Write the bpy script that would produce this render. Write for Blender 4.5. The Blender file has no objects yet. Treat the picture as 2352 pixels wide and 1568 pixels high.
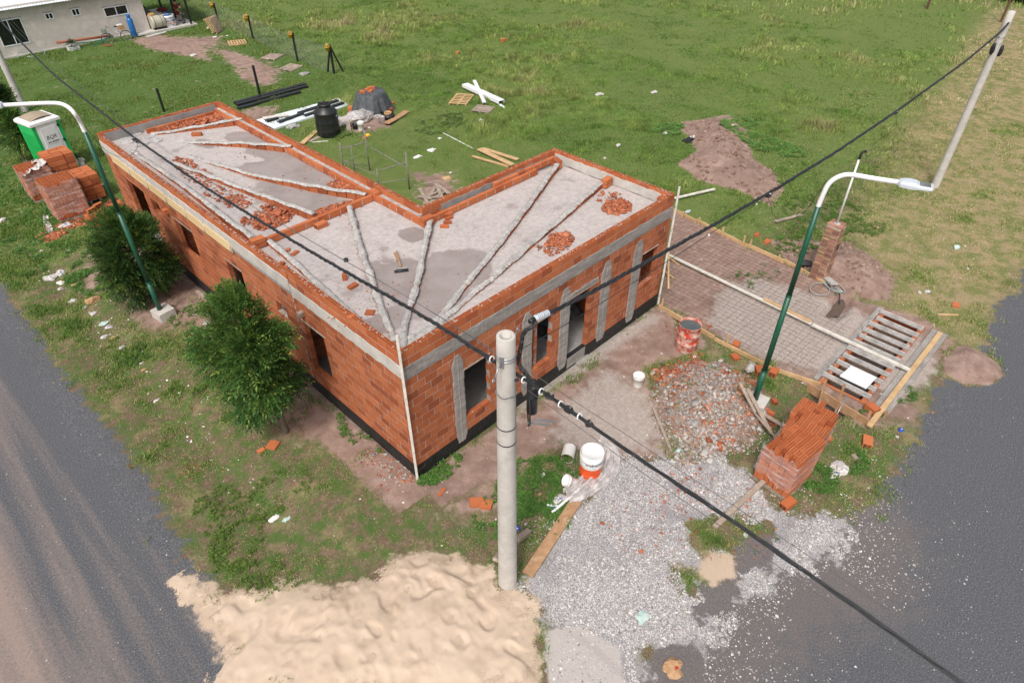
import bpy, math, random
import numpy as np
from mathutils import Vector, Matrix
from math import radians as RAD, pi as PI

# ---------------------------------------------------------------- camera, sky, sun
SC = bpy.context.scene
COL = SC.collection
CAM_C = np.array([-5.4141614, -8.3082303, 12.0061657])
YAW, PIT, ROL, FPX = RAD(45.6659406), RAD(39.3332768), RAD(0.0243996), 1502.96
_f = np.array([math.cos(PIT)*math.sin(YAW), math.cos(PIT)*math.cos(YAW), -math.sin(PIT)])
_r = np.array([math.cos(YAW), -math.sin(YAW), 0.0])
_u = np.cross(_r, _f)
_r, _u = math.cos(ROL)*_r+math.sin(ROL)*_u, -math.sin(ROL)*_r+math.cos(ROL)*_u
cam = bpy.data.objects.new('camera', bpy.data.cameras.new('camera'))
COL.objects.link(cam)
cam.matrix_world = Matrix(((_r[0], _u[0], -_f[0], CAM_C[0]), (_r[1], _u[1], -_f[1], CAM_C[1]),
                           (_r[2], _u[2], -_f[2], CAM_C[2]), (0, 0, 0, 1)))
cam.data.sensor_width = 36.0
cam.data.lens = FPX/2352*36
cam.data.clip_start = 0.1
cam.data.clip_end = 2000
SC.camera = cam

SUN_AZ, SUN_EL = math.atan2(-0.82, -0.42), RAD(54)
world = bpy.data.worlds.new('World')
SC.world = world
world.use_nodes = True
nt = world.node_tree
bg = nt.nodes['Background']
sky = nt.nodes.new('ShaderNodeTexSky')
sky.sky_type = 'NISHITA'
sky.sun_disc = False
sky.sun_elevation = SUN_EL
sky.sun_rotation = SUN_AZ
sky.air_density = 1.0
sky.dust_density = 6.0
sky.ozone_density = 1.0
hs = nt.nodes.new('ShaderNodeHueSaturation')
hs.inputs['Saturation'].default_value = 0.42
nt.links.new(sky.outputs[0], hs.inputs['Color'])
nt.links.new(hs.outputs[0], bg.inputs['Color'])
bg.inputs['Strength'].default_value = 0.125
sun = bpy.data.objects.new('sun', bpy.data.lights.new('sun', 'SUN'))
COL.objects.link(sun)
sun.data.energy = 1.6
sun.data.angle = RAD(9)
sun.data.color = (1.0, 0.955, 0.89)
_s = Vector((math.sin(SUN_AZ)*math.cos(SUN_EL), math.cos(SUN_AZ)*math.cos(SUN_EL), math.sin(SUN_EL)))
sun.rotation_euler = _s.to_track_quat('Z', 'Y').to_euler()
sun.location = (-20, -10, 30)
SC.view_settings.view_transform = 'Standard'
SC.view_settings.look = 'None'
SC.view_settings.exposure = 0.30
SC.view_settings.gamma = 1.0
SC.view_settings.use_curve_mapping = False

# ---------------------------------------------------------------- point helpers
def ray(px, py):
    return _f+(px-1176)/FPX*_r-(py-784)/FPX*_u

def G(px, py, z=0.0):
    """ground (or level z) point seen at a photo position given on a 2352 px wide copy"""
    d = ray(px, py)
    t = (z-CAM_C[2])/d[2]
    q = CAM_C+t*d
    return np.array([q[0], q[1], z])

rng = np.random.default_rng(7)
random.seed(7)

def _hash(ix, iy, seed):
    n = (ix.astype(np.int64)*374761393+iy.astype(np.int64)*668265263+seed*2147483647) & 0x7fffffff
    n = ((n ^ (n >> 13))*1274126177) & 0x7fffffff
    return ((n ^ (n >> 16)) & 0xffff)/65535.0

def vnoise(x, y, seed=0):
    x = np.asarray(x, float); y = np.asarray(y, float)
    ix = np.floor(x); iy = np.floor(y)
    fx = x-ix; fy = y-iy
    fx = fx*fx*(3-2*fx); fy = fy*fy*(3-2*fy)
    a = _hash(ix, iy, seed); b = _hash(ix+1, iy, seed); c = _hash(ix, iy+1, seed); d = _hash(ix+1, iy+1, seed)
    return (a*(1-fx)+b*fx)*(1-fy)+(c*(1-fx)+d*fx)*fy

def fbm(x, y, scale, seed=0, octv=4):
    s = 0; a = 1; t = 0
    x = np.asarray(x)/scale; y = np.asarray(y)/scale
    for o in range(octv):
        s = s+a*vnoise(x*2**o+o*17.3, y*2**o+o*9.1, seed+o); t += a; a *= .5
    return s/t

def sstep(a, b, v):
    t = np.clip((v-a)/(b-a), 0, 1)
    return t*t*(3-2*t)

def sdpoly(x, y, poly):
    """signed distance to polygon, positive inside"""
    P = np.asarray(poly, float)[:, :2]
    d = np.full(np.shape(x), 1e18); ins = np.zeros(np.shape(x), bool)
    n = len(P)
    for i in range(n):
        ax, ay = P[i]; bx, by = P[(i+1) % n]
        ex, ey = bx-ax, by-ay
        L = ex*ex+ey*ey+1e-12
        t = np.clip(((x-ax)*ex+(y-ay)*ey)/L, 0, 1)
        d = np.minimum(d, (x-ax-t*ex)**2+(y-ay-t*ey)**2)
        c = ((ay > y) != (by > y)) & (x < (bx-ax)*(y-ay)/((by-ay) if by != ay else 1e-9)+ax)
        ins ^= c
    return np.where(ins, 1, -1)*np.sqrt(d)

def GP(*pts):
    return [G(*p)[:2] for p in pts]

# ---------------------------------------------------------------- materials
MATS = {}
def newmat(name):
    m = bpy.data.materials.new(name); m.use_nodes = True
    MATS[name] = m
    return m, m.node_tree, m.node_tree.nodes, m.node_tree.links, m.node_tree.nodes['Principled BSDF']

def noise_node(nt, scale, detail=4, rough=.6, coord='Object'):
    tc = nt.nodes.new('ShaderNodeTexCoord')
    n = nt.nodes.new('ShaderNodeTexNoise')
    n.inputs['Scale'].default_value = scale; n.inputs['Detail'].default_value = detail
    n.inputs['Roughness'].default_value = rough
    if coord == 'World':
        ge = nt.nodes.new('ShaderNodeNewGeometry'); nt.links.new(ge.outputs['Position'], n.inputs['Vector'])
    else:
        nt.links.new(tc.outputs[coord], n.inputs['Vector'])
    return n

def ramp(nt, src, stops):
    r = nt.nodes.new('ShaderNodeValToRGB')
    nt.links.new(src, r.inputs[0])
    e = r.color_ramp.elements
    while len(e) < len(stops): e.new(.5)
    for k, (p, c) in zip(e, stops):
        k.position = p; k.color = (*c, 1) if len(c) == 3 else c
    return r

def mix(nt, fac, a, b, mode='MIX'):
    m = nt.nodes.new('ShaderNodeMix'); m.data_type = 'RGBA'; m.blend_type = mode
    for s, v in ((m.inputs['Factor'], fac), (m.inputs['A'], a), (m.inputs['B'], b)):
        if isinstance(v, (int, float)): s.default_value = v
        elif isinstance(v, tuple): s.default_value = (*v, 1)
        else: nt.links.new(v, s)
    return m.outputs['Result']

def mathn(nt, op, a, b=0.0, c=None, clamp=False):
    m = nt.nodes.new('ShaderNodeMath'); m.operation = op; m.use_clamp = clamp
    for i, v in enumerate((a, b, c)):
        if v is None: continue
        if isinstance(v, (int, float)): m.inputs[i].default_value = v
        else: nt.links.new(v, m.inputs[i])
    return m.outputs[0]

def mat(name, c1, c2=None, c3=None, scale=6, rough=.8, bump=0.0, bscale=40, metal=0.0, tint=0.0, spec=.3,
        stretch=None, coord='Object', alpha=None, trans=0.0, sheen=0, dirt=None):
    m, nt, N, L, P = newmat(name)
    c2 = c2 or tuple(v*.8 for v in c1)
    n = noise_node(nt, scale, coord=coord)
    if stretch:
        mp = nt.nodes.new('ShaderNodeMapping'); mp.inputs['Scale'].default_value = stretch
        src = n.inputs['Vector'].links[0].from_socket
        L.new(src, mp.inputs[0]); L.new(mp.outputs[0], n.inputs['Vector'])
    st = [(.35, c1), (.65, c2)] if not c3 else [(.32, c1), (.52, c2), (.72, c3)]
    col = ramp(nt, n.outputs[0], st).outputs[0]
    if tint:
        a = N.new('ShaderNodeAttribute'); a.attribute_name = 'tint'
        v = mathn(nt, 'MULTIPLY_ADD', a.outputs['Fac'], tint, 1-tint*.5)
        h = N.new('ShaderNodeHueSaturation'); L.new(col, h.inputs['Color']); L.new(v, h.inputs['Value'])
        col = h.outputs[0]
    if dirt:
        dn = noise_node(nt, dirt[1], 5, .65, coord)
        f = ramp(nt, dn.outputs[0], [(dirt[2], (0, 0, 0)), (dirt[2]+.12, (1, 1, 1))]).outputs[0]
        f = mathn(nt, 'MULTIPLY', f, dirt[3])
        col = mix(nt, f, col, dirt[0])
    L.new(col, P.inputs['Base Color'])
    P.inputs['Roughness'].default_value = rough; P.inputs['Metallic'].default_value = metal
    P.inputs['Specular IOR Level'].default_value = spec
    if alpha is not None: P.inputs['Alpha'].default_value = alpha
    if trans: P.inputs['Transmission Weight'].default_value = trans
    if bump:
        bn = noise_node(nt, bscale, 3, coord=coord)
        b = N.new('ShaderNodeBump'); b.inputs['Strength'].default_value = bump; b.inputs['Distance'].default_value = .02
        L.new(bn.outputs[0], b.inputs['Height']); L.new(b.outputs[0], P.inputs['Normal'])
    return m

def brick_material(name, ca, cb, cc, stain=(.20, .065, .028)):
    m, nt, N, L, P = newmat(name)
    a = N.new('ShaderNodeAttribute'); a.attribute_name = 'tint'
    col = ramp(nt, a.outputs['Fac'], [(0.0, cc), (.22, ca), (.6, cb), (1.0, ca)]).outputs[0]
    n = noise_node(nt, 3.2, 5, .62)
    col = mix(nt, mathn(nt, 'MULTIPLY', ramp(nt, n.outputs[0], [(.5, (0, 0, 0)), (.72, (1, 1, 1))]).outputs[0], .5), col, stain)
    n2 = noise_node(nt, 26, 4, .7)
    col = mix(nt, mathn(nt, 'MULTIPLY', n2.outputs[0], .5), col, (.62, .25, .12), 'SOFT_LIGHT')
    n3 = noise_node(nt, 9, 6, .75)
    col = mix(nt, mathn(nt, 'MULTIPLY', ramp(nt, n3.outputs[0], [(.64, (0, 0, 0)), (.7, (1, 1, 1))]).outputs[0], .45), col, (.50, .40, .34))
    L.new(col, P.inputs['Base Color']); P.inputs['Roughness'].default_value = .82
    P.inputs['Specular IOR Level'].default_value = .25
    b = N.new('ShaderNodeBump'); b.inputs['Strength'].default_value = .35; b.inputs['Distance'].default_value = .01
    L.new(n2.outputs[0], b.inputs['Height']); L.new(b.outputs[0], P.inputs['Normal'])
    return m

M_BRICK = brick_material('brick_clay', (.34, .115, .050), (.45, .175, .082), (.23, .078, .038))
M_BRICK2 = brick_material('brick_new', (.42, .138, .056), (.50, .19, .085), (.30, .096, .045), (.34, .1, .04))
M_HOLESHADE = mat('brick_hole_shade', (.06, .022, .014), rough=.95)  # near-black clay: shade inside the brick cells put into the colour
M_MORTAR = mat('mortar', (.46, .41, .38), (.35, .305, .275), (.22, .155, .12), scale=2.2, rough=.95, bump=.4, bscale=60, tint=.25)
M_MORTARW = mat('mortar_pale', (.50, .475, .455), (.38, .365, .35), (.28, .265, .25), scale=7, rough=.95, bump=.6, bscale=45, tint=.3)
M_CONC = mat('concrete', (.37, .34, .315), (.28, .26, .24), (.22, .205, .19), scale=2.5, rough=.92, bump=.35, bscale=30, tint=.2,
             stretch=(1, 1, 4), dirt=((.56, .54, .51), 9, .58, .5))
M_CONCG = mat('concrete_grey', (.33, .315, .30), (.25, .24, .235), scale=4, rough=.92, bump=.35, bscale=35, tint=.2)
M_CONCP = mat('concrete_pale', (.56, .53, .49), (.45, .425, .39), scale=3, rough=.9, bump=.2, bscale=30, tint=.15,
              dirt=((.40, .37, .33), 4, .58, .35))
M_BLACK = mat('tar_paint', (.012, .012, .013), (.03, .03, .03), scale=8, rough=.55, bump=.3, dirt=((.22, .2, .19), 11, .66, .5))
M_BLACKP = mat('black_plastic', (.014, .015, .017), (.022, .023, .025), rough=.42, spec=.5)
M_TARP = mat('dark_tarp', (.055, .063, .072), (.085, .093, .10), (.12, .125, .13), scale=5, rough=.62, spec=.3, bump=.25, bscale=14)
M_CABLE = mat('cable_black', (.018, .02, .023), (.03, .032, .036), rough=.45, spec=.5)
M_WIRE = mat('wire_grey', (.11, .11, .11), rough=.5)
M_STEEL = mat('galvanised', (.45, .46, .48), (.33, .34, .36), rough=.4, metal=.7)
M_RUST = mat('rusty_steel', (.16, .075, .045), (.09, .05, .035), scale=15, rough=.85)
M_SCAF = mat('scaffold_steel', (.10, .085, .08), (.28, .26, .25), (.16, .12, .1), scale=12, rough=.7)
M_PIT = mat('wood_new', (.60, .41, .22), (.47, .30, .15), scale=3, rough=.75, stretch=(1, 1, 1), tint=.25, bump=.2)
M_WOODG = mat('wood_weathered', (.42, .33, .26), (.30, .235, .19), (.5, .42, .34), scale=5, rough=.85, tint=.4, bump=.2)
M_PLANK = mat('wood_plank', (.47, .29, .165), (.36, .205, .11), (.53, .36, .22), scale=3.5, rough=.75, tint=.25, bump=.25,
              dirt=((.16, .09, .06), 7, .68, .6))
M_FORM = mat('formwork_board', (.74, .57, .33), (.62, .44, .23), scale=2.2, rough=.75, stretch=(1, .25, 6), bump=.1)
M_WHITE = mat('white_paint', (.86, .86, .85), (.78, .78, .77), scale=5, rough=.4, spec=.5)
M_WPLAST = mat('white_plastic', (.78, .77, .74), (.68, .66, .62), scale=6, rough=.45, spec=.4, dirt=((.42, .38, .33), 8, .60, .4))
M_BATTEN = mat('white_batten', (.72, .69, .62), (.55, .52, .46), scale=6, rough=.7)
M_GREEN = mat('green_paint', (.008, .075, .042), (.012, .095, .055), scale=3, rough=.38, spec=.5, dirt=((.13, .06, .03), 9, .70, .7))
M_TOIL = mat('green_toilet_plastic', (.02, .42, .10), (.03, .48, .13), scale=2, rough=.4, spec=.4)
M_RENDER = mat('cement_render_wall', (.60, .545, .50), (.50, .455, .42), (.64, .59, .55), scale=1.1, rough=.95, bump=.25, bscale=22,
               dirt=((.33, .30, .28), 1.7, .60, .35))
M_GLASS = mat('window_glass', (.008, .010, .010), (.014, .017, .017), scale=2, rough=.1, spec=.5)
M_ALU = mat('white_aluminium', (.72, .74, .76), (.66, .68, .70), rough=.45)
M_ZINC = mat('zinc_sheet', (.72, .77, .81), (.64, .69, .73), scale=2, rough=.45)
M_BLUE = mat('blue_paint', (.015, .12, .38), (.02, .15, .42), rough=.35, spec=.5)
M_ORANGE = mat('orange_plastic', (.72, .10, .018), (.62, .08, .015), rough=.35, spec=.5)
M_WATER = mat('muddy_water', (.13, .085, .062), (.10, .07, .05), rough=.06, spec=.5)
M_WATERG = mat('grey_water', (.10, .12, .125), rough=.05, spec=.5)
M_INK = mat('black_ink', (.015, .015, .02), rough=.6)
M_INKB = mat('navy_ink', (.02, .03, .12), rough=.6)
M_INKR = mat('red_ink', (.45, .03, .03), rough=.6)
M_TANKB = mat('beige_tank_paint', (.50, .47, .38), (.44, .41, .34), rough=.4)
M_YELLOW = mat('yellow_plastic', (.80, .48, .02), rough=.4)
M_PIPEO = mat('brown_pvc', (.36, .12, .06), (.30, .10, .055), rough=.45)
M_HOSEG = mat('green_hose', (.02, .16, .10), rough=.5)
M_HOSE = mat('grey_hose', (.36, .39, .37), (.28, .31, .30), rough=.5)
M_HOSEB = mat('navy_hose', (.02, .03, .10), rough=.4)
M_BAG = mat('plastic_bag_white', (.60, .57, .55), (.42, .39, .37), scale=12, rough=.4, spec=.5, bump=.3, bscale=25)
M_BAGG = mat('plastic_bag_green', (.40, .54, .50), (.5, .58, .55), rough=.4)
M_PAPER = mat('brown_paper', (.40, .24, .12), (.48, .30, .17), scale=9, rough=.8)
M_REDP = mat('red_print', (.42, .05, .04), rough=.6)
M_BLUEP = mat('blue_print', (.03, .09, .42), rough=.5)
M_STONE = mat('pale_stone', (.50, .47, .44), (.38, .36, .34), scale=9, rough=.9, bump=.3)
M_FOAM = mat('polystyrene', (.84, .85, .86), (.80, .81, .82), rough=.6)
M_SKIN = mat('skin', (.48, .27, .18), rough=.6)
M_HAIR = mat('dark_hair', (.02, .014, .01), rough=.7)
M_SHIRTR = mat('maroon_cloth', (.16, .03, .025), rough=.9)
M_SHIRTG = mat('green_cloth', (.06, .09, .03), rough=.9)
M_YCLOTH = mat('mustard_cloth', (.48, .27, .05), rough=.9)
M_JEANS = mat('grey_cloth', (.07, .08, .10), rough=.9)
M_PINK = mat('purple_frame_paint', (.20, .05, .12), rough=.4)
M_SILVER = mat('silver_frame_paint', (.55, .55, .56), rough=.35, metal=.4)
M_LAMP = mat('lamp_housing', (.55, .60, .64), (.50, .55, .60), rough=.4)
M_FLOWERP = mat('dry_flower', (.30, .14, .05), (.42, .3, .1), rough=.9)
M_BARK = mat('bark', (.20, .165, .13), (.13, .105, .08), scale=15, rough=.9, bump=.5)
M_SOILC = mat('soil_clod', (.23, .145, .105), (.16, .10, .075), rough=.98, tint=.4)

def film_material(name, col, cover, sc, rough=.22, streak=0):
    """thin crumpled plastic film: partly see-through, milky folds"""
    m, nt, N, L, P = newmat(name)
    tr = N.new('ShaderNodeBsdfTransparent'); ms = N.new('ShaderNodeMixShader')
    n = noise_node(nt, sc, 2.0 if streak else 5, .6)
    if streak:
        mp = N.new('ShaderNodeMapping'); mp.inputs['Scale'].default_value = (1, 1, streak); src = n.inputs['Vector'].links[0].from_socket; L.new(src, mp.inputs[0]); L.new(mp.outputs[0], n.inputs['Vector'])
    f = ramp(nt, n.outputs[0], [(.35, (cover*.5,)*3), (.55, (cover*.9,)*3), (.68, (min(1, cover*2.2),)*3)]).outputs[0]
    P.inputs['Base Color'].default_value = (*col, 1); P.inputs['Roughness'].default_value = rough
    P.inputs['Specular IOR Level'].default_value = .6
    b = N.new('ShaderNodeBump'); b.inputs['Strength'].default_value = .5; b.inputs['Distance'].default_value = .03
    L.new(n.outputs[0], b.inputs['Height']); L.new(b.outputs[0], P.inputs['Normal'])
    L.new(f, ms.inputs[0]); L.new(tr.outputs[0], ms.inputs[1]); L.new(P.outputs[0], ms.inputs[2])
    L.new(ms.outputs[0], N['Material Output'].inputs['Surface'])
    return m
M_FILM = film_material('wrap_film', (.86, .77, .75), .22, 2.4, .2, 5)
M_FILMW = film_material('plastic_sheet_film', (.62, .58, .57), .75, 6)
M_NET = film_material('fence_net', (.26, .29, .28), .16, 3, .8)

def leaf_material(name, trans=.35):
    m, nt, N, L, P = newmat(name)
    a = N.new('ShaderNodeAttribute'); a.attribute_name = 'col'
    L.new(a.outputs['Color'], P.inputs['Base Color'])
    P.inputs['Roughness'].default_value = .6; P.inputs['Specular IOR Level'].default_value = .25
    t = N.new('ShaderNodeBsdfTranslucent'); L.new(a.outputs['Color'], t.inputs['Color'])
    ms = N.new('ShaderNodeMixShader'); ms.inputs[0].default_value = trans
    L.new(P.outputs[0], ms.inputs[1]); L.new(t.outputs[0], ms.inputs[2])
    L.new(ms.outputs[0], N['Material Output'].inputs['Surface'])
    return m
M_LEAF = leaf_material('foliage')
M_GRASS = leaf_material('grass_blades', .3)
m, nt, N, L, P = newmat('loose_pieces')
a = N.new('ShaderNodeAttribute'); a.attribute_name = 'col'
L.new(a.outputs['Color'], P.inputs['Base Color']); P.inputs['Roughness'].default_value = .9
M_PIECES = m

# ---------------------------------------------------------------- mesh builder
class MB:
    def __init__(s): s.v = []; s.f = []; s.t = []; s.m = []; s.mats = []; s.sm = []
    def mi(s, mt):
        if mt is None: return 0
        if mt not in s.mats: s.mats.append(mt)
        return s.mats.index(mt)
    def add(s, vs, fs, mt=None, tint=None, smooth=False):
        o = len(s.v); s.v.extend([tuple(map(float, q)) for q in vs])
        k = s.mi(mt); t = random.random() if tint is None else tint
        for f in fs:
            s.f.append(tuple(i+o for i in f)); s.t.append(t); s.m.append(k); s.sm.append(smooth)
        return s
    def obox(s, c, ax, ay, az, sz, mt=None, tint=None, jit=0):
        """box centred at c with unit axes and full sizes"""
        c = np.array(c, float); A = [np.array(a, float) for a in (ax, ay, az)]
        vs = []
        for i in (-.5, .5):
            for j in (-.5, .5):
                for k in (-.5, .5):
                    q = c+A[0]*i*sz[0]+A[1]*j*sz[1]+A[2]*k*sz[2]
                    if jit: q = q+rng.uniform(-jit, jit, 3)
                    vs.append(q)
        return s.add(vs, [(0, 1, 3, 2), (4, 6, 7, 5), (0, 4, 5, 1), (2, 3, 7, 6), (0, 2, 6, 4), (1, 5, 7, 3)], mt, tint)
    def box(s, x0, x1, y0, y1, z0, z1, mt=None, tint=None, jit=0):
        return s.obox(((x0+x1)/2, (y0+y1)/2, (z0+z1)/2), (1, 0, 0), (0, 1, 0), (0, 0, 1), (x1-x0, y1-y0, z1-z0), mt, tint, jit)
    def rbox(s, c, sz, rz=0, rx=0, ry=0, mt=None, tint=None, jit=0):
        R = np.array(Matrix.Rotation(rz, 3, 'Z') @ Matrix.Rotation(ry, 3, 'Y') @ Matrix.Rotation(rx, 3, 'X'))
        return s.obox(c, R[:, 0], R[:, 1], R[:, 2], sz, mt, tint, jit)
    def beam(s, a, b, w, h, mt=None, tint=None, up=(0, 0, 1)):
        """rectangular bar from a to b, width w, height h"""
        a = np.array(a, float); b = np.array(b, float); d = b-a; L = np.linalg.norm(d); d = d/L
        u = np.array(up, float)
        if abs(d @ u) > .95: u = np.array((1., 0, 0))
        sd = np.cross(d, u); sd /= np.linalg.norm(sd); u = np.cross(sd, d)
        return s.obox((a+b)/2, d, sd, u, (L, w, h), mt, tint)
    def tube(s, pts, r, n=8, mt=None, tint=None, cap=True, smooth=True):
        pts = [np.array(q, float) for q in pts]; rs = r if hasattr(r, '__len__') else [r]*len(pts)
        vs = []; fs = []; nrm = None
        for i, q in enumerate(pts):
            d = pts[min(i+1, len(pts)-1)]-pts[max(i-1, 0)]
            d = d/(np.linalg.norm(d)+1e-12)
            if nrm is None:
                nrm = np.cross(d, (0, 0, 1) if abs(d[2]) < .9 else (1, 0, 0))
            nrm = nrm-d*(nrm @ d); nrm = nrm/(np.linalg.norm(nrm)+1e-12)
            b = np.cross(d, nrm)
            for k in range(n):
                a = 2*PI*k/n
                vs.append(q+rs[i]*(math.cos(a)*nrm+math.sin(a)*b))
        for i in range(len(pts)-1):
            for k in range(n):
                fs.append((i*n+k, i*n+(k+1) % n, (i+1)*n+(k+1) % n, (i+1)*n+k))
        s.add(vs, fs, mt, tint, smooth)
        if cap:
            m = len(pts)
            o = len(s.v)-len(vs)
            for f in (tuple(range(n-1, -1, -1)), tuple((m-1)*n+k for k in range(n))):
                s.f.append(tuple(i+o for i in f)); s.t.append(.5 if tint is None else tint); s.m.append(s.mi(mt)); s.sm.append(False)
        return s
    def lathe(s, c, prof, n=24, mt=None, tint=.5, smooth=True, close=True, wob=0):
        """prof: list of (radius, z)"""
        vs = []; fs = []
        for (r, z) in prof:
            for k in range(n):
                a = 2*PI*k/n; rr = r*(1+(wob*math.sin(3*a+z*9) if wob else 0))
                vs.append((c[0]+rr*math.cos(a), c[1]+rr*math.sin(a), c[2]+z))
        for i in range(len(prof)-1):
            for k in range(n):
                fs.append((i*n+k, i*n+(k+1) % n, (i+1)*n+(k+1) % n, (i+1)*n+k))
        s.add(vs, fs, mt, tint, smooth)
        return s
    def disc(s, c, r, n=24, mt=None, tint=.5, r2=None):
        vs = [(c[0]+r*math.cos(2*PI*k/n), c[1]+(r2 or r)*math.sin(2*PI*k/n), c[2]) for k in range(n)]
        return s.add(vs, [tuple(range(n))], mt, tint)
    def prism(s, poly, z0, z1, mt=None, tint=None):
        n = len(poly)
        vs = [(q[0], q[1], z0) for q in poly]+[(q[0], q[1], z1) for q in poly]
        fs = [tuple(range(n-1, -1, -1)), tuple(range(n, 2*n))]+[(i, (i+1) % n, n+(i+1) % n, n+i) for i in range(n)]
        return s.add(vs, fs, mt, tint)
    def build(s, name, mt=None, parent=None, base=None, mats=None):
        me = bpy.data.meshes.new(name)
        V = np.array(s.v, float)
        if parent is not None: off = world_of(parent)
        elif base is not None: off = np.array(base, float)
        else: off = np.array([(V[:, 0].min()+V[:, 0].max())/2, (V[:, 1].min()+V[:, 1].max())/2, V[:, 2].min()])
        me.from_pydata((V-off).tolist(), [], s.f)
        ml = s.mats or [mt]
        if s.mats and mt is not None and any(k is None for k in s.mats): ml = [k or mt for k in s.mats]
        for k in ml: me.materials.append(k)
        if len(ml) > 1: me.polygons.foreach_set('material_index', s.m)
        me.polygons.foreach_set('use_smooth', s.sm)
        at = me.attributes.new('tint', 'FLOAT', 'FACE'); at.data.foreach_set('value', s.t)
        me.update()
        o = bpy.data.objects.new(name, me); COL.objects.link(o)
        if parent is not None: o.parent = parent
        else: o.location = off
        return o

def world_of(o):
    p = np.zeros(3)
    while o is not None:
        p = p+np.array(o.location[:]); o = o.parent
    return p

def empty(name, loc, label=None, cat=None, group=None):
    o = bpy.data.objects.new(name, None); COL.objects.link(o); o.location = tuple(map(float, loc)); o.empty_display_size = .2
    tag(o, label, cat, group)
    return o

def tag(o, label=None, cat=None, group=None, kind=None):
    if label: o['label'] = label
    if cat: o['category'] = cat
    if group: o['group'] = group
    if kind: o['kind'] = kind
    return o

def copy_tree(o, parent=None):
    c = o.copy(); COL.objects.link(c)
    if parent is not None: c.parent = parent
    for ch in list(o.children): copy_tree(ch, c)
    return c

def place(o, loc, rz=0, rx=0, ry=0, sc=None):
    o.location = tuple(map(float, loc)); o.rotation_euler = (rx, ry, rz)
    if sc: o.scale = (sc,)*3 if not hasattr(sc, '__len__') else sc
    return o

def fast_mesh(name, V, F, col, material, attr='col'):
    """triangle mesh from arrays; col per vertex"""
    me = bpy.data.meshes.new(name)
    n = len(V); m = len(F)
    me.vertices.add(n); me.vertices.foreach_set('co', np.ascontiguousarray(V, np.float32).ravel())
    me.loops.add(m*3); me.loops.foreach_set('vertex_index', np.ascontiguousarray(F, np.int32).ravel())
    me.polygons.add(m); me.polygons.foreach_set('loop_start', np.arange(0, m*3, 3, dtype=np.int32))
    me.polygons.foreach_set('loop_total', np.full(m, 3, np.int32))
    me.update(calc_edges=True)
    if col is not None:
        at = me.attributes.new(attr, 'FLOAT_COLOR', 'POINT')
        c4 = np.ones((n, 4), np.float32); c4[:, :3] = col
        at.data.foreach_set('color', c4.ravel())
    me.materials.append(material)
    o = bpy.data.objects.new(name, me); COL.objects.link(o)
    return o

FONT = None
def text_mesh(name, body, size, M, material, parent, extrude=.001, shear=0, bold=0):
    """flat lettering as a mesh; M places local XY onto the surface (world matrix)"""
    cu = bpy.data.curves.new(name, 'FONT'); cu.body = body; cu.size = size; cu.align_x = 'CENTER'; cu.align_y = 'CENTER'
    cu.extrude = extrude; cu.shear = shear; cu.offset = bold; cu.resolution_u = 2
    tmp = bpy.data.objects.new(name, cu)
    me = bpy.data.meshes.new_from_object(tmp)
    bpy.data.objects.remove(tmp); bpy.data.curves.remove(cu)
    me.materials.clear(); me.materials.append(material)
    return me

def blob(mb, c, r, mt=None, tint=None, seed=0, n=7, rough=.25, flat=1.0):
    """irregular closed lump (stone, clod, crumpled thing)"""
    rs = np.random.default_rng(seed+101)
    vs = []; fs = []
    rr = (r, r, r) if not hasattr(r, '__len__') else r
    rings = max(3, n//2+1)
    vs.append((c[0], c[1], c[2]-rr[2]))
    for i in range(1, rings):
        ph = -PI/2+PI*i/rings
        for k in range(n):
            a = 2*PI*(k+.5*(i % 2))/n; j = 1+rs.uniform(-rough, rough)
            vs.append((c[0]+rr[0]*math.cos(ph)*math.cos(a)*j, c[1]+rr[1]*math.cos(ph)*math.sin(a)*j, c[2]+rr[2]*math.sin(ph)*j*flat))
    vs.append((c[0], c[1], c[2]+rr[2]*flat)); top = len(vs)-1
    for k in range(n): fs.append((0, 1+(k+1) % n, 1+k))
    for i in range(rings-2):
        for k in range(n):
            a0 = 1+i*n+k; a1 = 1+i*n+(k+1) % n; b0 = a0+n; b1 = a1+n
            fs.append((a0, a1, b1, b0))
    o = 1+(rings-2)*n
    for k in range(n): fs.append((o+k, o+(k+1) % n, top))
    mb.add(vs, fs, mt, tint)
    return mb
# ---------------------------------------------------------------- ground: regions and heights
P_SAND = GP((385, 1320), (440, 1312), (520, 1345), (640, 1345), (760, 1335), (860, 1320), (905, 1268), (965, 1258), (1060, 1272), (1130, 1298),
            (1150, 1345), (1205, 1345), (1245, 1440), (1268, 1620), (520, 1640), (475, 1480), (420, 1400))
P_SANDX = GP((1610, 1270), (1690, 1275), (1700, 1330), (1640, 1345), (1600, 1320))
P_GRAV = GP((1195, 1340), (1262, 1225), (1320, 1165), (1395, 1075), (1420, 1040), (1560, 1060), (1660, 1050), (1735, 1100), (1800, 1180),
            (1900, 1180), (1950, 1215), (1930, 1275), (1830, 1310), (1770, 1350), (1690, 1395), (1650, 1470), (1600, 1640), (1262, 1640), (1248, 1440))
P_GPATCH = [GP((1590, 1215), (1690, 1195), (1760, 1225), (1750, 1290), (1690, 1290), (1620, 1260)), GP((1610, 1340), (1680, 1335), (1660, 1400), (1610, 1400)), GP((1570, 1325), (1600, 1330), (1590, 1365)), GP((1500, 1515), (1600, 1500), (1620, 1560), (1560, 1600), (1510, 1570))]
P_FINE = GP((1250, 1450), (1330, 1440), (1420, 1490), (1450, 1640), (1262, 1640))
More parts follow.
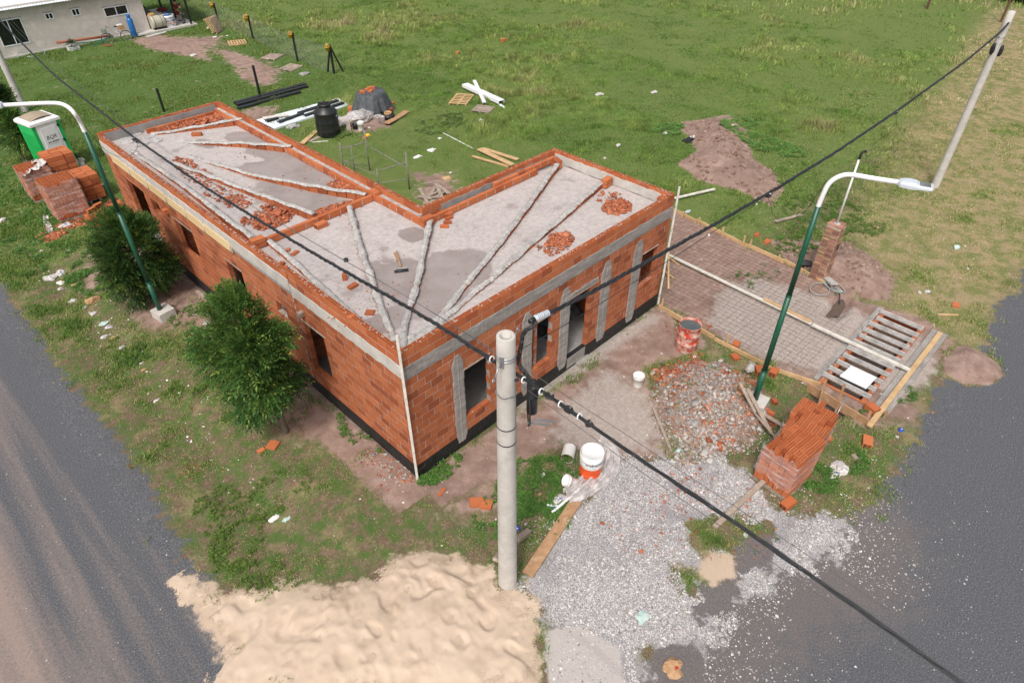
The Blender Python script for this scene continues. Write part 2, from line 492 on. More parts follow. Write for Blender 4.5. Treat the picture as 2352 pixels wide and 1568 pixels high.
P_DIRT = GP((950, 1105), (1130, 990), (1300, 880), (1510, 700), (1610, 760), (1620, 800), (1560, 820), (1480, 845), (1505, 950), (1560, 1045),
            (1400, 1065), (1330, 1030), (1260, 1035), (1180, 1085), (1120, 1110), (1010, 1165))
P_PALE = GP((1290, 930), (1400, 850), (1470, 900), (1520, 980), (1500, 1030), (1380, 1050), (1270, 1010))
P_PALE2 = GP((1180, 905), (1330, 815), (1500, 715), (1510, 740), (1420, 800), (1250, 905), (1190, 960))
P_MESH = GP((1512, 706), (1530, 590), (1545, 478), (1700, 560), (1850, 625), (1960, 690), (2130, 735), (2190, 790), (2080, 930), (1990, 990),
            (1880, 900), (1700, 800))
P_MPALE = GP((1620, 745), (1660, 665), (1740, 640), (1830, 665), (1900, 690), (2000, 730), (1900, 860), (1830, 845), (1740, 815))
P_MPALE2 = GP((2010, 880), (2110, 770), (2150, 830), (2130, 880), (2050, 930))
P_MOUND1 = GP((1558, 285), (1665, 268), (1710, 300), (1730, 370), (1775, 400), (1800, 440), (1770, 475), (1690, 440), (1600, 415), (1555, 380), (1600, 350))
P_MOUND2 = GP((1770, 555), (1890, 560), (1950, 560), (2010, 600), (2055, 650), (2040, 690), (1960, 690), (1830, 625))
P_CLOD = GP((2165, 815), (2215, 795), (2290, 830), (2305, 862), (2275, 885), (2215, 885), (2165, 860))
P_DRY = [(14.0, -7.9), (13.8, -5.5), (16.0, -4.6), (17.5, -2.6), (21, -1.5), (27, -.8), (34, 0), (44, 1.5), (60, 4), (60, -7.9), (30, -7.9)]
P_LDIRT = [GP((205, 590), (250, 580), (262, 640), (215, 660)), GP((300, 600), (420, 600), (480, 680), (430, 745), (330, 760), (300, 700)),
           GP((690, 900), (790, 905), (900, 990), (940, 1090), (860, 1060), (760, 1000), (640, 1010), (640, 950)),
           GP((300, 85), (500, 82), (520, 105), (440, 120), (330, 115)), GP((400, 112), (470, 112), (480, 140), (420, 140)),
           GP((510, 118), (640, 150), (640, 190), (590, 205), (540, 170)), GP((820, 270), (880, 262), (900, 290), (840, 312), (790, 290)),
           GP((955, 400), (1040, 395), (1060, 430), (975, 470)), GP((590, 250), (640, 245), (600, 290), (560, 262)),
           GP((1000, 1170), (1120, 1110), (1180, 1090), (1150, 1150), (1050, 1200)), GP((1940, 900), (2050, 930), (2020, 990), (1900, 950)),
           GP((2110, 740), (2190, 790), (2090, 900), (2010, 870)), GP((2040, 925), (2110, 930), (2090, 965), (2010, 975))]
P_LAWN = [(-4.2, 16.2), (4.4, 16.2), (9.3, 20.5), (15.2, 24), (15.6, 42), (20, 60), (-4.2, 60)]
C_SAND = G(860, 1480); C_GRAV = G(1400, 1230); C_RUB = G(1628, 925); C_M1 = G(1672, 350); C_M2 = G(1965, 625); C_CLOD = G(2235, 845)
HOSEPIT = G(1925, 706); DRUMHOLE = G(1550, 737); FRONTHOLE = G(1905, 925)
CUL = (9.72, 14.0, -6.28, -5.30)           # roadside drainage pit: x0, x1, y0, y1

def bell(x, y, c, rx, ry, rot=0, p=2):
    dx = x-c[0]; dy = y-c[1]; a, b = math.cos(rot), math.sin(rot)
    u = (dx*a+dy*b)/rx; v = (-dx*b+dy*a)/ry
    return np.clip(1-(u*u+v*v), 0, 1)**p

def height(x, y):
    x = np.asarray(x, float); y = np.asarray(y, float)
    road = sstep(-.1, .7, np.maximum(-4.55-x, -7.7+1.7*sstep(6.5, 2.5, x)-y))
    h = (fbm(x, y, 2.2, 3)-.5)*.12+(fbm(x, y, .35, 5, 3)-.5)*.035
    far = sstep(25, 60, np.hypot(x, y))
    h = h*(1-road*.93)*(1+far*1.5)
    h = h+.05-.05*road
    yard = ((x > -.3) & (x < 15.5) & (y > -7) & (y < 16.5))
    h = np.where(yard, h*.45, h)
    h = h-.13*np.exp(-((x+3.1)/.6)**2)*sstep(-1, 1, y)*(1-road)
    ss = sdpoly(x, y, P_SAND)
    sf = sstep(-.12, .75, ss)
    h = h+sf*(.05+.12*bell(x, y, C_SAND, 3.2, 2.2)+.12*(fbm(x, y, 1.1, 21, 3)-.35)-.06*sstep(.50, .80, vnoise(x*3.4+2.1*vnoise(x*1.3, y*1.7, 8), y*3.0, 33))
              -.015*sstep(.5, .85, vnoise(x*7, y*6.3, 35)))
    gs = sstep(-.1, .9, sdpoly(x, y, P_GRAV))
    h = h+gs*(.03+.15*fbm(x, y, 1.2, 41, 3)*sstep(2.2, .4, np.hypot((x-C_GRAV[0])*.8, y-C_GRAV[1])))
    rb = bell(x, y, C_RUB, 1.75, 1.45, .2, 1.0)
    h = h+rb*(.50+.28*(fbm(x, y, .5, 51, 3)-.5))
    m1 = sstep(-.3, 1.5, sdpoly(x, y, P_MOUND1))
    h = h+m1*(.55*bell(x, y, C_M1, 4.5, 4.5, 0, 1)+.35*(fbm(x, y, .8, 61)-.4))
    m2 = sstep(-.2, 1.0, sdpoly(x, y, P_MOUND2))
    h = h+m2*(.36*bell(x, y, C_M2, 2.6, 2.2, 0, 1)+.42*(fbm(x, y, .45, 71)-.4))
    h = h+sstep(-.1, .4, sdpoly(x, y, P_CLOD))*(.12+.1*(fbm(x, y, .3, 81)-.4))
    h = h-.24*bell(x, y, HOSEPIT, .8, .34, .1, .6)*(.6+.8*fbm(x, y, .4, 19))-.25*bell(x, y, DRUMHOLE, .34, .28, 0, .6)
    ins = (x > CUL[0]-.02) & (x < CUL[1]+.02) & (y > CUL[2]-.02) & (y < CUL[3]+.02)
    h = np.where(ins, -.75, h)
    h = h-.45*bell(x, y, FRONTHOLE, .55, .55, 0, .5)*(~ins)
    bld = (x > -.06) & (x < 9.56) & (y > -.06) & (y < 4.48) | (x > -.06) & (x < 4.26) & (y > -.06) & (y < 16.0)
    h = np.where(bld, -.02, h)
    return h

def regions(x, y):
    R = {}
    def soft(sd, w=.5): return np.clip(.5+sd/(2*w), 0, 1)
    wob = (fbm(x, y, 1.3, 11)-.5)*1.3
    R['road'] = soft(np.maximum(-4.5-x, -7.72+1.7*sstep(6.5, 2.5, x)-y)+wob*.7, .7)
    R['sand'] = np.maximum(soft(sdpoly(x, y, P_SAND)-.12, .45), soft(sdpoly(x, y, P_SANDX), .35)*.95)
    g_ = soft(sdpoly(x, y, P_GRAV), .5)
    for q in P_GPATCH: g_ = np.minimum(g_, 1-soft(sdpoly(x, y, q)+.15, .4)*1.05)
    R['grav'] = g_
    R['spill'] = np.clip(1+sdpoly(x, y, P_GRAV)/2.6, 0, 1)
    R['field'] = np.clip(.5+np.minimum(np.maximum(x-4.5, y-16)*.5, np.minimum(y-4.2+np.where(x > 10, 4.5, 0), 99)*.5), 0, 1)*(R['road'] < .3)
    R['fine'] = soft(sdpoly(x, y, P_FINE), .15)
    d = soft(sdpoly(x, y, P_DIRT), .35)
    for p in P_LDIRT: d = np.maximum(d, np.clip(.55+sdpoly(x, y, p)/2.0, 0, .8)*(.55+.75*fbm(x, y, .9, 17)))
    d = np.maximum(d, soft(sdpoly(x, y, P_MESH), .25))
    d = np.maximum(d, soft(sdpoly(x, y, P_MOUND1), .3)); d = np.maximum(d, soft(sdpoly(x, y, P_MOUND2), .3))
    d = np.maximum(d, soft(np.minimum(x+1.0, 0.25-x), .4)*(y > -.5)*(y < 16)*.9)
    d = np.maximum(d, soft(sdpoly(x, y, P_CLOD), .15))
    d = np.maximum(d, bell(x, y, C_RUB, 2.0, 1.7, .2, .5)*.95)
    R['road'] = R['road']*(1-.85*soft(sdpoly(x, y, P_CLOD)+.05, .12))
    R['dirt'] = d
    p = soft(sdpoly(x, y, P_PALE), .5)
    for q in (P_PALE2, P_MPALE, P_MPALE2): p = np.maximum(p, soft(sdpoly(x, y, q), .4))
    R['pale'] = np.maximum(p, bell(x, y, C_RUB, 1.6, 1.4, 0, .5)*.7)
    R['dry'] = soft(sdpoly(x, y, P_DRY), 1.6)
    R['lawn'] = soft(sdpoly(x, y, P_LAWN), .8)
    return R

def axis(lo, a, b, hi, st):
    core = np.arange(a, b, st)
    up = [b]; s = st
    while up[-1] < hi: s *= 1.13; up.append(up[-1]+s)
    dn = [a-st]; s = st
    while dn[-1] > lo: s *= 1.13; dn.append(dn[-1]-s)
    return np.concatenate([dn[::-1], core, up])

xs = axis(-90, -9, 17, 320, .085); ys = axis(-90, -12, 19, 320, .085)
GX, GY = np.meshgrid(xs, ys, indexing='ij')
gx, gy = GX.ravel(), GY.ravel()
gz = height(gx, gy)
R = regions(gx, gy)
nx, ny = len(xs), len(ys)
me = bpy.data.meshes.new('ground')
me.vertices.add(nx*ny); me.vertices.foreach_set('co', np.stack([gx, gy, gz], 1).astype(np.float32).ravel())
ii, jj = np.meshgrid(np.arange(nx-1), np.arange(ny-1), indexing='ij')
b0 = (ii*ny+jj).ravel()
Q = np.stack([b0, b0+ny, b0+ny+1, b0+1], 1)
m_ = len(Q)
me.loops.add(m_*4); me.loops.foreach_set('vertex_index', Q.astype(np.int32).ravel())
me.polygons.add(m_); me.polygons.foreach_set('loop_start', np.arange(0, m_*4, 4, dtype=np.int32)); me.polygons.foreach_set('loop_total', np.full(m_, 4, np.int32))
me.polygons.foreach_set('use_smooth', np.ones(m_, bool))
me.update(calc_edges=True)
for k, v in R.items():
    at = me.attributes.new('r_'+k, 'FLOAT', 'POINT'); at.data.foreach_set('value', v.astype(np.float32))
ground = bpy.data.objects.new('ground', me); COL.objects.link(ground); tag(ground, kind='structure')

# ground material: every region is a real surface colour, edges broken up by noise
m, nt, N, L, P = newmat('ground_surface')
def gatt(k):
    a = N.new('ShaderNodeAttribute'); a.attribute_name = 'r_'+k; return a.outputs['Fac']
def gn(scale, detail=4, rough=.6): return noise_node(nt, scale, detail, rough, 'World').outputs[0]
nA, nB, nC, nD, nE = gn(.55, 5), gn(3.0, 5, .65), gn(16, 4, .7), gn(70, 3, .75), gn(34, 3, .8)
def edge(k, amp=.9, w=.06, nz=None, thr=.5):
    n_ = mathn(nt, 'SUBTRACT', nz or nB, .5)
    v = mathn(nt, 'MULTIPLY_ADD', n_, amp, gatt(k))
    mr = N.new('ShaderNodeMapRange'); mr.interpolation_type = 'SMOOTHSTEP'
    mr.inputs['From Min'].default_value = thr-w; mr.inputs['From Max'].default_value = thr+w
    L.new(v, mr.inputs['Value']); return mr.outputs[0]
def sel(nz, a, b): return ramp(nt, nz, [(a, (0, 0, 0)), (b, (1, 1, 1))]).outputs[0]
# grass soil base
soil = ramp(nt, nC, [(.3, (.105, .072, .048)), (.5, (.17, .118, .082)), (.72, (.25, .175, .125))]).outputs[0]
green = ramp(nt, nD, [(.3, (.045, .085, .02)), (.55, (.085, .14, .036)), (.8, (.15, .20, .06))]).outputs[0]
base = mix(nt, sel(nB, .38, .60), soil, green)
straw = ramp(nt, nE, [(.3, (.17, .125, .065)), (.5, (.31, .24, .135)), (.7, (.44, .36, .22))]).outputs[0]
base = mix(nt, mathn(nt, 'MULTIPLY', sel(gn(1.1, 5, .7), .53, .63), .5), base, straw)
dry = mix(nt, mathn(nt, 'MULTIPLY', sel(gn(1.7, 5, .7), .44, .58), .85), straw, mix(nt, nC, (.10, .13, .035), (.19, .205, .07)))
base = mix(nt, mathn(nt, 'MULTIPLY', edge('field', .5, .3), .8), base, mix(nt, nC, (.085, .145, .032), (.17, .215, .06)))
base = mix(nt, edge('dry', .9, .25), base, dry)
lawn = mix(nt, sel(nB, .60, .72), mix(nt, nC, (.062, .115, .028), (.11, .165, .042)), (.36, .27, .20))
base = mix(nt, edge('lawn', .5, .2), base, lawn)
# bare earth
dirt = ramp(nt, nB, [(.3, (.24, .165, .137)), (.5, (.31, .228, .193)), (.7, (.40, .31, .272))]).outputs[0]
dirt = mix(nt, mathn(nt, 'MULTIPLY', nE, .7), dirt, (.40, .31, .26), 'OVERLAY')
dirt = mix(nt, mathn(nt, 'MULTIPLY', sel(nA, .52, .62), .4), dirt, (.15, .10, .08))
base = mix(nt, edge('dirt', .9, .1), base, dirt)
pale = ramp(nt, nC, [(.3, (.30, .25, .22)), (.55, (.42, .37, .335)), (.75, (.52, .47, .435))]).outputs[0]
base = mix(nt, mathn(nt, 'MULTIPLY', edge('pale', 1.3, .28), .85), base, pale)
# asphalt with brown dust and wheel streaks
asph = ramp(nt, nE, [(.28, (.036, .038, .045)), (.46, (.088, .091, .102)), (.58, (.135, .138, .15)), (.72, (.32, .32, .315))]).outputs[0]
asph = mix(nt, mathn(nt, 'MULTIPLY', nA, .35), asph, (.105, .105, .11))
ge = N.new('ShaderNodeNewGeometry'); sx = N.new('ShaderNodeSeparateXYZ'); L.new(ge.outputs['Position'], sx.inputs[0])
mp = N.new('ShaderNodeMapping'); mp.inputs['Scale'].default_value = (1.0, .045, 1); mp.inputs['Rotation'].default_value = (0, 0, .06)
L.new(ge.outputs['Position'], mp.inputs[0])
st = N.new('ShaderNodeTexNoise'); st.inputs['Scale'].default_value = 2.3; st.inputs['Detail'].default_value = 4; L.new(mp.outputs[0], st.inputs['Vector'])
lx = N.new('ShaderNodeMapRange'); lx.inputs['From Min'].default_value = -5.0; lx.inputs['From Max'].default_value = -8.0; L.new(sx.outputs['X'], lx.inputs['Value'])
dv = mathn(nt, 'ADD', mathn(nt, 'MULTIPLY', lx.outputs[0], .40), mathn(nt, 'MULTIPLY_ADD', nC, .34, mathn(nt, 'MULTIPLY', st.outputs[0], .80)))
rx_ = N.new('ShaderNodeMapRange'); rx_.inputs['From Min'].default_value = -2.5; rx_.inputs['From Max'].default_value = -5.5; L.new(sx.outputs['X'], rx_.inputs['Value'])
dust = ramp(nt, mathn(nt, 'MULTIPLY', dv, mathn(nt, 'MULTIPLY_ADD', rx_.outputs[0], .35, .65)), [(.66, (0, 0, 0)), (1.0, (1, 1, 1))]).outputs[0]
asph = mix(nt, mathn(nt, 'MULTIPLY', dust, mathn(nt, 'MULTIPLY_ADD', nC, .7, .42, clamp=True)), asph, (.335, .255, .215))
asph = mix(nt, mathn(nt, 'MULTIPLY', sel(nB, .66, .74), .5), asph, (.30, .245, .21))
asph = mix(nt, mathn(nt, 'MULTIPLY', edge('spill', 1.1, .3), .6), asph, mix(nt, nE, (.10, .085, .08), (.25, .21, .195)))
base = mix(nt, edge('road', 1.0, .07), base, asph)
grav = ramp(nt, nE, [(.30, (.09, .088, .095)), (.43, (.24, .23, .235)), (.56, (.43, .415, .415)), (.72, (.66, .64, .63))]).outputs[0]
grav = mix(nt, mathn(nt, 'MULTIPLY', sel(nA, .50, .62), .5), grav, (.24, .22, .225))
ge_ = edge('grav', 1.7, .10, None, .55)
base = mix(nt, ge_, base, grav)
fine = mix(nt, nD, (.34, .30, .28), (.56, .52, .49))
base = mix(nt, edge('fine', .4, .12), base, fine)
sandc = mix(nt, nB, (.46, .35, .26), (.54, .425, .32))
sandc = mix(nt, mathn(nt, 'MULTIPLY', nC, .35), sandc, (.50, .385, .30))
sandc = mix(nt, mathn(nt, 'MULTIPLY', sel(nA, .60, .68), .35), sandc, (.40, .29, .19))
base = mix(nt, edge('sand', 1.0, .10), base, sandc)
L.new(base, P.inputs['Base Color']); P.inputs['Roughness'].default_value = .95; P.inputs['Specular IOR Level'].default_value = .15
b1 = N.new('ShaderNodeBump'); b1.inputs['Strength'].default_value = .5; b1.inputs['Distance'].default_value = .035
L.new(mathn(nt, 'MULTIPLY_ADD', nD, .45, nC), b1.inputs['Height']); L.new(b1.outputs[0], P.inputs['Normal'])
me.materials.append(m)

def gp(px, py):
    """ground point with its real height"""
    q = G(px, py); h = float(height(q[0], q[1]))
    q = G(px, py, h); q[2] = float(height(q[0], q[1])); return q
def at(x, y, dz=0): return np.array([x, y, float(height(x, y))+dz])

# fine dimpled sand surface over the coarse ground
sx_ = np.arange(-7.2, 1.6, .032); sy_ = np.arange(-6.8, 1.6, .032)
SX, SY = np.meshgrid(sx_, sy_, indexing='ij'); fx_, fy_ = SX.ravel(), SY.ravel()
sd_ = sdpoly(fx_, fy_, P_SAND)+(fbm(fx_, fy_, .5, 131)-.5)*.9
hz_s = height(fx_, fy_)+.010*sstep(.0, .5, sd_)+.035*(fbm(fx_, fy_, .33, 133, 3)-.5)
rp = np.random.default_rng(55)
for k in range(330):
    cx_, cy_ = rp.uniform(-7, 1.4), rp.uniform(-6.6, 1.4); r0 = rp.uniform(.07, .17); dp = rp.uniform(.008, .024)
    e = rp.uniform(.6, 1.0); a_ = rp.uniform(0, PI); ix0, ix1 = np.searchsorted(sx_, [cx_-.45, cx_+.45]); iy0, iy1 = np.searchsorted(sy_, [cy_-.45, cy_+.45])
    if ix1-ix0 < 3 or iy1-iy0 < 3: continue
    X_, Y_ = SX[ix0:ix1, iy0:iy1]-cx_, SY[ix0:ix1, iy0:iy1]-cy_
    u_ = X_*math.cos(a_)+Y_*math.sin(a_); v_ = (-X_*math.sin(a_)+Y_*math.cos(a_))/e
    d_ = np.hypot(u_, v_)/r0
    Z_ = hz_s.reshape(SX.shape); Z_[ix0:ix1, iy0:iy1] += -dp*np.exp(-d_**2*1.6)+dp*.55*np.exp(-((d_-1.35)/.42)**2)
Z_ = hz_s
ok_ = sd_ > -.02
nx_, ny_ = len(sx_), len(sy_); I, J = np.meshgrid(np.arange(nx_-1), np.arange(ny_-1), indexing='ij'); b0 = (I*ny_+J).ravel(); Q = np.stack([b0, b0+ny_, b0+ny_+1, b0+1], 1); Q = Q[ok_[Q].all(1)]
us, inv = np.unique(Q, return_inverse=True); inv = inv.reshape(Q.shape)
Vs = np.stack([fx_, fy_, hz_s+.004], 1)[us]
ms = bpy.data.meshes.new('sand'); ms.vertices.add(len(Vs)); ms.vertices.foreach_set('co', Vs.astype(np.float32).ravel())
ms.loops.add(len(Q)*4); ms.loops.foreach_set('vertex_index', inv.astype(np.int32).ravel()); ms.polygons.add(len(Q)); ms.polygons.foreach_set('loop_start', np.arange(0, len(Q)*4, 4, dtype=np.int32)); ms.polygons.foreach_set('loop_total', np.full(len(Q), 4, np.int32)); ms.polygons.foreach_set('use_smooth', np.ones(len(Q), bool)); ms.update(calc_edges=True)
atS = ms.attributes.new('sd', 'FLOAT', 'POINT'); atS.data.foreach_set('value', sd_[us].astype(np.float32))
ms.materials.append(mat('sand_surface', (.48, .365, .272), (.56, .44, .335), (.52, .405, .305), scale=1.6, rough=.97, bump=.35, bscale=70, coord='World', dirt=((.36, .26, .17), 1.1, .60, .35)))
so = bpy.data.objects.new('sand', ms); COL.objects.link(so); tag(so, kind='structure')

m = MATS_SAND = ms.materials[0]; nt, N, L = m.node_tree, m.node_tree.nodes, m.node_tree.links
a = N.new('ShaderNodeAttribute'); a.attribute_name = 'sd'
v = mathn(nt, 'MULTIPLY_ADD', mathn(nt, 'SUBTRACT', noise_node(nt, 26, 5, .85, 'World').outputs[0], .5), 1.6, mathn(nt, 'MULTIPLY_ADD', mathn(nt, 'SUBTRACT', noise_node(nt, 5, 4, .6, 'World').outputs[0], .5), .9, a.outputs['Fac']))
f = ramp(nt, v, [(.12, (0, 0, 0)), (.17, (1, 1, 1))]).outputs[0]
tr = N.new('ShaderNodeBsdfTransparent'); mm = N.new('ShaderNodeMixShader'); L.new(f, mm.inputs[0]); L.new(tr.outputs[0], mm.inputs[1]); L.new(N['Principled BSDF'].outputs[0], mm.inputs[2]); L.new(mm.outputs[0], N['Material Output'].inputs['Surface'])
# ---------------------------------------------------------------- brick building under construction
HT, ZR, ZF = 3.755, 3.385, 0.40
WX, WY, LX, LY = 9.5, 4.42, 4.2, 15.95
TH = .12
house = empty('brick_building', (4.7, 5, 0), 'unfinished L shaped house of orange hollow bricks with flat concrete roof', 'building')
def sub_rects(rects, hole):
    out = []
    a, b, c, d = hole
    for (x0, x1, z0, z1) in rects:
        if a >= x1 or b <= x0 or c >= z1 or d <= z0: out.append((x0, x1, z0, z1)); continue
        if a > x0: out.append((x0, a, z0, z1))
        if b < x1: out.append((b, x1, z0, z1))
        m0, m1 = max(x0, a), min(x1, b)
        if c > z0: out.append((m0, m1, z0, c))
        if d < z1: out.append((m0, m1, d, z1))
    return out
def brick_wall(mb, o, u, length, z0, n, pitch, holes=(), L_=.337, th=TH, mortar=True, phase=0, bm=None, out=0.0):
    """bricks laid along u from corner o; wall body lies on the inner (left of u rotated) side"""
    o = np.array(o, float); u = np.array(u, float); nv = np.array([-u[1], u[0], 0.])   # inward
    bm = bm or M_BRICK
    def slab(x0, x1, a, b, d0, d1, mt, tint=None, jit=0):
        c = o+u*(x0+x1)/2+nv*(d0+d1)/2; c[2] = (a+b)/2
        mb.obox(c, u, nv, (0, 0, 1), (x1-x0, d1-d0, b-a), mt, tint, jit)
    if mortar:
        rs = [(0, length, z0, z0+n*pitch)]
        for h in holes: rs = sub_rects(rs, (h[0]-.014, h[1]+.014, h[2]-.012, h[3]+.012))
        for r in rs: slab(*r, .004, th-.004, M_MORTAR, .5)
    for k in range(n):
        s = -((k+phase) % 2)*L_/2-rng.uniform(0, .03)
        while s < length:
            a, b = max(0, s), min(length, s+L_-.013-rng.uniform(0, .010)); s += L_
            if b-a < .03: continue
            rs = [(a, b, z0+k*pitch, z0+(k+1)*pitch-.017)]
            for h in holes: rs = sub_rects(rs, h)
            t = rng.random()
            for r in rs:
                if r[1]-r[0] > .02 and r[3]-r[2] > .02:
                    e = rng.uniform(-.002, .003); slab(r[0], r[1], r[2], r[3], -e-out, th+e, bm, t, .0015)
def hollow(mb, c, u, L_=.325, T=.12, H=.185, nx=7, ny=2, fill=.12, bm=None, depth=.17, wall=.010):
    """brick standing with its cells upwards, c = centre of its base, u = direction of its length"""
    bm = bm or M_BRICK2
    u = np.array((u[0], u[1], 0.)); u = u/np.linalg.norm(u); v = np.array([-u[1], u[0], 0.]); c = np.array(c, float); t = rng.random()
    def P_(a, b, z): return c+u*a+v*b+np.array([0, 0, z])
    hx, hy = L_/2, T/2
    vs = [P_(a, b, z) for z in (0, H) for a, b in ((-hx, -hy), (hx, -hy), (hx, hy), (-hx, hy))]
    mb.add(vs, [(0, 1, 5, 4), (1, 2, 6, 5), (2, 3, 7, 6), (3, 0, 4, 7)], bm, t)
    cx = (L_-wall*(nx+1))/nx; cy = (T-wall*(ny+1))/ny
    gx_ = [-hx]; gy_ = [-hy]
    for i in range(nx): gx_ += [-hx+wall*(i+1)+cx*i, -hx+(wall+cx)*(i+1)]
    gx_.append(hx)
    for i in range(ny): gy_ += [-hy+wall*(i+1)+cy*i, -hy+(wall+cy)*(i+1)]
    gy_.append(hy)
    # long walls between cell rows, then short webs
    for j in range(0, len(gy_)-1, 2):
        mb.add([P_(-hx, gy_[j], H), P_(hx, gy_[j], H), P_(hx, gy_[j+1], H), P_(-hx, gy_[j+1], H)], [(0, 1, 2, 3)], bm, min(1, t+.15))
    for j in range(1, len(gy_)-1, 2):
        for i in range(len(gx_)-1):
            q = [P_(gx_[i], gy_[j], H), P_(gx_[i+1], gy_[j], H), P_(gx_[i+1], gy_[j+1], H), P_(gx_[i], gy_[j+1], H)]
            if i % 2 == 0: mb.add(q, [(0, 1, 2, 3)], bm, min(1, t+.15))
            elif rng.random() < fill: mb.add([p_-np.array([0, 0, .006]) for p_ in q], [(0, 1, 2, 3)], M_MORTARW)
            else:
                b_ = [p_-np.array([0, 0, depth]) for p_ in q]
                mb.add(q+b_, [(0, 4, 5, 1), (1, 5, 6, 2), (2, 6, 7, 3), (3, 7, 4, 0)], bm, .1)  # cell sides get a darker tint, painted as shaded clay
                mb.add(b_, [(0, 1, 2, 3)], M_HOLESHADE)  # cell floor coloured dark in place of shade
def hollow_row(mb, a, b, z, fill=.12, gap=.012, T=.12, H=.185, skip=()):
    a = np.array(a, float); b = np.array(b, float); D = np.linalg.norm(b-a); u = (b-a)/D; n = max(1, round(D/.337)); p = D/n
    for i in range(n):
        if i in skip: continue
        c = a+u*(i+.5)*p
        hollow(mb, (c[0], c[1], z+rng.uniform(-.004, .004)), u, p-gap, T, H, fill=fill)
    # mortar in the upright joints
    for i in range(1, n):
        c = a+u*i*p
        if rng.random() < .55: mb.obox((c[0], c[1], z+H*.5), u, (-u[1], u[0], 0), (0, 0, 1), (gap, T*.9, H*rng.uniform(.7, 1.0)), M_MORTARW)
PITCH = .2015; Z0 = .42; NC = 13
ZB0 = Z0+NC*PITCH; ZB1 = 3.385
# openings: (along, along, z, z)
FW = [(1.52, 2.33, .86, 2.34), (3.75, 4.50, .88, 2.33), (5.19, 6.0, .36, 2.40), (8.30, 9.03, 1.23, 2.33)]
LWs = [(3.13, 4.0, .88, 2.42), (4.86, 5.32, 2.05, 2.38), (7.05, 7.93, 1.0, 2.42), (9.94, 11.15, 1.38, 2.45), (12.18, 12.80, 2.10, 2.52), (13.3, 14.68, .40, 2.56)]
mb = MB()
brick_wall(mb, (0, 0, 0), (1, 0, 0), WX, Z0, NC, PITCH, FW)
# left wall runs along -Y seen from outside: build from far end so the body lies inside
def mirror(hs, L_): return [(L_-b, L_-a, c, d) for a, b, c, d in hs]
mb.build('front_wall', M_BRICK, house)
mb = MB(); GAP = 4.235
near = [h for h in LWs if h[0] < GAP]; farh = [(a-GAP, b-GAP, c, d) for a, b, c, d in LWs if a > GAP]
brick_wall(mb, (0, GAP-.02, 0), (0, -1, 0), GAP-.02-TH, Z0, NC, PITCH, mirror([(a, b, c, d) for a, b, c, d in near], GAP-.02), phase=1)
mb.build('left_wall', M_BRICK, house)
mb = MB()
LF = LY-GAP-.02
brick_wall(mb, (.012, LY, 0), (0, -1, 0), LF, Z0, NC, PITCH, mirror([(a-.02, b-.02, c, d) for a, b, c, d in farh], LF))
mb.box(.03, .10, GAP-.02, GAP+.02, Z0, ZB0, M_MORTARW)
for k in range(13): mb.box(-.002, .03, GAP-.014, GAP+.02, Z0+k*PITCH+rng.uniform(0, .05), Z0+k*PITCH+rng.uniform(.09, .17), M_MORTARW)
mb.build('wing_wall', M_BRICK, house)
mb = MB()
brick_wall(mb, (WX, TH, 0), (0, 1, 0), WY-TH, Z0, NC, PITCH)
brick_wall(mb, (WX-TH, WY, 0), (-1, 0, 0), WX-TH-LX, Z0, NC, PITCH, [(1.2, 2.6, .4, 2.4), (3.6, 4.6, 1.2, 2.3)])
brick_wall(mb, (LX, WY, 0), (0, 1, 0), LY-WY, Z0, NC, PITCH, [(2, 3.2, 1.2, 2.3), (6.5, 7.5, .4, 2.4)])
brick_wall(mb, (LX-TH, LY, 0), (-1, 0, 0), LX-2*TH, Z0, NC, PITCH)
mb.build('rear_walls', M_BRICK, house)
for a_ in (((7.2, TH, 0), (0, 1, 0), WY-2*TH, [(1.6, 2.5, .4, 2.4)]), ((4.1, TH, 0), (0, 1, 0), 3.9, [(1.6, 2.5, .4, 2.4)]), ((4.0, 4.9, 0), (-1, 0, 0), 3.8, [(1.2, 2.2, .4, 2.4)]),
           ((4.0, 11.5, 0), (-1, 0, 0), 3.8, [(2.6, 3.5, .4, 2.4)]), ((1.1, 8.2, 0), (0, 1, 0), 3.2, [])):
    mb = MB(); brick_wall(mb, a_[0], a_[1], a_[2], Z0, NC, PITCH, a_[3]); mb.build('inner_wall', M_BRICK, house)
# plinth
def ring(mb, off, z0, z1, mt, t=None, th=None, skip=()):
    th = th or TH+2*off
    a = -off; X1, Y1, X2, Y2 = WX+off, WY+off, LX+off, LY+off
    mb.box(a, X1, a, a+th, z0, z1, mt, t)                       # front
    mb.box(X1-th, X1, a+th, Y1, z0, z1, mt, t)                  # right
    mb.box(X2, X1-th, Y1-th, Y1, z0, z1, mt, t)                 # right wing back
    mb.box(X2-th, X2, Y1-th, Y2, z0, z1, mt, t)                 # left wing inner
    mb.box(a+th, X2-th, Y2-th, Y2, z0, z1, mt, t)               # far end
    mb.box(a, a+th, a+th, Y2, z0, z1, mt, t)                    # left
mb = MB(); ring(mb, .006, -.1, Z0-.012, M_BLACK, .5)
mb.box(5.22, 5.98, -.012, .1, .05, Z0-.015, M_CONC, .5)
mb.build('plinth', M_BLACK, house)
mb = MB(); mb.box(.10, WX-.1, .10, WY-.1, .25, ZF, M_CONCG, .5); mb.box(.10, LX-.1, WY-.1, LY-.1, .25, ZF, M_CONCG, .5)
mb.build('floor', M_CONCG, house)
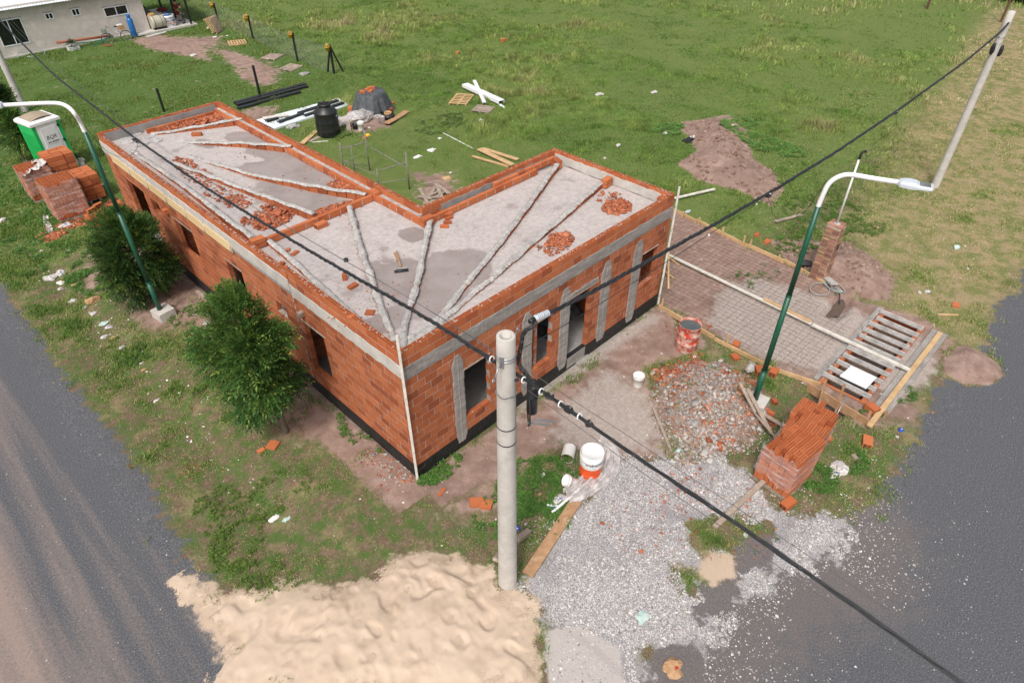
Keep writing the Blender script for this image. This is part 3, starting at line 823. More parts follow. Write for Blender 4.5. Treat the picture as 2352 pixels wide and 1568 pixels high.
# ring beam with ragged edges
def ragged_strip(mb, o, u, w, length, z0, z1, depth, amp, mt, step=.06, tint=.5, seed=0, ends=False):
    """flat cast or smeared strip standing on a wall face; o on the face, w = outward normal"""
    o = np.array(o, float); u = np.array(u, float); w = np.array(w, float); n = max(2, int(length/step)); r = np.random.default_rng(seed)
    lo = np.convolve(r.normal(0, 1, n+5), np.ones(3)/3, 'same')[:n+1]*amp; hi = np.convolve(r.normal(0, 1, n+5), np.ones(3)/3, 'same')[:n+1]*amp
    dd = depth*(1+r.uniform(-.3, .3, n+1))
    vs = []; fs = []
    for i in range(n+1):
        p_ = o+u*length*i/n
        a = z0+lo[i]; b = z1+hi[i]
        vs += [p_+np.array([0, 0, a]), p_+w*dd[i]+np.array([0, 0, a+.006]), p_+w*dd[i]*1.15+np.array([0, 0, (a+b)/2]), p_+w*dd[i]+np.array([0, 0, b-.006]), p_+np.array([0, 0, b])]
    for i in range(n):
        for k in range(4):
            fs.append((i*5+k, (i+1)*5+k, (i+1)*5+k+1, i*5+k+1))
    fs += [(0, 1, 2, 3, 4), tuple(n*5+k for k in (4, 3, 2, 1, 0))]
    mb.add(vs, fs, mt, tint)
def beam_mb():
    mb = MB(); ring(mb, .003, ZB0, ZB1, M_CONC, .6)
    return mb
mb = beam_mb()
ragged_strip(mb, (.06, -.003, 0), (1, 0, 0), (0, -1, 0), WX-.1, ZB0+.01, ZB1-.015, .009, .022, M_CONC, seed=4)
ragged_strip(mb, (-.003, GAP-.02, 0), (0, -1, 0), (-1, 0, 0), GAP-.1, ZB0+.0, ZB1-.01, .010, .025, M_CONCP, seed=5)
ragged_strip(mb, (-.003, LY-.03, 0), (0, -1, 0), (-1, 0, 0), LY-GAP-.05, ZB0+.1, ZB1+.10, .016, .012, M_CONCP, seed=6)
mb.build('ring_beam', M_CONC, house)
mb = MB()
for (a, b) in ((7.1, 10.2), (10.22, 13.1), (13.12, 15.2)):
    mb.obox((-.029, (a+b)/2, ZB0+.075+(.004 if a == 7.1 else 0)), (0, 1, 0), (1, 0, 0), (0, 0, 1), (b-a, .022, .27), M_FORM, rng.random())
for y_ in (7.12, 8.6, 9.7, 11.0, 12.3, 13.7): mb.tube([(-.048, y_, ZB0-.1), (-.055, y_+.02, ZB0+.1), (-.03, y_+.05, ZB0+.3)], .012, 6, M_CONCP)
mb.build('formwork_board', M_FORM, house)
# reinforced column strips on the front face
cols = [(1.22, 1.56, .18, 2.88), (3.43, 3.80, .2, 2.84), (4.82, 5.2, .2, 2.84), (6.44, 6.86, .25, 2.88), (7.84, 8.26, .15, 2.90)]
for k, (a, b, z0_, z1_) in enumerate(cols):
    mb = MB(); r = np.random.default_rng(40+k); n = 44; vs = []; fs = []
    for i in range(n+1):
        z = z0_+(z1_-z0_)*i/n
        e = sstep(0, .10, (z1_-z)/(z1_-z0_))*1.0; e2 = sstep(0, .08, (z-z0_)/(z1_-z0_))
        c_ = (a+b)/2+.006*math.sin(i*.4+k); hw = (b-a)/2*(.45+.55*min(e, .5+.5*e2))
        l_ = c_-hw+r.normal(0, .006); r_ = c_+hw+r.normal(0, .006)
        d_ = .012+.004*r.random()
        vs += [(l_, .0, z), (l_+.012, -d_*.6, z), (l_+.05, -d_, z), (c_-.02, -d_*.8, z), (c_+.01, -d_*1.5, z), (c_+.03, -d_*.8, z), (r_-.04, -d_, z), (r_-.01, -d_*.6, z), (r_, .0, z)]
    for i in range(n):
        for j in range(8): fs.append((i*9+j, i*9+j+1, (i+1)*9+j+1, (i+1)*9+j))
    fs += [tuple(range(8, -1, -1)), tuple(n*9+j for j in range(9))]
    mb.add(vs, fs, M_CONC, .6)
    mb.build('column_strip', M_CONC, house)
# window trim
def sill(h, face='front'):
    mb = MB()
    a, b, c, d = h
    if face == 'front': hollow_row(mb, (a, .06, 0), (b, .06, 0), c-.095, fill=.2, H=.10)
    else: hollow_row(mb, (.07, a, 0), (.07, b, 0), c-.095, fill=.2, H=.10)
    mb.build('sill', M_BRICK2, house)
for h in (FW[0], FW[1], FW[3]): sill(h)
for h in (LWs[0], LWs[2], LWs[3]): sill(h, 'left')
for (a, b, z, mt) in ((1.45, 2.36, 2.34, M_WOODG), (3.72, 4.62, 2.33, M_WOODG), (5.1, 6.3, 2.40, M_WOODG), (8.27, 9.06, 2.33, M_WOODG)):
    mb = MB(); mb.box(a, b, -.022, .10, z, z+.028, mt, .6, .004)
    if a > 5 and a < 6:
        ragged_strip(mb, (a, -.002, 0), (1, 0, 0), (0, -1, 0), 1.2, z+.03, z+.17, .016, .02, M_CONC, seed=9)
    mb.build('lintel', mt, house)
for (a, b, z) in ((3.05, 4.05, 2.42), (9.9, 11.2, 2.45), (7.0, 7.98, 2.42)):
    mb = MB(); mb.box(-.02 if a < 4 else .002, .06, a, b, z, z+.03, M_CONC, .5, .002); mb.build('lintel', M_CONC, house)
# parapets
mb = MB()
def course(mb, o, u, n, z, phase=0): brick_wall(mb, o, u, n, z, 1, .186, phase=phase, L_=.337, mortar=True, bm=M_BRICK2)
ZP = ZB1+.002
course(mb, (0, 0, 0), (1, 0, 0), WX, ZP, 1)
course(mb, (0, GAP-.02, 0), (0, -1, 0), GAP-.02-TH, ZP, 0)
course(mb, (WX, TH, 0), (0, 1, 0), WY-TH, ZP, 0)
course(mb, (WX-TH, WY, 0), (-1, 0, 0), WX-TH-LX+.2, ZP, 0)
hollow_row(mb, (.0, .06, 0), (WX, .06, 0), ZP+.186, fill=.18)
hollow_row(mb, (.06, .12, 0), (.06, GAP-.02, 0), ZP+.186, fill=.22)
hollow_row(mb, (WX-.06, .12, 0), (WX-.06, WY, 0), ZP+.186, fill=.35)
hollow_row(mb, (LX-.12, WY-.06, 0), (WX-.12, WY-.06, 0), ZP+.186, fill=.25)
hollow_row(mb, (.06, GAP+.02, 0), (.06, LY-.12, 0), ZB1+.085, fill=.38)
mb.box(0.008, .112, GAP+.02, LY, ZB1, ZB1+.083, M_MORTARW)
course(mb, (LX, WY, 0), (0, 1, 0), LY-WY, ZP-.03, 0); course(mb, (LX-TH, LY, 0), (-1, 0, 0), LX-TH, ZP-.03, 0)
hollow_row(mb, (LX-.06, WY, 0), (LX-.06, LY-.12, 0), ZP+.156, fill=.15)
hollow_row(mb, (0, LY-.06, 0), (LX, LY-.06, 0), ZP+.156, fill=.25)
mb.build('parapet', M_BRICK2, house)
# rendered inner faces of the parapet, with a ragged top edge
for a_ in (((WX-TH-.003, TH+.02, 0), (0, 1, 0), (-1, 0, 0), WY-2*TH-.04, ZR-.005, HT-.09, .010, .02, M_CONCP, 12),
           ((WX-TH-.25, WY-TH-.003, 0), (-1, 0, 0), (0, -1, 0), WX-LX-.9, ZR-.005, HT-.13, .010, .025, M_CONCG, 13),
           ((LX-TH-.1, LY-TH-.003, 0), (-1, 0, 0), (0, -1, 0), LX-.4, ZR-.005, HT-.07, .010, .015, M_CONCG, 14)):
    mb = MB(); ragged_strip(mb, *a_[:9], seed=a_[9]); mb.build('parapet_render', a_[8], house)
# inner kerb of bricks
mb = MB()
def kerb(a, b, z, T=.10, H=.16, tilt=0):
    a = np.array(a, float); b = np.array(b, float); D = np.linalg.norm(b-a); u = (b-a)/D; n = max(1, round(D/.345)); p = D/n
    for i in range(n):
        c = a+u*(i+.5)*p
        mb.obox((c[0], c[1], z+H/2), u+np.array([0, 0, rng.uniform(-.012, .012)]), (-u[1], u[0], 0), (0, 0, 1), (p-.014, T, H+rng.uniform(-.01, .01)), M_BRICK2, rng.random(), .003)
        if i: mb.obox((a+u*i*p)+np.array([0, 0, z+H*.45]), u, (-u[1], u[0], 0), (0, 0, 1), (.018, T+.008, H*.9), M_MORTARW, None, .004)
kerb((3.90, 6.3, 0), (3.90, LY-.25, 0), ZR+.02); kerb((3.90, 4.15, 0), (3.90, 6.1, 0), ZR+.02)
kerb((4.05, 4.07, 0), (8.3, 4.07, 0), ZR+.02); kerb((6.6, 4.17, 0), (9.2, 4.17, 0), ZR+.10)
kerb((.22, 6.19, 0), (3.82, 6.22, 0), ZR+.015, .11, .17)
kerb((1.4, LY-.32, 0), (3.8, LY-.32, 0), ZR+.01, .10, .13)
mb.build('brick_kerb', M_BRICK2, house)
mb = MB()
mb.box(3.955, LX-TH, 4.3, LY-.13, ZR, ZR+.165, M_MORTARW, .5, .0)
mb.box(4.12, 9.3, 4.125, 4.28, ZR, ZR+.05, M_CONCG, .4)
mb.build('mortar_bed', M_MORTARW, house)
# brick piers at the rib heads
def pier(c, rz, n=2):
    mb = MB()
    for k in range(n): mb.rbox((c[0], c[1], ZR+.09+k*.125), (.34, .19, .105), rz, mt=M_BRICK2, jit=.003); mb.rbox((c[0], c[1], ZR+.09+k*.125-.06), (.3, .16, .02), rz, mt=M_MORTARW)
    mb.build('brick_pier', M_BRICK2, house)
pier((4.0, 4.02), 0); pier((3.93, 6.22), 1.57); pier((9.1, 3.96), 1.2); pier((9.12, 2.05), .1); pier((.33, 6.2), .0)
pier((9.32, .24), 0)
# roof slab, with real damp patches (darker concrete)
xr = np.arange(.10, WX-.09, .07); yr = np.arange(.10, LY-.09, .07)
AX, AY = np.meshgrid(xr, yr, indexing='ij'); ax_, ay_ = AX.ravel(), AY.ravel()
damp = np.zeros_like(ax_)
for (px, py, rx, ry) in ((935, 640, .9, 1.3), (975, 690, .6, .9), (1050, 610, .9, .9), (1080, 620, .6, .6), (950, 540, .5, .5), (640, 345, .9, 2.0), (720, 350, 1.0, 1.6), (690, 440, 1.2, 1.6),
                         (600, 390, .6, 1.0), (800, 425, .6, .8), (880, 740, .8, .4), (1020, 690, .7, .5), (700, 385, .9, .9), (560, 320, .5, .9), (1100, 640, .35, .4), (470, 330, .3, .6)):
    q = G(px, py, ZR); damp = np.maximum(damp, np.clip(1.15-np.hypot((ax_-q[0])/rx, (ay_-q[1])/ry), 0, 1))
hz = (fbm(ax_, ay_, .5, 91)-.5)*.02
me = bpy.data.meshes.new('roof_slab')
hz2 = ZR+hz
V = np.stack([ax_, ay_, hz2], 1); nx_, ny_ = len(xr), len(yr)
I, J = np.meshgrid(np.arange(nx_-1), np.arange(ny_-1), indexing='ij'); b0 = (I*ny_+J).ravel()
Q = np.stack([b0, b0+ny_, b0+ny_+1, b0+1], 1)
keep = ~((V[Q[:, 2], 0] > LX-.06) & (V[Q[:, 2], 1] > WY-.06)); Q = Q[keep]
off = world_of(house)
me.vertices.add(len(V)); me.vertices.foreach_set('co', (V-off).astype(np.float32).ravel())
me.loops.add(len(Q)*4); me.loops.foreach_set('vertex_index', Q.astype(np.int32).ravel())
me.polygons.add(len(Q)); me.polygons.foreach_set('loop_start', np.arange(0, len(Q)*4, 4, dtype=np.int32)); me.polygons.foreach_set('loop_total', np.full(len(Q), 4, np.int32))
me.polygons.foreach_set('use_smooth', np.ones(len(Q), bool)); me.update(calc_edges=True)
atd = me.attributes.new('damp', 'FLOAT', 'POINT'); atd.data.foreach_set('value', damp.astype(np.float32))
ro = bpy.data.objects.new('roof_slab', me); COL.objects.link(ro); ro.parent = house
m, nt, N, L, P = newmat('roof_concrete')
a = N.new('ShaderNodeAttribute'); a.attribute_name = 'damp'
n1 = noise_node(nt, 1.3, 5, .6).outputs[0]; n2 = noise_node(nt, 9, 5, .7).outputs[0]; n3 = noise_node(nt, 45, 3, .7).outputs[0]
v = mathn(nt, 'ADD', a.outputs['Fac'], mathn(nt, 'MULTIPLY_ADD', n1, 1.5, mathn(nt, 'MULTIPLY_ADD', n2, .30, -.76)))
f = ramp(nt, v, [(.30, (0, 0, 0)), (.42, (1, 1, 1))]).outputs[0]
dryc = ramp(nt, n2, [(.3, (.36, .325, .315)), (.5, (.45, .415, .405)), (.7, (.53, .495, .485))]).outputs[0]
wetc = ramp(nt, n1, [(.35, (.25, .215, .205)), (.65, (.32, .285, .275))]).outputs[0]
c = mix(nt, f, dryc, wetc)
c = mix(nt, mathn(nt, 'MULTIPLY', ramp(nt, n3, [(.56, (0, 0, 0)), (.66, (1, 1, 1))]).outputs[0], ramp(nt, n1, [(.42, (0, 0, 0)), (.6, (.8, .8, .8))]).outputs[0]), c, (.24, .21, .20))
c = mix(nt, mathn(nt, 'MULTIPLY', n3, .4), c, (.5, .42, .38), 'OVERLAY')
L.new(c, P.inputs['Base Color']); P.inputs['Roughness'].default_value = .9
b = N.new('ShaderNodeBump'); b.inputs['Strength'].default_value = .4; b.inputs['Distance'].default_value = .012; L.new(mathn(nt, 'MULTIPLY_ADD', n3, .5, n2), b.inputs['Height']); L.new(b.outputs[0], P.inputs['Normal'])
me.materials.append(m)
mb = MB(); mb.box(.12, WX-.12, .12, WY-.12, ZR-.19, ZR-.03, M_CONCG); mb.box(.12, LX-.12, WY-.12, LY-.12, ZR-.19, ZR-.03, M_CONCG)
mb.build('ceiling_slab', M_CONCG, house)
# ribs: a line of bricks with a mortar cap, lower towards the drain corner
def rib(pts, h0, h1, k, w=.115, bare=0.0):
    h0 *= 1.75 if k >= 7 else 1.25; h1 *= 1.2
    pts = [np.array(p_, float) for p_ in pts]; pts = [np.array((p_[0], p_[1], 0.)) for p_ in pts]
    D = [0]
    for i in range(1, len(pts)): D.append(D[-1]+np.linalg.norm((pts[i]-pts[i-1])[:2]))
    def pos(s):
        for i in range(1, len(pts)):
            if s <= D[i] or i == len(pts)-1:
                t = (s-D[i-1])/(D[i]-D[i-1]); return pts[i-1]*(1-t)+pts[i]*t, (pts[i]-pts[i-1])/(D[i]-D[i-1])
    T = D[-1]; mb = MB(); cap = MB(); r = np.random.default_rng(200+k)
    s = 0
    while s < T-.1:
        e = min(T, s+.30); c_, u = pos((s+e)/2); u = u/np.linalg.norm(u[:2]); h = h0+(h1-h0)*(s+e)/2/T
        if h > .045: mb.obox((c_[0], c_[1], ZR-.01+h*.46), u, (-u[1], u[0], 0), (0, 0, 1), (e-s-.012, w, h*.92), M_BRICK, r.random()*.5, .004)
        s += .312
    n = int(T/.055); vs = []; fs = []; ph = r.uniform(0, 6, 4)
    for i in range(n+1):
        s = T*i/n; c_, u = pos(s); u = u/np.linalg.norm(u[:2]); v = np.array([-u[1], u[0], 0]); h = h0+(h1-h0)*s/T
        wig = .008*math.sin(s*2.2+ph[0])+.005*math.sin(s*5.3+ph[1]); ww = w*.5+.010+.008*math.sin(s*7+ph[2])+r.normal(0, .007)
        z = ZR+h+.012*math.sin(s*6+ph[3])+r.normal(0, .005)
        skirt = (h+.03) if h < .05 else .014
        c_ = c_+v*wig
        for (a_, dz) in ((-ww-.006-r.random()*.01, -skirt-r.random()*.02), (-ww, -.012), (-ww*.45, .016), (ww*.4, .02), (ww, -.01), (ww+.004+r.random()*.01, -skirt-r.random()*.02)):
            q = c_+v*a_; vs.append((q[0], q[1], z+dz))
    for i in range(n):
        for j in range(5): fs.append((i*6+j, i*6+j+1, (i+1)*6+j+1, (i+1)*6+j))
    fs += [tuple(range(5, -1, -1)), tuple(n*6+j for j in range(6))]
    cap.add(vs, fs, M_MORTARW, .6)
    # crumbs of grey mortar along the foot
    for i in range(int(T*26)):
        s = r.uniform(0, T); c_, u = pos(s); v = np.array([-u[1], u[0], 0]); sd = 1 if r.random() < .72 else -1
        q = c_+v*(-sd)*(w*.5+abs(r.normal(0, .035))); blob(cap, (q[0], q[1], ZR+.002), (r.uniform(.008, .026),)*2+(r.uniform(.005, .014),), M_CONCG, seed=i+k*997, n=5)
    bo = mb.build('roof_rib', M_BRICK, house)
    cap.build('mortar_cap', M_MORTARW, bo)
Z5 = ZR+.12
def RP(*a, z=ZR+.10): return [G(*p_, z) for p_ in a]
rib(RP((990, 500), (960, 640), (930, 740), (924, 795)), .15, .05, 1)
rib(RP((1283, 378), (1170, 530), (1045, 680), (960, 778)), .16, .04, 2)
rib(RP((1390, 416), (1200, 575), (1050, 700), (1003, 738)), .14, .035, 3)
rib(RP((1000, 742), (975, 757), (950, 778)), .05, .04, 4)
rib(RP((802, 478), (835, 590), (872, 690), (905, 780)), .14, .05, 5)
rib(RP((620, 555), (680, 605), (750, 665), (830, 735)), .13, .02, 6)
rib(RP((558, 279), (420, 296), (345, 304)), .13, .03, 7)
rib(RP((503, 248), (400, 273), (330, 298)), .11, .03, 8)
rib(RP((672, 344), (560, 331), (480, 326), (400, 318)), .14, .02, 9)
rib(RP((842, 455), (720, 432), (588, 403), (500, 374), (430, 352)), .14, .015, 10)
rib(RP((725, 500), (655, 473), (588, 446), (480, 402), (345, 348)), .14, .015, 11)
rib(RP((583, 556), (520, 506), (420, 425), (330, 362), (303, 342)), .15, .04, 12)
for k, (px, py, s) in enumerate(((990, 748, .16), (975, 762, .14), (965, 775, .17), (945, 788, .12), (1012, 742, .1), (945, 772, .12), (300, 322, .3), (325, 330, .25), (345, 312, .22), (312, 308, .2), (360, 322, .2), (285, 320, .2))):
    mb = MB(); q = G(px, py, ZR+.02); blob(mb, (q[0], q[1], ZR+.01), (s, s*.8, .035), M_MORTARW, .7, seed=k, n=9); mb.build('mortar_lump', M_MORTARW, house)
# loose brick sticking out over the window
mb = MB(); mb.rbox((-.02, 11.5, 2.56), (.20, .17, .13), 0, 0, 0, M_BRICK2); mb.build('putlog_brick', M_BRICK2, house); mb = MB(); mb.rbox((-.06, GAP-.35, 2.72), (.16, .12, .12), .1, 0, 0, M_WOODG)
mb.build('putlog_brick', M_BRICK2, house)
# ---------------------------------------------------------------- scatter helpers
def box_cloud(Pn, S, rz, rx, ry, col):
    n = len(Pn)
    c = np.array([(i, j, k) for i in (-.5, .5) for j in (-.5, .5) for k in (-.5, .5)])
    v = c[None]*S[:, None, :]*(1+rng.uniform(-.18, .18, (n, 8, 1)))
    def rot(v, a, i, j):
        ca, sa = np.cos(a)[:, None], np.sin(a)[:, None]
        vi, vj = v[..., i]*ca-v[..., j]*sa, v[..., i]*sa+v[..., j]*ca
        v = v.copy(); v[..., i] = vi; v[..., j] = vj; return v
    v = rot(v, rx, 1, 2); v = rot(v, ry, 0, 2); v = rot(v, rz, 0, 1)
    V = (v+Pn[:, None, :]).reshape(-1, 3)
    q = np.array([(0, 1, 3), (0, 3, 2), (4, 6, 7), (4, 7, 5), (0, 4, 5), (0, 5, 1), (2, 3, 7), (2, 7, 6), (0, 2, 6), (0, 6, 4), (1, 5, 7), (1, 7, 3)])
    F = (q[None]+8*np.arange(n)[:, None, None]).reshape(-1, 3)
    return V, F, np.repeat(col, 8, 0)
def pick(cols, n, jit=.18):
    cols = np.array(cols, float); c = cols[rng.integers(0, len(cols), n)]
    return np.clip(c*(1+rng.uniform(-jit, jit, (n, 1))), 0, 1)
def shards(name, spots, n, size, cols, zf, label, cat='rubble', dome=.0, flat=.35, power=.6, group=None, k_=.62):
    """spots: list of (x, y, rx, ry, rot, weight)"""
    n = int(n*1.5); size = size*k_; dome = dome*.5; flat = flat*.75
    w = np.array([s[5] for s in spots], float); w /= w.sum(); k = rng.choice(len(spots), n, p=w)
    S_ = np.array([s[:5] for s in spots])[k]
    a = rng.uniform(0, 2*PI, n); r = rng.random(n)**power
    u, v = S_[:, 2]*r*np.cos(a), S_[:, 3]*r*np.sin(a)
    x = S_[:, 0]+u*np.cos(S_[:, 4])-v*np.sin(S_[:, 4]); y = S_[:, 1]+u*np.sin(S_[:, 4])+v*np.cos(S_[:, 4])
    sz = size*rng.lognormal(0, .45, n)
    S3 = np.stack([sz, sz*rng.uniform(.4, .9, n), sz*rng.uniform(flat*.4, flat, n)], 1)
    z = zf(x, y)+dome*np.clip(1-r*r, 0, 1)*rng.random(n)+S3[:, 2]*.4
    V, F, c = box_cloud(np.stack([x, y, z], 1), S3, rng.uniform(0, 6.3, n), rng.normal(0, .35, n), rng.normal(0, .35, n), pick(cols, n))
    o = fast_mesh(name, V, F, c, M_PIECES)
    return tag(o, label, cat, group, 'stuff')
RED = [(.44, .135, .06), (.38, .11, .05), (.50, .18, .09), (.30, .085, .04)]
GREY = [(.34, .315, .295), (.42, .39, .36), (.26, .235, .22), (.48, .44, .41)]

# ---------------------------------------------------------------- on the roof
rz_ = lambda x, y: np.full_like(x, ZR+.012)
def rs(px, py, rx, ry, rot=0, w=1.0):
    q = G(px, py, ZR+.03); return (q[0], q[1], rx, ry, rot, w)
RPG = 'piles of broken brick on the roof'
shards('brick_rubble_pile', [rs(1418, 474, .48, .38), rs(1418, 474, .25, .2, 0, 1.0), rs(1400, 455, .5, .35, 0, .12)], 520, .095, RED, rz_, 'heap of broken orange brick on the roof by its right hand corner', dome=.12, group=RPG)
shards('brick_rubble_pile', [rs(1288, 548, .38, .32), rs(1275, 565, .5, .35, 0, .35)], 430, .07, RED, rz_, 'heap of broken orange brick on the roof beside the front parapet', dome=.09, group=RPG)
shards('brick_rubble_pile', [rs(803, 430, .75, .42, 1.9), rs(790, 425, .4, .3)], 700, .075, RED, rz_, 'broken brick heaped against the far side of the cross row near the yard', dome=.06, group=RPG)
shards('brick_rubble_pile', [rs(770, 478, .9, .26, -.2), rs(745, 488, .4, .25)], 520, .075, RED, rz_, 'long low heap of broken brick along the cross row of bricks', dome=.07, group=RPG)
shards('brick_rubble_pile', [rs(628, 502, .62, .42, .3), rs(612, 492, .8, .5, .3, .4)], 420, .11, RED, rz_, 'heap of large brick shards on the left wing beside the cross row', dome=.09, group=RPG)
shards('brick_rubble_pile', [rs(450, 278, 1.35, .5, -.05), rs(490, 270, .7, .35), rs(400, 290, .9, .3, .0, .5)], 700, .11, RED, rz_, 'long strip of broken brick at the far end of the roof', dome=.09, group=RPG)
shards('brick_rubble_pile', [rs(450, 400, .4, 1.1, .0), rs(500, 440, .35, .9, .0), rs(545, 462, .35, .5), rs(420, 375, .3, .6)], 330, .085, RED, rz_, 'scattered brick shards spread along the street side of the left wing', dome=.02, group=RPG)
shards('brick_crumbs', [rs(900, 620, 4.5, 1.6, .1), rs(880, 700, 1.2, .9), rs(650, 400, 1.6, 4)], 260, .035, RED, rz_, 'brick crumbs strewn thinly over the concrete roof', 'crumbs')

def solid_brick(c, rz, label, size=(.24, .12, .06), tilt=0, mt=M_BRICK, group='loose bricks on the roof', name='brick', cells=False):
    mb = MB(); mb.rbox((0, 0, size[2]/2), size, mt=mt, jit=.004)
    if cells:
        for j in range(2):
            for k in range(3):
                mb.rbox((size[0]/2+.001, (j-.5)*size[1]*.42, size[2]*(.2+.3*k)), (.004, size[1]*.33, size[2]*.2), mt=M_HOLESHADE)  # dark plates on the end faces paint the shaded cell mouths
                mb.rbox((-size[0]/2-.001, (j-.5)*size[1]*.42, size[2]*(.2+.3*k)), (.004, size[1]*.33, size[2]*.2), mt=M_HOLESHADE)
    o = mb.build(name, mt, base=(0, 0, 0)); tag(o, label, 'brick', group); place(o, c, rz, ry=tilt); return o
def roofp(px, py, z=ZR): return G(px, py, z)
for (px, py, rz, dz, lb) in ((1030, 494, .15, .06, 'small orange brick lying on top of another by the inner roof corner'), (1031, 500, .5, 0, 'small orange brick under another one by the inner roof corner'),
                             (1028, 510, -.1, 0, 'small orange brick, third from the inner roof corner'), (1021, 519, -.2, 0, 'small orange brick at the near end of the row of four by the inner corner')):
    solid_brick(roofp(px, py+3)+np.array([0, 0, dz]), rz-.6, lb, (.22, .11, .06), mt=M_BRICK2)
solid_brick(roofp(793, 642), .9, 'mottled old brick standing on the roof left of the cables', (.13, .10, .16))
solid_brick(roofp(811, 660), .1, 'brown brick lying on the roof just below the mottled one', (.24, .13, .07), mt=M_BRICK)
solid_brick(roofp(453, 312), -.7, 'single dark brick lying on the far part of the left wing roof', (.32, .14, .11), mt=M_BRICK)
solid_brick(roofp(738, 521), .05, 'whole hollow brick lying on the roof beside the cross row', (.33, .19, .12), mt=M_BRICK2, cells=True)
solid_brick(roofp(656, 620), -.5, 'half brick with a clean cut face near the street side parapet', (.14, .12, .09), mt=M_BRICK2)
solid_brick(roofp(649, 608), .6, 'broken brick end behind a half brick at the street side parapet', (.11, .11, .07), mt=M_BRICK2)
solid_brick(roofp(678, 583), .3, 'brick piece half hidden under the power cable on the roof', (.2, .1, .05), mt=M_BRICK2)
solid_brick(roofp(662, 576), .8, 'smaller brick piece behind the one under the cable', (.13, .09, .05), mt=M_BRICK2)
solid_brick(roofp(850, 719), .7, 'flat broken brick plate on the roof near the drain corner', (.17, .2, .035), mt=M_BRICK)
solid_brick(G(808, 726, HT-.02), .3, 'orange brick chip lying on the parapet top near the front corner', (.2, .09, .02), mt=M_BRICK2, tilt=.1)
# black spool and rubber-headed tool
mb = MB(); q = roofp(795, 600)
mb.lathe(q, [(.0, 0), (.055, 0), (.055, .018), (.025, .02), (.025, .05), (.055, .052), (.055, .07), (.02, .07), (.018, .04)], 18, M_BLACKP)
tag(mb.build('cable_spool', M_BLACKP), 'small black spool lying on the pale roof concrete', 'spool')
a = roofp(911, 580); b = roofp(921, 618); hd = roofp(922, 625)
tool = empty('hand_broom', hd, 'short wooden handled tool with a long black head lying on the roof', 'hand tool')
mb = MB(); mb.beam(a+[0, 0, .05], b+[0, 0, .05], .04, .025, M_PLANK); mb.build('handle', M_PLANK, tool)
mb = MB(); mb.beam(roofp(906, 582)+[0, 0, .02], roofp(914, 600)+[0, 0, .03], .045, .02, M_PLANK); mb.build('handle_brace', M_PLANK, tool)
mb = MB(); d0, d1 = roofp(906, 627), roofp(938, 623); mb.tube([d0+[0, 0, .035], (d0+d1)/2+[0, 0, .04], d1+[0, 0, .035]], [.03, .035, .03], 10, M_BLACKP); mb.build('head', M_BLACKP, tool)
mb = MB(); mb.beam(roofp(907, 622)+[0, 0, .055], roofp(937, 619)+[0, 0, .055], .03, .015, M_MORTARW)
mb.build('mortar_crust', M_MORTARW, tool)
mb = MB(); q = roofp(2048*.5742+57, 392+172); mb.rbox((q[0], q[1], ZR+.02), (.15, .06, .02), .5, mt=M_WOODG)
tag(mb.build('wood_offcut', M_WOODG), 'small pale wood offcut lying on the roof beside a rib', 'offcut')
# corner battens tied with wire
for (b_, px, py, zt, lb) in ((np.array([-.055, -.045, 0]), 908, 764, 4.3, 'tall white wooden batten tied upright at the front corner of the brick house'),
                             (np.array([9.56, -.03, 0]), 1552, 430, 3.95, 'tall white wooden batten tied upright at the right end of the brick front')):
    t = empty('corner_batten', b_, lb, 'batten', 'upright battens at the house corners')
    top_ = b_+[(-.02 if b_[0] < 0 else .02), -.02, zt]
    mb = MB(); mb.beam(b_, top_, .055, .035, M_BATTEN, up=(1, 1, 0)); mb.build('batten', M_BATTEN, t)
    mb = MB()
    for z in (.35, .95, 1.9, 2.6, 3.35):
        s = -1 if b_[0] > 5 else 1
        mb.tube([b_+[.0, -.03, z+.02], b_+[.05*s, -.035, z], b_+[.22*s, -.02, z-.03*math.sin(z*7)], b_+[.30*s, .05, z+.03]], .004, 5, M_RUST)
    mb.build('tie_wire', M_RUST, t)

# ---------------------------------------------------------------- poles, lamps and cables
def concrete_pole(c, h, r0, r1, label, lean=(0, 0), name='concrete_pole', hollow_top=True):
    t = empty(name, c, label, 'utility pole', 'concrete utility poles')
    mb = MB(); n = 14; pts = []
    prof = [(r0+(r1-r0)*i/n, h*i/n) for i in range(n+1)]
    if hollow_top: prof += [(r1*.93, h+.012), (r1*.56, h+.01), (r1*.52, h-1.2), (0.001, h-1.21)]
    else: prof += [(0.001, h+.01)]
    mb.lathe(c, prof, 28, M_CONCP)
    if lean != (0, 0): mb.v = [(x+lean[0]*(z-c[2])/h, y+lean[1]*(z-c[2])/h, z) for x, y, z in mb.v]
    mb.build('shaft', M_CONCP, t); return t
cp = at(-.43, -3.32)
cp[2] = 0
pole = concrete_pole(cp, 6.33, .188, .137, 'thick round concrete pole standing on the corner by the sand, hollow top')
def rad(z): return .188+(.137-.188)*z/6.33
mb = MB()
for z in (4.55, 4.2): 
    mb.lathe((cp[0], cp[1], z), [(rad(z)+.001, 0), (rad(z)+.004, .002), (rad(z)+.004, .022), (rad(z)+.001, .024)], 28, M_INK)
mb.build('black_band', M_INK, pole)
mb = MB()
for z in (5.98, 5.93): mb.lathe((cp[0], cp[1], z), [(rad(z), 0), (rad(z)+.008, .005), (rad(z)+.008, .02), (rad(z), .025)], 28, M_STEEL)
mb.build('steel_strap', M_STEEL, pole)
mb = MB(); n = 30
for k in range(n):
    a_ = 2*PI*k/n; z = 5.27+.012*math.sin(k); mb.rbox((cp[0]+(rad(5.27)+.008)*math.cos(a_), cp[1]+(rad(5.27)+.008)*math.sin(a_), z), (.03, .012, .016), a_+PI/2+.4*(k % 2), mt=M_STEEL)
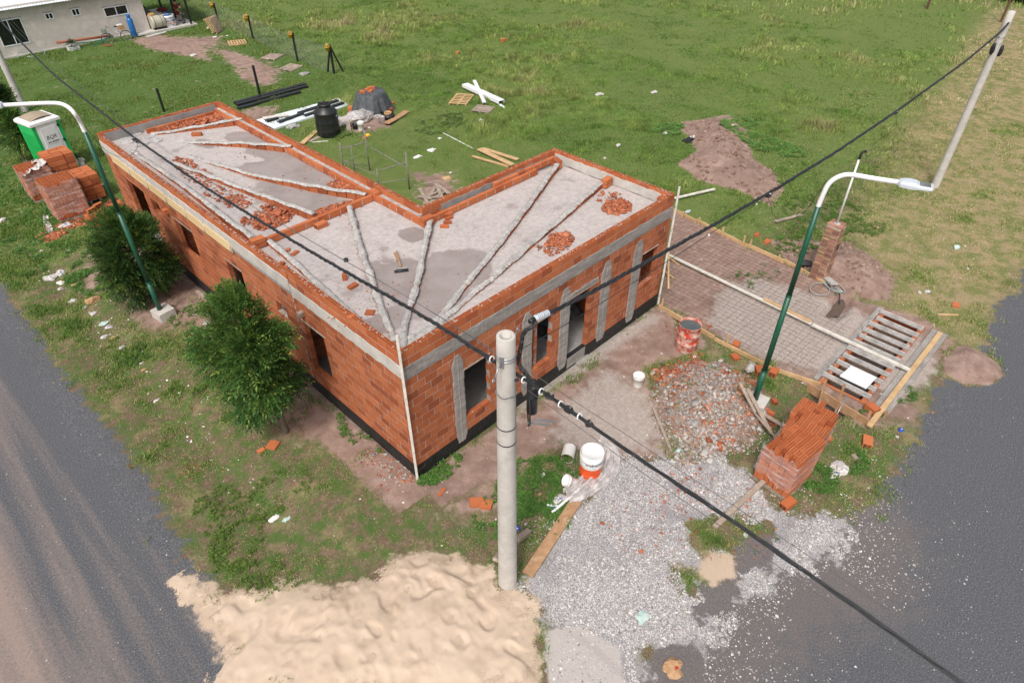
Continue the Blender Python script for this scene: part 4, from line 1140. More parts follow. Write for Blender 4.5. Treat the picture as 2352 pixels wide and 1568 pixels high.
mb.build('chain', M_STEEL, pole)
def on_pole(a_, z, d=0.0): return np.array([cp[0]+(rad(z)+d)*math.cos(a_), cp[1]+(rad(z)+d)*math.sin(a_), z])
for aw, z in ((RAD(200), 5.95), (RAD(20), 6.05)):
    mb = MB(); c_ = on_pole(aw, z, .012); rt = np.array([math.cos(aw), math.sin(aw), 0])
    mb.obox(c_, (-rt[1], rt[0], 0), rt, (0, 0, 1), (.07, .012, .2), M_STEEL)
    e = c_+rt*.22+[0, 0, -.12 if aw > 1 else .1]; mb.tube([c_, c_+rt*.1, e], .012, 8, M_STEEL)
    ring_ = [e+rt*.04+np.array([rt[0]*.035*math.cos(k), rt[1]*.035*math.cos(k), .035*math.sin(k)]) for k in np.linspace(0, 2*PI, 13)]
    mb.tube(ring_, .009, 6, M_STEEL, cap=False); mb.build('hook_bracket', M_STEEL, pole)
lp = np.array([.954, 32.22, 0]); rp = np.array([24.12, -3.43, 0])
pl = concrete_pole(lp, 7.0, .16, .12, 'grey concrete pole behind the green portable toilet', hollow_top=False)
pr = concrete_pole(rp, 6.55, .155, .115, 'leaning grey concrete pole on the grass verge at the far right', hollow_top=False)
mb = MB(); mb.tube([rp+[-.02, -.03, 6.15], rp+[.1, -.05, 6.3]], .02, 6, M_STEEL)
for z in (5.5, 5.7): mb.lathe((rp[0], rp[1], z), [(.122, 0), (.132, .004), (.132, .03), (.122, .034)], 16, M_STEEL)
mb.build('pole_strap', M_STEEL, pr)
for k, (dx, dy, dz) in enumerate(((-.2, .05, 5.35), (.15, -.15, 5.25))):
    mb = MB(); blob(mb, rp+[dx, dy, dz], (.09, .08, .2), M_BLACKP, seed=k, n=8, rough=.1); mb.build('splice_box', M_BLACKP, pr)

def cat_pts(a, b, sag, n=60, via=None):
    a = np.array(a, float); b = np.array(b, float); out = []
    for i in range(n+1):
        t = i/n; p_ = a*(1-t)+b*t; p_[2] -= sag*4*t*(1-t); out.append(p_)
    return out
def twisted(name, pts, label, strands=3, r=.013, R_=.016, pitch=.55, group='overhead cables', step=.05):
    t = empty(name, pts[0], label, 'cable', group)
    P_ = np.array(pts); seg = np.linalg.norm(np.diff(P_, axis=0), axis=1); cs = np.concatenate([[0], np.cumsum(seg)])
    m_ = int(cs[-1]/step); s = np.linspace(0, cs[-1], m_+1)
    Q = np.stack([np.interp(s, cs, P_[:, k]) for k in range(3)], 1)
    d = np.gradient(Q, axis=0); d /= np.linalg.norm(d, axis=1)[:, None]
    sd = np.cross(d, (0, 0, 1)); sd /= np.linalg.norm(sd, axis=1)[:, None]; up = np.cross(sd, d)
    for k in range(strands):
        a_ = 2*PI*s/pitch+2*PI*k/strands
        rr = R_*(1+.25*np.sin(s*1.7+k*2))
        W = Q+(np.cos(a_)*rr)[:, None]*sd+(np.sin(a_)*rr)[:, None]*up
        mb = MB(); mb.tube(list(W), r, 5, M_CABLE, tint=.5); mb.build('strand', M_CABLE, t)
    return t
knotL = np.array([-.52, -3.12, 5.62])
# span to the left pole: heights read from where it crosses the roof
ctrl = np.array([(.9, 32.0, 6.1), (.695, 26.05, 4.95), (.6, 22.5, 4.48), (.518, 20.83, 4.36), (.25, 12.89, 4.33), (.08, 7.95, 4.52), (-.09, 2.84, 4.97), (-.18, .14, 5.27), (-.24, -1.5, 5.46), (-.34, -3.0, 5.6)])
def smooth(ctrl, n=140):
    ctrl = np.array(ctrl, float); cs = np.concatenate([[0], np.cumsum(np.linalg.norm(np.diff(ctrl, axis=0), axis=1))]); s = np.linspace(0, cs[-1], n)
    Q = np.stack([np.interp(s, cs, ctrl[:, k]) for k in range(3)], 1)
    for _ in range(10): Q[1:-1] = (Q[:-2]+2*Q[1:-1]+Q[2:])/4
    return list(Q)
SPL = smooth(ctrl)
twisted('power_cable', SPL, 'thick twisted black power cable hanging over the house roof', 3, .018, .019)
SPR = smooth([(24.0, -3.5, 6.2), (23.9, -3.45, 6.0), (20, -3.44, 5.72), (14.37, -3.43, 5.62), (10.5, -3.42, 5.64), (7.39, -3.42, 5.78), (5, -3.41, 5.92), (3.0, -3.41, 6.08), (1.38, -3.40, 6.2), (.6, -3.40, 6.3), (.12, -3.4, 6.38)])
twisted('power_cable', SPR, 'thick twisted black power cable running out to the far right pole', 3, .018, .019)
SPD = smooth([(-.34, -3.0, 5.6), (-.30, -3.5, 5.6), (-.334, -4.30, 5.6), (-.387, -5.86, 5.62), (-.43, -7.06, 5.66), (-.478, -8.55, 5.66), (-.51, -9.41, 5.62), (-.55, -11, 5.6), (-.6, -14, 5.7)])
twisted('power_cable', SPD, 'bundle of black power cables crossing the road from the corner pole', 5, .009, .018, 1.6)
mb = MB()
for off, dz in ((.10, .06), (-.075, -.05)):
    mb.tube([np.array(p_)+[off*1.4, 0, dz*(.3+min(1, i/30))] for i, p_ in enumerate(SPD)], .0045, 5, M_WIRE)
tag(mb.build('telephone_wire', M_WIRE), 'pair of thin wires following the cable bundle over the road', 'wire')
# thin wires above the roof and in front of the facade
for k, (o1, o2) in enumerate((((.12, 0, .30), (.08, 0, .10)), ((.30, 0, .22), (.10, 0, .05)))):
    c_ = np.array(ctrl); n = len(c_); w = np.linspace(0, 1, n)[:, None]
    pts = c_+np.array(o1)*(1-w)+np.array(o2)*w
    mb = MB(); mb.tube(smooth(pts, 90), .0042, 5, M_WIRE)
    tag(mb.build('telephone_wire', M_WIRE), 'thin grey wire just above the cable over the roof' if k == 0 else 'second thin grey wire right of the first over the roof', 'wire', 'thin wires')
thin = smooth([(-.25, -3.35, 5.95), (.41, -3.40, 5.90), (3.2, -3.41, 5.80), (4.9, -3.41, 5.755), (7.2, -3.41, 5.70), (14, -3.43, 5.62), (20, -3.44, 5.75), (24, -3.45, 5.95)], 90)
th_ = empty('guy_wire', thin[0], 'single thin wire under the right hand cable, passing the facade windows', 'wire', 'thin wires')
mb = MB(); mb.tube(thin, .006, 5, M_CABLE); mb.build('wire', M_CABLE, th_)
for (x_, z_) in ((4.9, 5.755), (6.75, 5.71)):
    mb = MB(); blob(mb, (x_, -3.41, z_-.01), (.035, .02, .02), M_WPLAST, seed=3, n=8, rough=.05); mb.build('wire_tag', M_WPLAST, th_)
# clamps and house drops
def clamp(q, label, seed=0):
    t = empty('cable_clamp', q, label, 'clamp', 'clamps on the power cables')
    mb = MB(); blob(mb, np.array(q)+[0, .0, -.02], (.06, .07, .045), M_BLACKP, seed=seed, n=8, rough=.3); mb.build('body', M_BLACKP, t)
    mb = MB(); blob(mb, np.array(q)+[.0, -.03, .035], (.018,)*3, M_STEEL, seed=seed, n=6); mb.build('bolt', M_STEEL, t)
    return t
clamp((.25, 12.75, 4.30), 'black branch clamp on the cable above the far left of the roof', 1)
clamp((.23, 12.95, 4.31), 'second clamp just behind the first on the left cable', 2)
clamp((14.37, -3.43, 5.60), 'black branch clamp on the right cable over the field', 3)
clamp((7.2, -3.42, 5.75), 'branch clamp on the right cable above the house corner', 4)
for k, p_ in enumerate(SPD):
    pass
for k, (yy, dx) in enumerate(((-3.72, .05), (-4.02, .10), (-4.38, .07), (-4.75, .06), (-3.42, -.04))):
    z = 5.58; clamp((-.33+dx*.7, yy, z-.03), ('clamp with a pale bolt on the cable bundle, number counted from the pole: '+('second', 'third', 'fourth', 'fifth', 'first')[k]), 10+k)
tie = empty('cable_tie_set', (-.33, -3.6, 5.6), 'white plastic ties round the cable bundle beside the corner pole', 'cable ties')
for k, yy in enumerate((-2.92, -3.22, -3.58, -3.92, -4.28, -4.62)):
    mb = MB(); c_ = np.array([-.33, yy, 5.6]); mb.tube([c_+np.array([.045*math.cos(a_), .01*math.sin(a_), .045*math.sin(a_)]) for a_ in np.linspace(0, 2*PI, 13)], .011, 6, M_WHITE, cap=False); mb.build('tie', M_WHITE, tie)
def drop(name, pts, label, r=.006):
    mb = MB(); mb.tube(smooth(pts, 60), r, 5, M_CABLE); return tag(mb.build(name, M_CABLE), label, 'wire', 'service drop wires')
drop('service_wire', [(.25, 12.75, 4.25), G(314, 345, 3.9), G(300, 362, 3.8), G(270, 364, 3.85), G(232, 338, 4.3), G(195, 290, 5.2), G(172, 258, 6.1)], 'thin black wire looping from the roof clamp to the left street lamp')
drop('service_wire', [(14.37, -3.45, 5.58), (14.38, -3.6, 5.2), G(2006, 330, 4.3), G(1998, 362, 4.1), (14.6, -3.05, 4.15), (14.5, -2.95, 4.32)], 'thin black wire hanging from the right cable to the white mast on the brick pillar')
drop('service_wire', [(7.2, -3.42, 5.7), G(1770, 470, 4.6), G(1775, 500, 4.0), G(1800, 515, 3.9), G(1850, 490, 4.3), G(1880, 440, 5.2), G(1898, 415, 6.1)], 'thin black wire looping from the right cable to the right street lamp')
# jumper bundle and splice on the pole
jb = [(.12, -3.4, 6.38), (0.02, -3.45, 6.3), G(1200, 760, 6.2), G(1196, 800, 5.95), G(1188, 835, 5.7), (-.22, -3.5, 5.62), (-.30, -3.75, 5.6)]
twisted('jumper_cable', smooth(jb, 40), 'short loop of black cables joining both spans at the corner pole', 5, .010, .024, .7)
ins = empty('spring_insulator', (.3, -3.4, 6.36), 'ribbed white dead end fitting on the right cable next to the pole', 'insulator')
a_, b_ = np.array([.36, -3.4, 6.345]), np.array([.06, -3.4, 6.40])
mb = MB(); mb.tube([a_, b_], .03, 10, M_LAMP); mb.build('core', M_LAMP, ins)
for k in range(7):
    c_ = a_+(b_-a_)*(k+.5)/7.5; d_ = (b_-a_)/np.linalg.norm(b_-a_); mb = MB(); mb.tube([c_-d_*.008, c_+d_*.008], .05, 12, M_LAMP); mb.build('fin', M_LAMP, ins)
mb = MB(); mb.tube([b_, b_+[-.1, 0, .0]], .036, 8, M_BLACKP); mb.build('end_cap', M_BLACKP, ins)
sp = empty('splice_closure', (-.06, -3.5, 5.2), 'black dome shaped cable closure strapped behind the corner pole', 'cable closure')
mb = MB(); mb.lathe((-.05, -3.5, 5.0), [(.001, -.3), (.085, -.3), (.09, 0), (.098, .02), (.098, .06), (.09, .07), (.088, .26), (.07, .33), (.03, .36), (.001, .365)], 20, M_BLACKP); mb.build('dome', M_BLACKP, sp)
for k in range(6):
    mb = MB(); pts = [np.array([-.12+(.09+.02*k)*math.cos(t_)*.5, -3.5+(.1+.02*k)*math.cos(t_)*.6, 4.75+(.22+.015*k)*math.sin(t_)]) for t_ in np.linspace(0, 2*PI, 25)]
    mb.tube(pts, .009, 6, M_CABLE, cap=False); mb.build('cable_coil', M_CABLE, sp)
for s in (0, .12):
    mb = MB(); mb.beam((-.2+s, -3.55-s*.3, 4.6), (.06+s, -3.75-s*.3, 4.5), .03, .02, M_STEEL); mb.build('support_bar', M_STEEL, sp)

def street_lamp(base, ztop, armpts, head_a, head_b, label, blk):
    t = empty('street_lamp', base, label, 'street lamp', 'green street lamps with white arms')
    b = np.array(base)
    mb = MB(); mb.tube([b+[0, 0, .2], b+[0, 0, 1.25]], [.075, .072], 16, M_GREEN); mb.tube([b+[0, 0, 1.25], b+[0, 0, 1.29]], .082, 16, M_GREEN)
    mb.tube([b+[0, 0, 1.29], b+[0, 0, 3.5]], [.066, .064], 16, M_GREEN); mb.tube([b+[0, 0, 3.5], b+[0, 0, 3.54]], .07, 16, M_GREEN); mb.tube([b+[0, 0, 3.54], b+[0, 0, ztop]], [.058, .056], 16, M_GREEN)
    mb.build('post', M_GREEN, t)
    mb = MB(); mb.tube([b+[0, 0, ztop]]+smooth([b+[0, 0, ztop+.02]]+armpts, 40), .048, 14, M_WHITE); mb.build('arm', M_WHITE, t)
    mb = MB(); mb.rbox(b+np.array(blk)+[0, 0, .10], (.50, .50, .40), .15, mt=M_CONCP, jit=.008); mb.build('footing', M_CONCP, t)
    a, c = np.array(head_a), np.array(head_b); d = (c-a)/np.linalg.norm(c-a); sd = np.cross(d, (0, 0, 1)); sd /= np.linalg.norm(sd); L_ = np.linalg.norm(c-a)
    mb = MB(); prof = [(0, .05, .05), (.06, .10, .07), (.30, .13, .085), (.52, .14, .07), (.56, .14, .05), (.95, .135, .04), (1, .10, .03)]
    vs = []; fs = []
    for (s, w, h) in prof:
        q = a+d*L_*s
        for (i, j) in ((-1, -.45), (-1, .3), (-.75, 1), (.75, 1), (1, .3), (1, -.45)): vs.append(q+sd*w*i+np.array([0, 0, h*j]))
    for i in range(len(prof)-1):
        for j in range(6): fs.append((i*6+j, i*6+(j+1) % 6, (i+1)*6+(j+1) % 6, (i+1)*6+j))
    fs += [tuple(range(6)), tuple((len(prof)-1)*6+k for k in range(5, -1, -1))]
    mb.add(vs, fs, M_LAMP); hd = mb.build('lamp_head', M_LAMP, t)
    mb = MB()
    for k in range(9): mb.obox(a+d*L_*(.62+.035*k)+[0, 0, .048], d, sd, (0, 0, 1), (L_*.014, .2, .02), M_WIRE)
    mb.build('cooling_fins', M_WIRE, hd)
    mb = MB(); mb.obox(a+d*L_*.75-[0, 0, .03], d, sd, (0, 0, 1), (L_*.35, .2, .01), M_GLASS); mb.build('lens', M_GLASS, hd)
    return t
lbR = at(7.49, -4.37); lbR[2] = 0.0
street_lamp(lbR, 5.72, [np.array([7.495, -4.39, 6.05]), np.array([7.51, -4.41, 6.27]), np.array([7.6, -4.53, 6.40]), G(1945, 399, 6.44), G(2000, 409, 6.46), G(2066, 419, 6.46)],
            G(2062, 420, 6.46), G(2143, 432, 6.47), 'green and white street lamp standing beside the rubble heap', (0.02, -.05, 0))
lbL = at(-1.50, 10.30); lbL[2] = 0.0
street_lamp(lbL, 5.74, [np.array([-1.505, 10.32, 6.05]), G(172, 262, 6.28), G(160, 246, 6.38), G(138, 236, 6.44), G(80, 238, 6.46), G(8, 242, 6.46)],
            G(9, 242, 6.46), G(-62, 250, 6.47), 'green and white street lamp standing between the two leafy trees', (.05, -.05, 0))
# ---------------------------------------------------------------- brick stacks
def brick_stack(name, c, rz, nxb, nyb, layers, label, Lb=.33, Tb=.12, Hb=.19, missing=(), film=True, holes='up', base_h=.12, group='pallets of hollow bricks', shift=(), filmz=(.0, 1.0), step=None, dark=False, wall=.009):
    """stack built at the origin then placed; long side of the bricks along local x"""
    t = empty(name, (0, 0, 0), label, 'brick pallet', group)
    X, Y = nxb*Lb, nyb*Tb
    mb = MB()
    for k in range(5): mb.box(-X/2, X/2, -Y/2+k*(Y-.09)/4, -Y/2+k*(Y-.09)/4+.09, base_h-.022, base_h, M_WOODG)
    for k in range(3): mb.box(-X/2+k*(X-.09)/2, -X/2+k*(X-.09)/2+.09, -Y/2, Y/2, 0, base_h-.022, M_WOODG)
    mb.build('pallet', M_WOODG, t)
    bm = M_BRICK if dark else M_BRICK2
    mb = MB()
    for l in range(layers):
        z = base_h+l*Hb; top = l == layers-1; lx_, ly_ = rng.uniform(-.018, .018, 2)
        for i in range(int(math.ceil(nxb))):
            for j in range(nyb):
                if (i, j, l) in missing or (i, j) in missing and l >= layers-1: continue
                edge_ = i in (0, int(math.ceil(nxb))-1) or j in (0, nyb-1) or l >= layers-2
                if not edge_: continue
                off = .0 if (j % 2 == 0 or film is False) else rng.uniform(-.02, .02)
                x = -X/2+(i+.5)*Lb+off+lx_+rng.uniform(-.010, .010); y = -Y/2+(j+.5)*Tb+ly_+rng.uniform(-.003, .003)
                x += (.16 if (top and j % 2 and (i, j) in shift) else 0)
                if holes == 'up' and (top or (i, j) in missing or (l == layers-2 and len(missing))):
                    hollow(mb, (x, y, z+rng.uniform(0, .014)), (1, 0), Lb-.010, Tb-.005, Hb-.008, 6, 2, fill=.0, bm=bm, depth=.17, wall=wall)
                else:
                    mb.rbox((x, y, z+Hb/2), (Lb-.016, Tb-.012, Hb-.018), rng.normal(0, .012), mt=bm, jit=.003)
    bs = mb.build('bricks', bm, t)
    if film:
        mb = MB(); z0, z1 = base_h+layers*Hb*filmz[0], base_h+layers*Hb*filmz[1]; n = 26; m_ = 9; vs = []; fs = []
        r = np.random.default_rng(int(abs(c[0]*100)))
        for q in range(m_+1):
            z = z0+(z1-z0)*q/m_
            for k in range(n*4):
                s, u_ = divmod(k, n); u_ = u_/n
                P4 = [(-1, -1), (1, -1), (1, 1), (-1, 1), (-1, -1)]
                x = (P4[s][0]*(1-u_)+P4[s+1][0]*u_)*(X/2+.026); y = (P4[s][1]*(1-u_)+P4[s+1][1]*u_)*(Y/2+.026)
                w = 1+r.uniform(0, .012)
                zz = z+(.05*math.sin(k*.31+q)+.03*math.sin(k*.83))*(1 if q in (0, m_) else .3)
                vs.append((x*w, y*w, zz+(.02*r.normal() if q in (0, m_) else 0)))
        nn = n*4
        for q in range(m_):
            for k in range(nn): fs.append((q*nn+k, q*nn+(k+1) % nn, (q+1)*nn+(k+1) % nn, (q+1)*nn+k))
        mb.add(vs, fs, M_FILM, .5, True); mb.build('wrap_film', M_FILM, t)
    place(t, c, rz); return t
# near pallet: two blocks side by side
t = brick_stack('brick_pallet', at(5.74, -5.98, -.02), RAD(-7), 2.6, 7, 6, 'nearest wrapped pallet of hollow bricks at the road edge, its left block', Hb=.192, wall=.014, missing=((0, 6), (1, 6), (0, 5)), shift=((0, 1), (1, 3), (0, 3), (1, 5)), filmz=(.2, .93))
t = brick_stack('brick_pallet', at(6.70, -5.93, .04), RAD(1), 2.75, 7, 6, 'right block of the nearest brick pallet, against the grass', Hb=.19, wall=.014, missing=((0, 6), (0, 5), (1, 0)), shift=((1, 1), (2, 3), (1, 5)), filmz=(.25, .9))
# left pallets
brick_stack('brick_pallet', at(-1.19, 18.98, 0), RAD(90), 2.9, 9, 7, 'tall wrapped stack of dark hollow bricks nearest to the leafy tree', missing=(), dark=False, filmz=(.1, 1.0))
brick_stack('brick_pallet', at(-1.40, 21.35, 0), RAD(90), 2.9, 8, 6, 'wrapped pallet of bricks with torn white film, leftmost by the toilet', filmz=(.15, 1.0))
brick_stack('brick_pallet', at(-.42, 21.6, 0), RAD(0), 2.9, 8, 7, 'wide brick pallet just in front of the green toilet', film=False, holes='side')
brick_stack('brick_pallet', at(-.35, 19.9, 0), RAD(0), 2.4, 9, 5, 'open half used brick pallet beside the tall stack', film=False, holes='side')
mb = MB()
def crumple(mb, pts, w, mt, seed=0, h=.05, n=5):
    """crumpled strip of film through the points"""
    r = np.random.default_rng(seed); P_ = smooth(pts, 24); vs = []; fs = []
    for i, q in enumerate(P_):
        d = P_[min(i+1, 23)]-P_[max(i-1, 0)]; d = d/(np.linalg.norm(d)+1e-9); sd = np.array([-d[1], d[0], 0]); sd /= np.linalg.norm(sd)+1e-9
        ww = w*(.6+.5*math.sin(i*.9+seed)**2)
        for k in range(n+1): vs.append(q+sd*ww*(k/n-.5)+np.array([0, 0, abs(r.normal(0, h))+.02]))
    for i in range(23):
        for k in range(n): fs.append((i*(n+1)+k, (i+1)*(n+1)+k, (i+1)*(n+1)+k+1, i*(n+1)+k+1))
    mb.add(vs, fs, mt, .5)
def film(pts, w, label, seed, mt=None, h=.05, name='plastic_sheet', cat='plastic sheet', group=None):
    mb = MB(); crumple(mb, pts, w, mt or M_FILMW, seed, h); return tag(mb.build(name, mt or M_FILMW), label, cat, group)
film([(-1.9, 20.95, 1.12), (-1.6, 20.9, 1.3), (-1.1, 20.95, 1.32), (-.95, 21.4, 1.36), (-1.2, 21.6, 1.32)], .35, 'torn white film draped over the leftmost brick pallet', 3, M_BAG)
film([gp(205, 415)+[0, 0, .9], gp(210, 430)+[0, 0, .4], gp(220, 440), gp(205, 470)], .3, 'torn film trailing on the grass right of the open brick pallet', 4, M_FILMW)
film([gp(190, 412), gp(225, 428), gp(238, 427)], .18, 'long scrap of white film on the grass by the open pallet', 5, M_BAG)
film([gp(105, 500), gp(112, 520), gp(118, 535)], .2, 'wisp of film hanging at the foot of the tall brick stack', 6)
# loose stack in front of the tall stack
t = empty('brick_stack', at(-.55, 18.1), 'low loose stack of hollow bricks beside the tall wrapped stack', 'brick stack')
mb = MB()
for i in range(7):
    for j in range(3):
        mb.rbox((-.95+i*.13+.02*j, 17.5+j*.34, .10+.02*j), (.12, .32, .18), rng.normal(0, .03), mt=M_BRICK2, jit=.003)
for i in range(3): mb.rbox((-.95+i*.13, 17.55, .29), (.12, .32, .18), rng.normal(0, .05), mt=M_BRICK2, jit=.003)
for i in range(6): mb.rbox((-.35+i*.13, 17.9+.05*i, .27), (.12, .32, .18), rng.normal(0, .06), mt=M_BRICK2, jit=.003)
mb.build('bricks', M_BRICK2, t)
for k, (x_, y_) in enumerate(((-.72, 17.95), (-.42, 18.15))):
    mb = MB(); mb.rbox((x_, y_, .45), (.33, .13, .17), .35, mt=M_BRICK2)
    for a_ in range(4):
        for b_ in range(2):
            R_ = .35; mb.rbox((x_+(a_-1.5)*.075*math.cos(R_)+(.066)*math.sin(R_), y_+(a_-1.5)*.075*math.sin(R_)-.066*math.cos(R_), .415+b_*.075), (.055, .004, .05), R_, mt=M_HOLESHADE)  # dark plates painted as shaded cell openings
    mb.build('top_brick', M_BRICK2, t)
gq = lambda px, py, rx, ry, rot=0, w=1.0: (G(px, py)[0], G(px, py)[1], rx, ry, rot, w)
hz_ = lambda x, y: height(x, y)
shards('brick_shards', [gq(140, 530, .8, .5), gq(185, 515, .5, .4), gq(128, 545, .4, .3)], 220, .13, RED, hz_, 'flat broken brick shards on the grass below the loose stack', flat=.2)
shards('brick_shards', [gq(275, 478, .55, .5), gq(262, 470, .3, .3)], 200, .14, [(.36, .10, .05), (.30, .08, .04), (.42, .13, .07)], hz_, 'dark broken brick heap against the wing wall by its far doorway', dome=.12, flat=.3)
# single bricks on the ground, bottom right
def ground_brick(px, py, rz, label, size=(.33, .18, .12), mt=M_BRICK2, cells=True, tilt=0, dz=0):
    o = solid_brick(gp(px, py)+np.array([0, 0, dz]), rz, label, size, tilt, mt, 'stray bricks on the ground', 'hollow_brick' if cells else 'brick', cells); return o
ground_brick(1808, 1160, RAD(-12), 'hollow brick lying flat on the gravel in front of the near pallet', (.36, .2, .13))
ground_brick(1990, 1018, RAD(20), 'orange hollow brick lying alone on the grass right of the near pallet', (.34, .22, .13))
ground_brick(1962, 1052, RAD(60), 'pale broken brick end on the verge beyond the near pallet', (.16, .10, .07), cells=False, mt=M_WOODG)
ground_brick(2000, 945, RAD(70), 'red brick lump wedged at the end of the drain board', (.3, .22, .2))
ground_brick(1690, 792, RAD(10), 'flat orange brick beside the formwork edge', (.26, .19, .08), cells=False)
ground_brick(1688, 822, RAD(60), 'second flat brick near the formwork, closer to the rubble', (.24, .2, .08), cells=False)
ground_brick(1742, 856, RAD(40), 'orange brick leaning behind the right street lamp post', (.3, .2, .16))
ground_brick(1775, 860, RAD(10), 'hollow brick just right of the right street lamp post', (.28, .2, .16))
ground_brick(1728, 838, RAD(70), 'small yellowish brick piece near the formwork', (.22, .12, .07), cells=False, mt=M_WOODG)
ground_brick(1768, 955, RAD(100), 'broken brick standing right of the lamp footing', (.17, .1, .14))
ground_brick(1778, 925, RAD(60), 'broken brick farther along the grass right of the lamp', (.16, .12, .1))
ground_brick(1094, 1155, RAD(-35), 'cracked orange tile shaped brick piece left of the corner pole', (.3, .24, .06), cells=False, tilt=.15)
ground_brick(1118, 1160, RAD(-60), 'second cracked brick piece touching the corner pole', (.26, .24, .06), cells=False, tilt=-.12)
ground_brick(600, 1035, RAD(0), 'small orange brick piece in the grass near the front tree', (.17, .12, .04), cells=False)
ground_brick(627, 1023, RAD(30), 'flat square brick piece in the grass near the front tree', (.26, .26, .04), cells=False)
ground_brick(1015, 1130, RAD(20), 'thin orange brick shard on the earth path by the house corner', (.24, .08, .03), cells=False)
ground_brick(1900, 1008, RAD(70), 'brick half in the grass behind the near pallet', (.2, .14, .1), cells=False)
ground_brick(2028, 925, RAD(70), 'yellow brick offcut lying on the verge by the road', (.18, .14, .05), cells=False, mt=M_WOODG)
ground_brick(1156, 97, 0, 'red brick lying far out in the green field', (.35, .2, .2), cells=False)
ground_brick(1051, 124, .4, 'orange brick lying in the grass left of the farther one', (.3, .2, .12), cells=False)
ground_brick(1738, 540, .3, 'orange brick on the earth by the far formwork board', (.26, .14, .1), cells=False)
ground_brick(1762, 557, .1, 'brick on the bare earth left of the brick pillar', (.28, .18, .08), cells=False)
ground_brick(2195, 650+52, .1, 'pale half brick near the drain on the right verge', (.25, .2, .06), cells=False)
# rubble heap
RC = gq(1632, 905, 0, 0)
def RB(px, py, rx, ry, rot=0, w=1.0):
    q = G(px, py, .2); return (q[0], q[1], rx, ry, rot, w)
t_lab = 'heap of grey mortar rubble and broken red brick by the right street lamp'
shards('rubble_heap', [RB(1628, 925, 1.75, 1.45, .2, 1.0), RB(1640, 970, .9, .6, 0, .5), RB(1600, 1010, .7, .5, 0, .35)], 4600, .060, GREY+[(.42, .33, .28), (.34, .25, .2), (.30, .2, .15)], hz_, t_lab, dome=.10, flat=.7, power=.62)
shards('rubble_heap', [RB(1560, 860, .9, .35, .7, .5), RB(1690, 870, .8, .6, 0, .5), RB(1640, 980, .9, .6, 0, 1.1), RB(1720, 930, .5, .8, 0, .7), RB(1520, 850, .3, .3), RB(1600, 830, .7, .25, .5, .4), RB(1628, 925, 1.7, 1.4, .2, .8)], 1300, .085, RED+[(.44, .2, .13)], hz_, 'red brick fragments spread through the grey rubble heap', dome=.09, flat=.35, power=.6)
shards('gravel_chips', [gq(1700, 1180, 1.6, 1.0), gq(1560, 1120, 1.0, .6), gq(1500, 1180, 1.3, 1.0)], 500, .035, RED, hz_, 'reddish chips mixed into the pale gravel', flat=.6)
shards('brick_shards', [gq(900, 1080, .7, .35, .8), gq(935, 1090, .25, .25), gq(860, 1050, .5, .3)], 260, .045, RED+GREY, hz_, 'small stones and brick chips along the foot of the house corner', flat=.6)
shards('brick_shards', [gq(1560, 755, .45, .35), gq(1610, 745, .3, .3)], 110, .055, RED, hz_, 'orange brick chips on the ground left of the water drum', flat=.4)
shards('brick_shards', [gq(440, 575, .5, 1.4), gq(480, 610, .4, .6)], 240, .05, GREY+RED, hz_, 'chips and stones along the wing wall behind the second tree', flat=.6)
shards('brick_shards', [gq(430, 1080, .3, .3), gq(800, 1150, 3.0, 1.2), gq(500, 1000, 2.5, 1.2)], 120, .035, RED, hz_, 'scattered orange brick crumbs in the front verge grass', flat=.5)
mb = MB(); blob(mb, gp(1948-1948+1716+0, 868)+[0, 0, .3], (.16, .12, .12), M_STONE, seed=5, n=9, rough=.12)
tag(mb.build('boulder', M_STONE), 'large smooth pale stone on the right side of the rubble heap', 'stone')
for k, (px, py, s, lb) in enumerate(((1500, 858, .1, 'grey broken stone at the left foot of the rubble heap'), (1520, 862, .09, 'second grey stone at the left foot of the rubble'), (1655, 830, .08, 'grey stone behind the rubble heap'),
                                     (1655, 1110, .07, 'loose grey stone on the gravel below the rubble'), (1337, 1141, .10, 'grey stone beside the brown plank'), (1617, 1043, .12, 'flat concrete lump at the lower edge of the rubble'),
                                     (1630, 1058, .1, 'rounded grey lump on the gravel under the rubble'), (1733, 1133, .14, 'flat pinkish stone slab left of the near pallet'), (1612, 1150, .07, 'small stone in the middle of the gravel'),
                                     (1585, 1135, .07, 'reddish stone beside the gravel grass'), (2215, 1140, .04, 'small stone'), (1600, 620, .05, 'small stone'))):
    if 'small stone' == lb: continue
    mb = MB(); blob(mb, gp(px, py)+[0, 0, s*.3], (s, s*.75, s*.5), M_STONE, seed=k+50, n=8, rough=.2); tag(mb.build('stone', M_STONE), lb, 'stone', 'stones about the yard')
# planks
def plank(a, b, w, th, label, mt=M_PLANK, name='plank', za=0, zb=0, group='planks lying about', cat='plank', bend=0):
    A, B = gp(*a)+[0, 0, th/2+za], gp(*b)+[0, 0, th/2+zb]
    mb = MB(); n = 6
    for i in range(n) if bend else ():
        s0, s1 = i/n, (i+1)/n; f = lambda s: A*(1-s)+B*s+np.array([0, 0, bend*(s*s)])
        mb.beam(f(s0), f(s1), w, th, mt, .5)
    if not bend: mb.beam(A, B, w, th, mt, .5)
    o = mb.build(name, mt); tag(o, label, cat, group); return o
plank((1325, 1152), (1212, 1322), .24, .05, 'wide brown scaffold plank lying between the grass and the gravel', za=.05, zb=.02)
plank((1750, 1115), (1640, 1213), .11, .07, 'grey square timber lying from the pallet to the gravel', mt=M_WOODG, za=.12)
plank((2157, 770), (1993, 985), .13, .05, 'long pale board lying along the road side of the drain', mt=M_PIT, za=.06, zb=.08)
plank((1862, 757), (2085, 860), .09, .06, 'long thin pale board crossing over the drain beams', mt=M_BATTEN, za=.16, zb=.13)
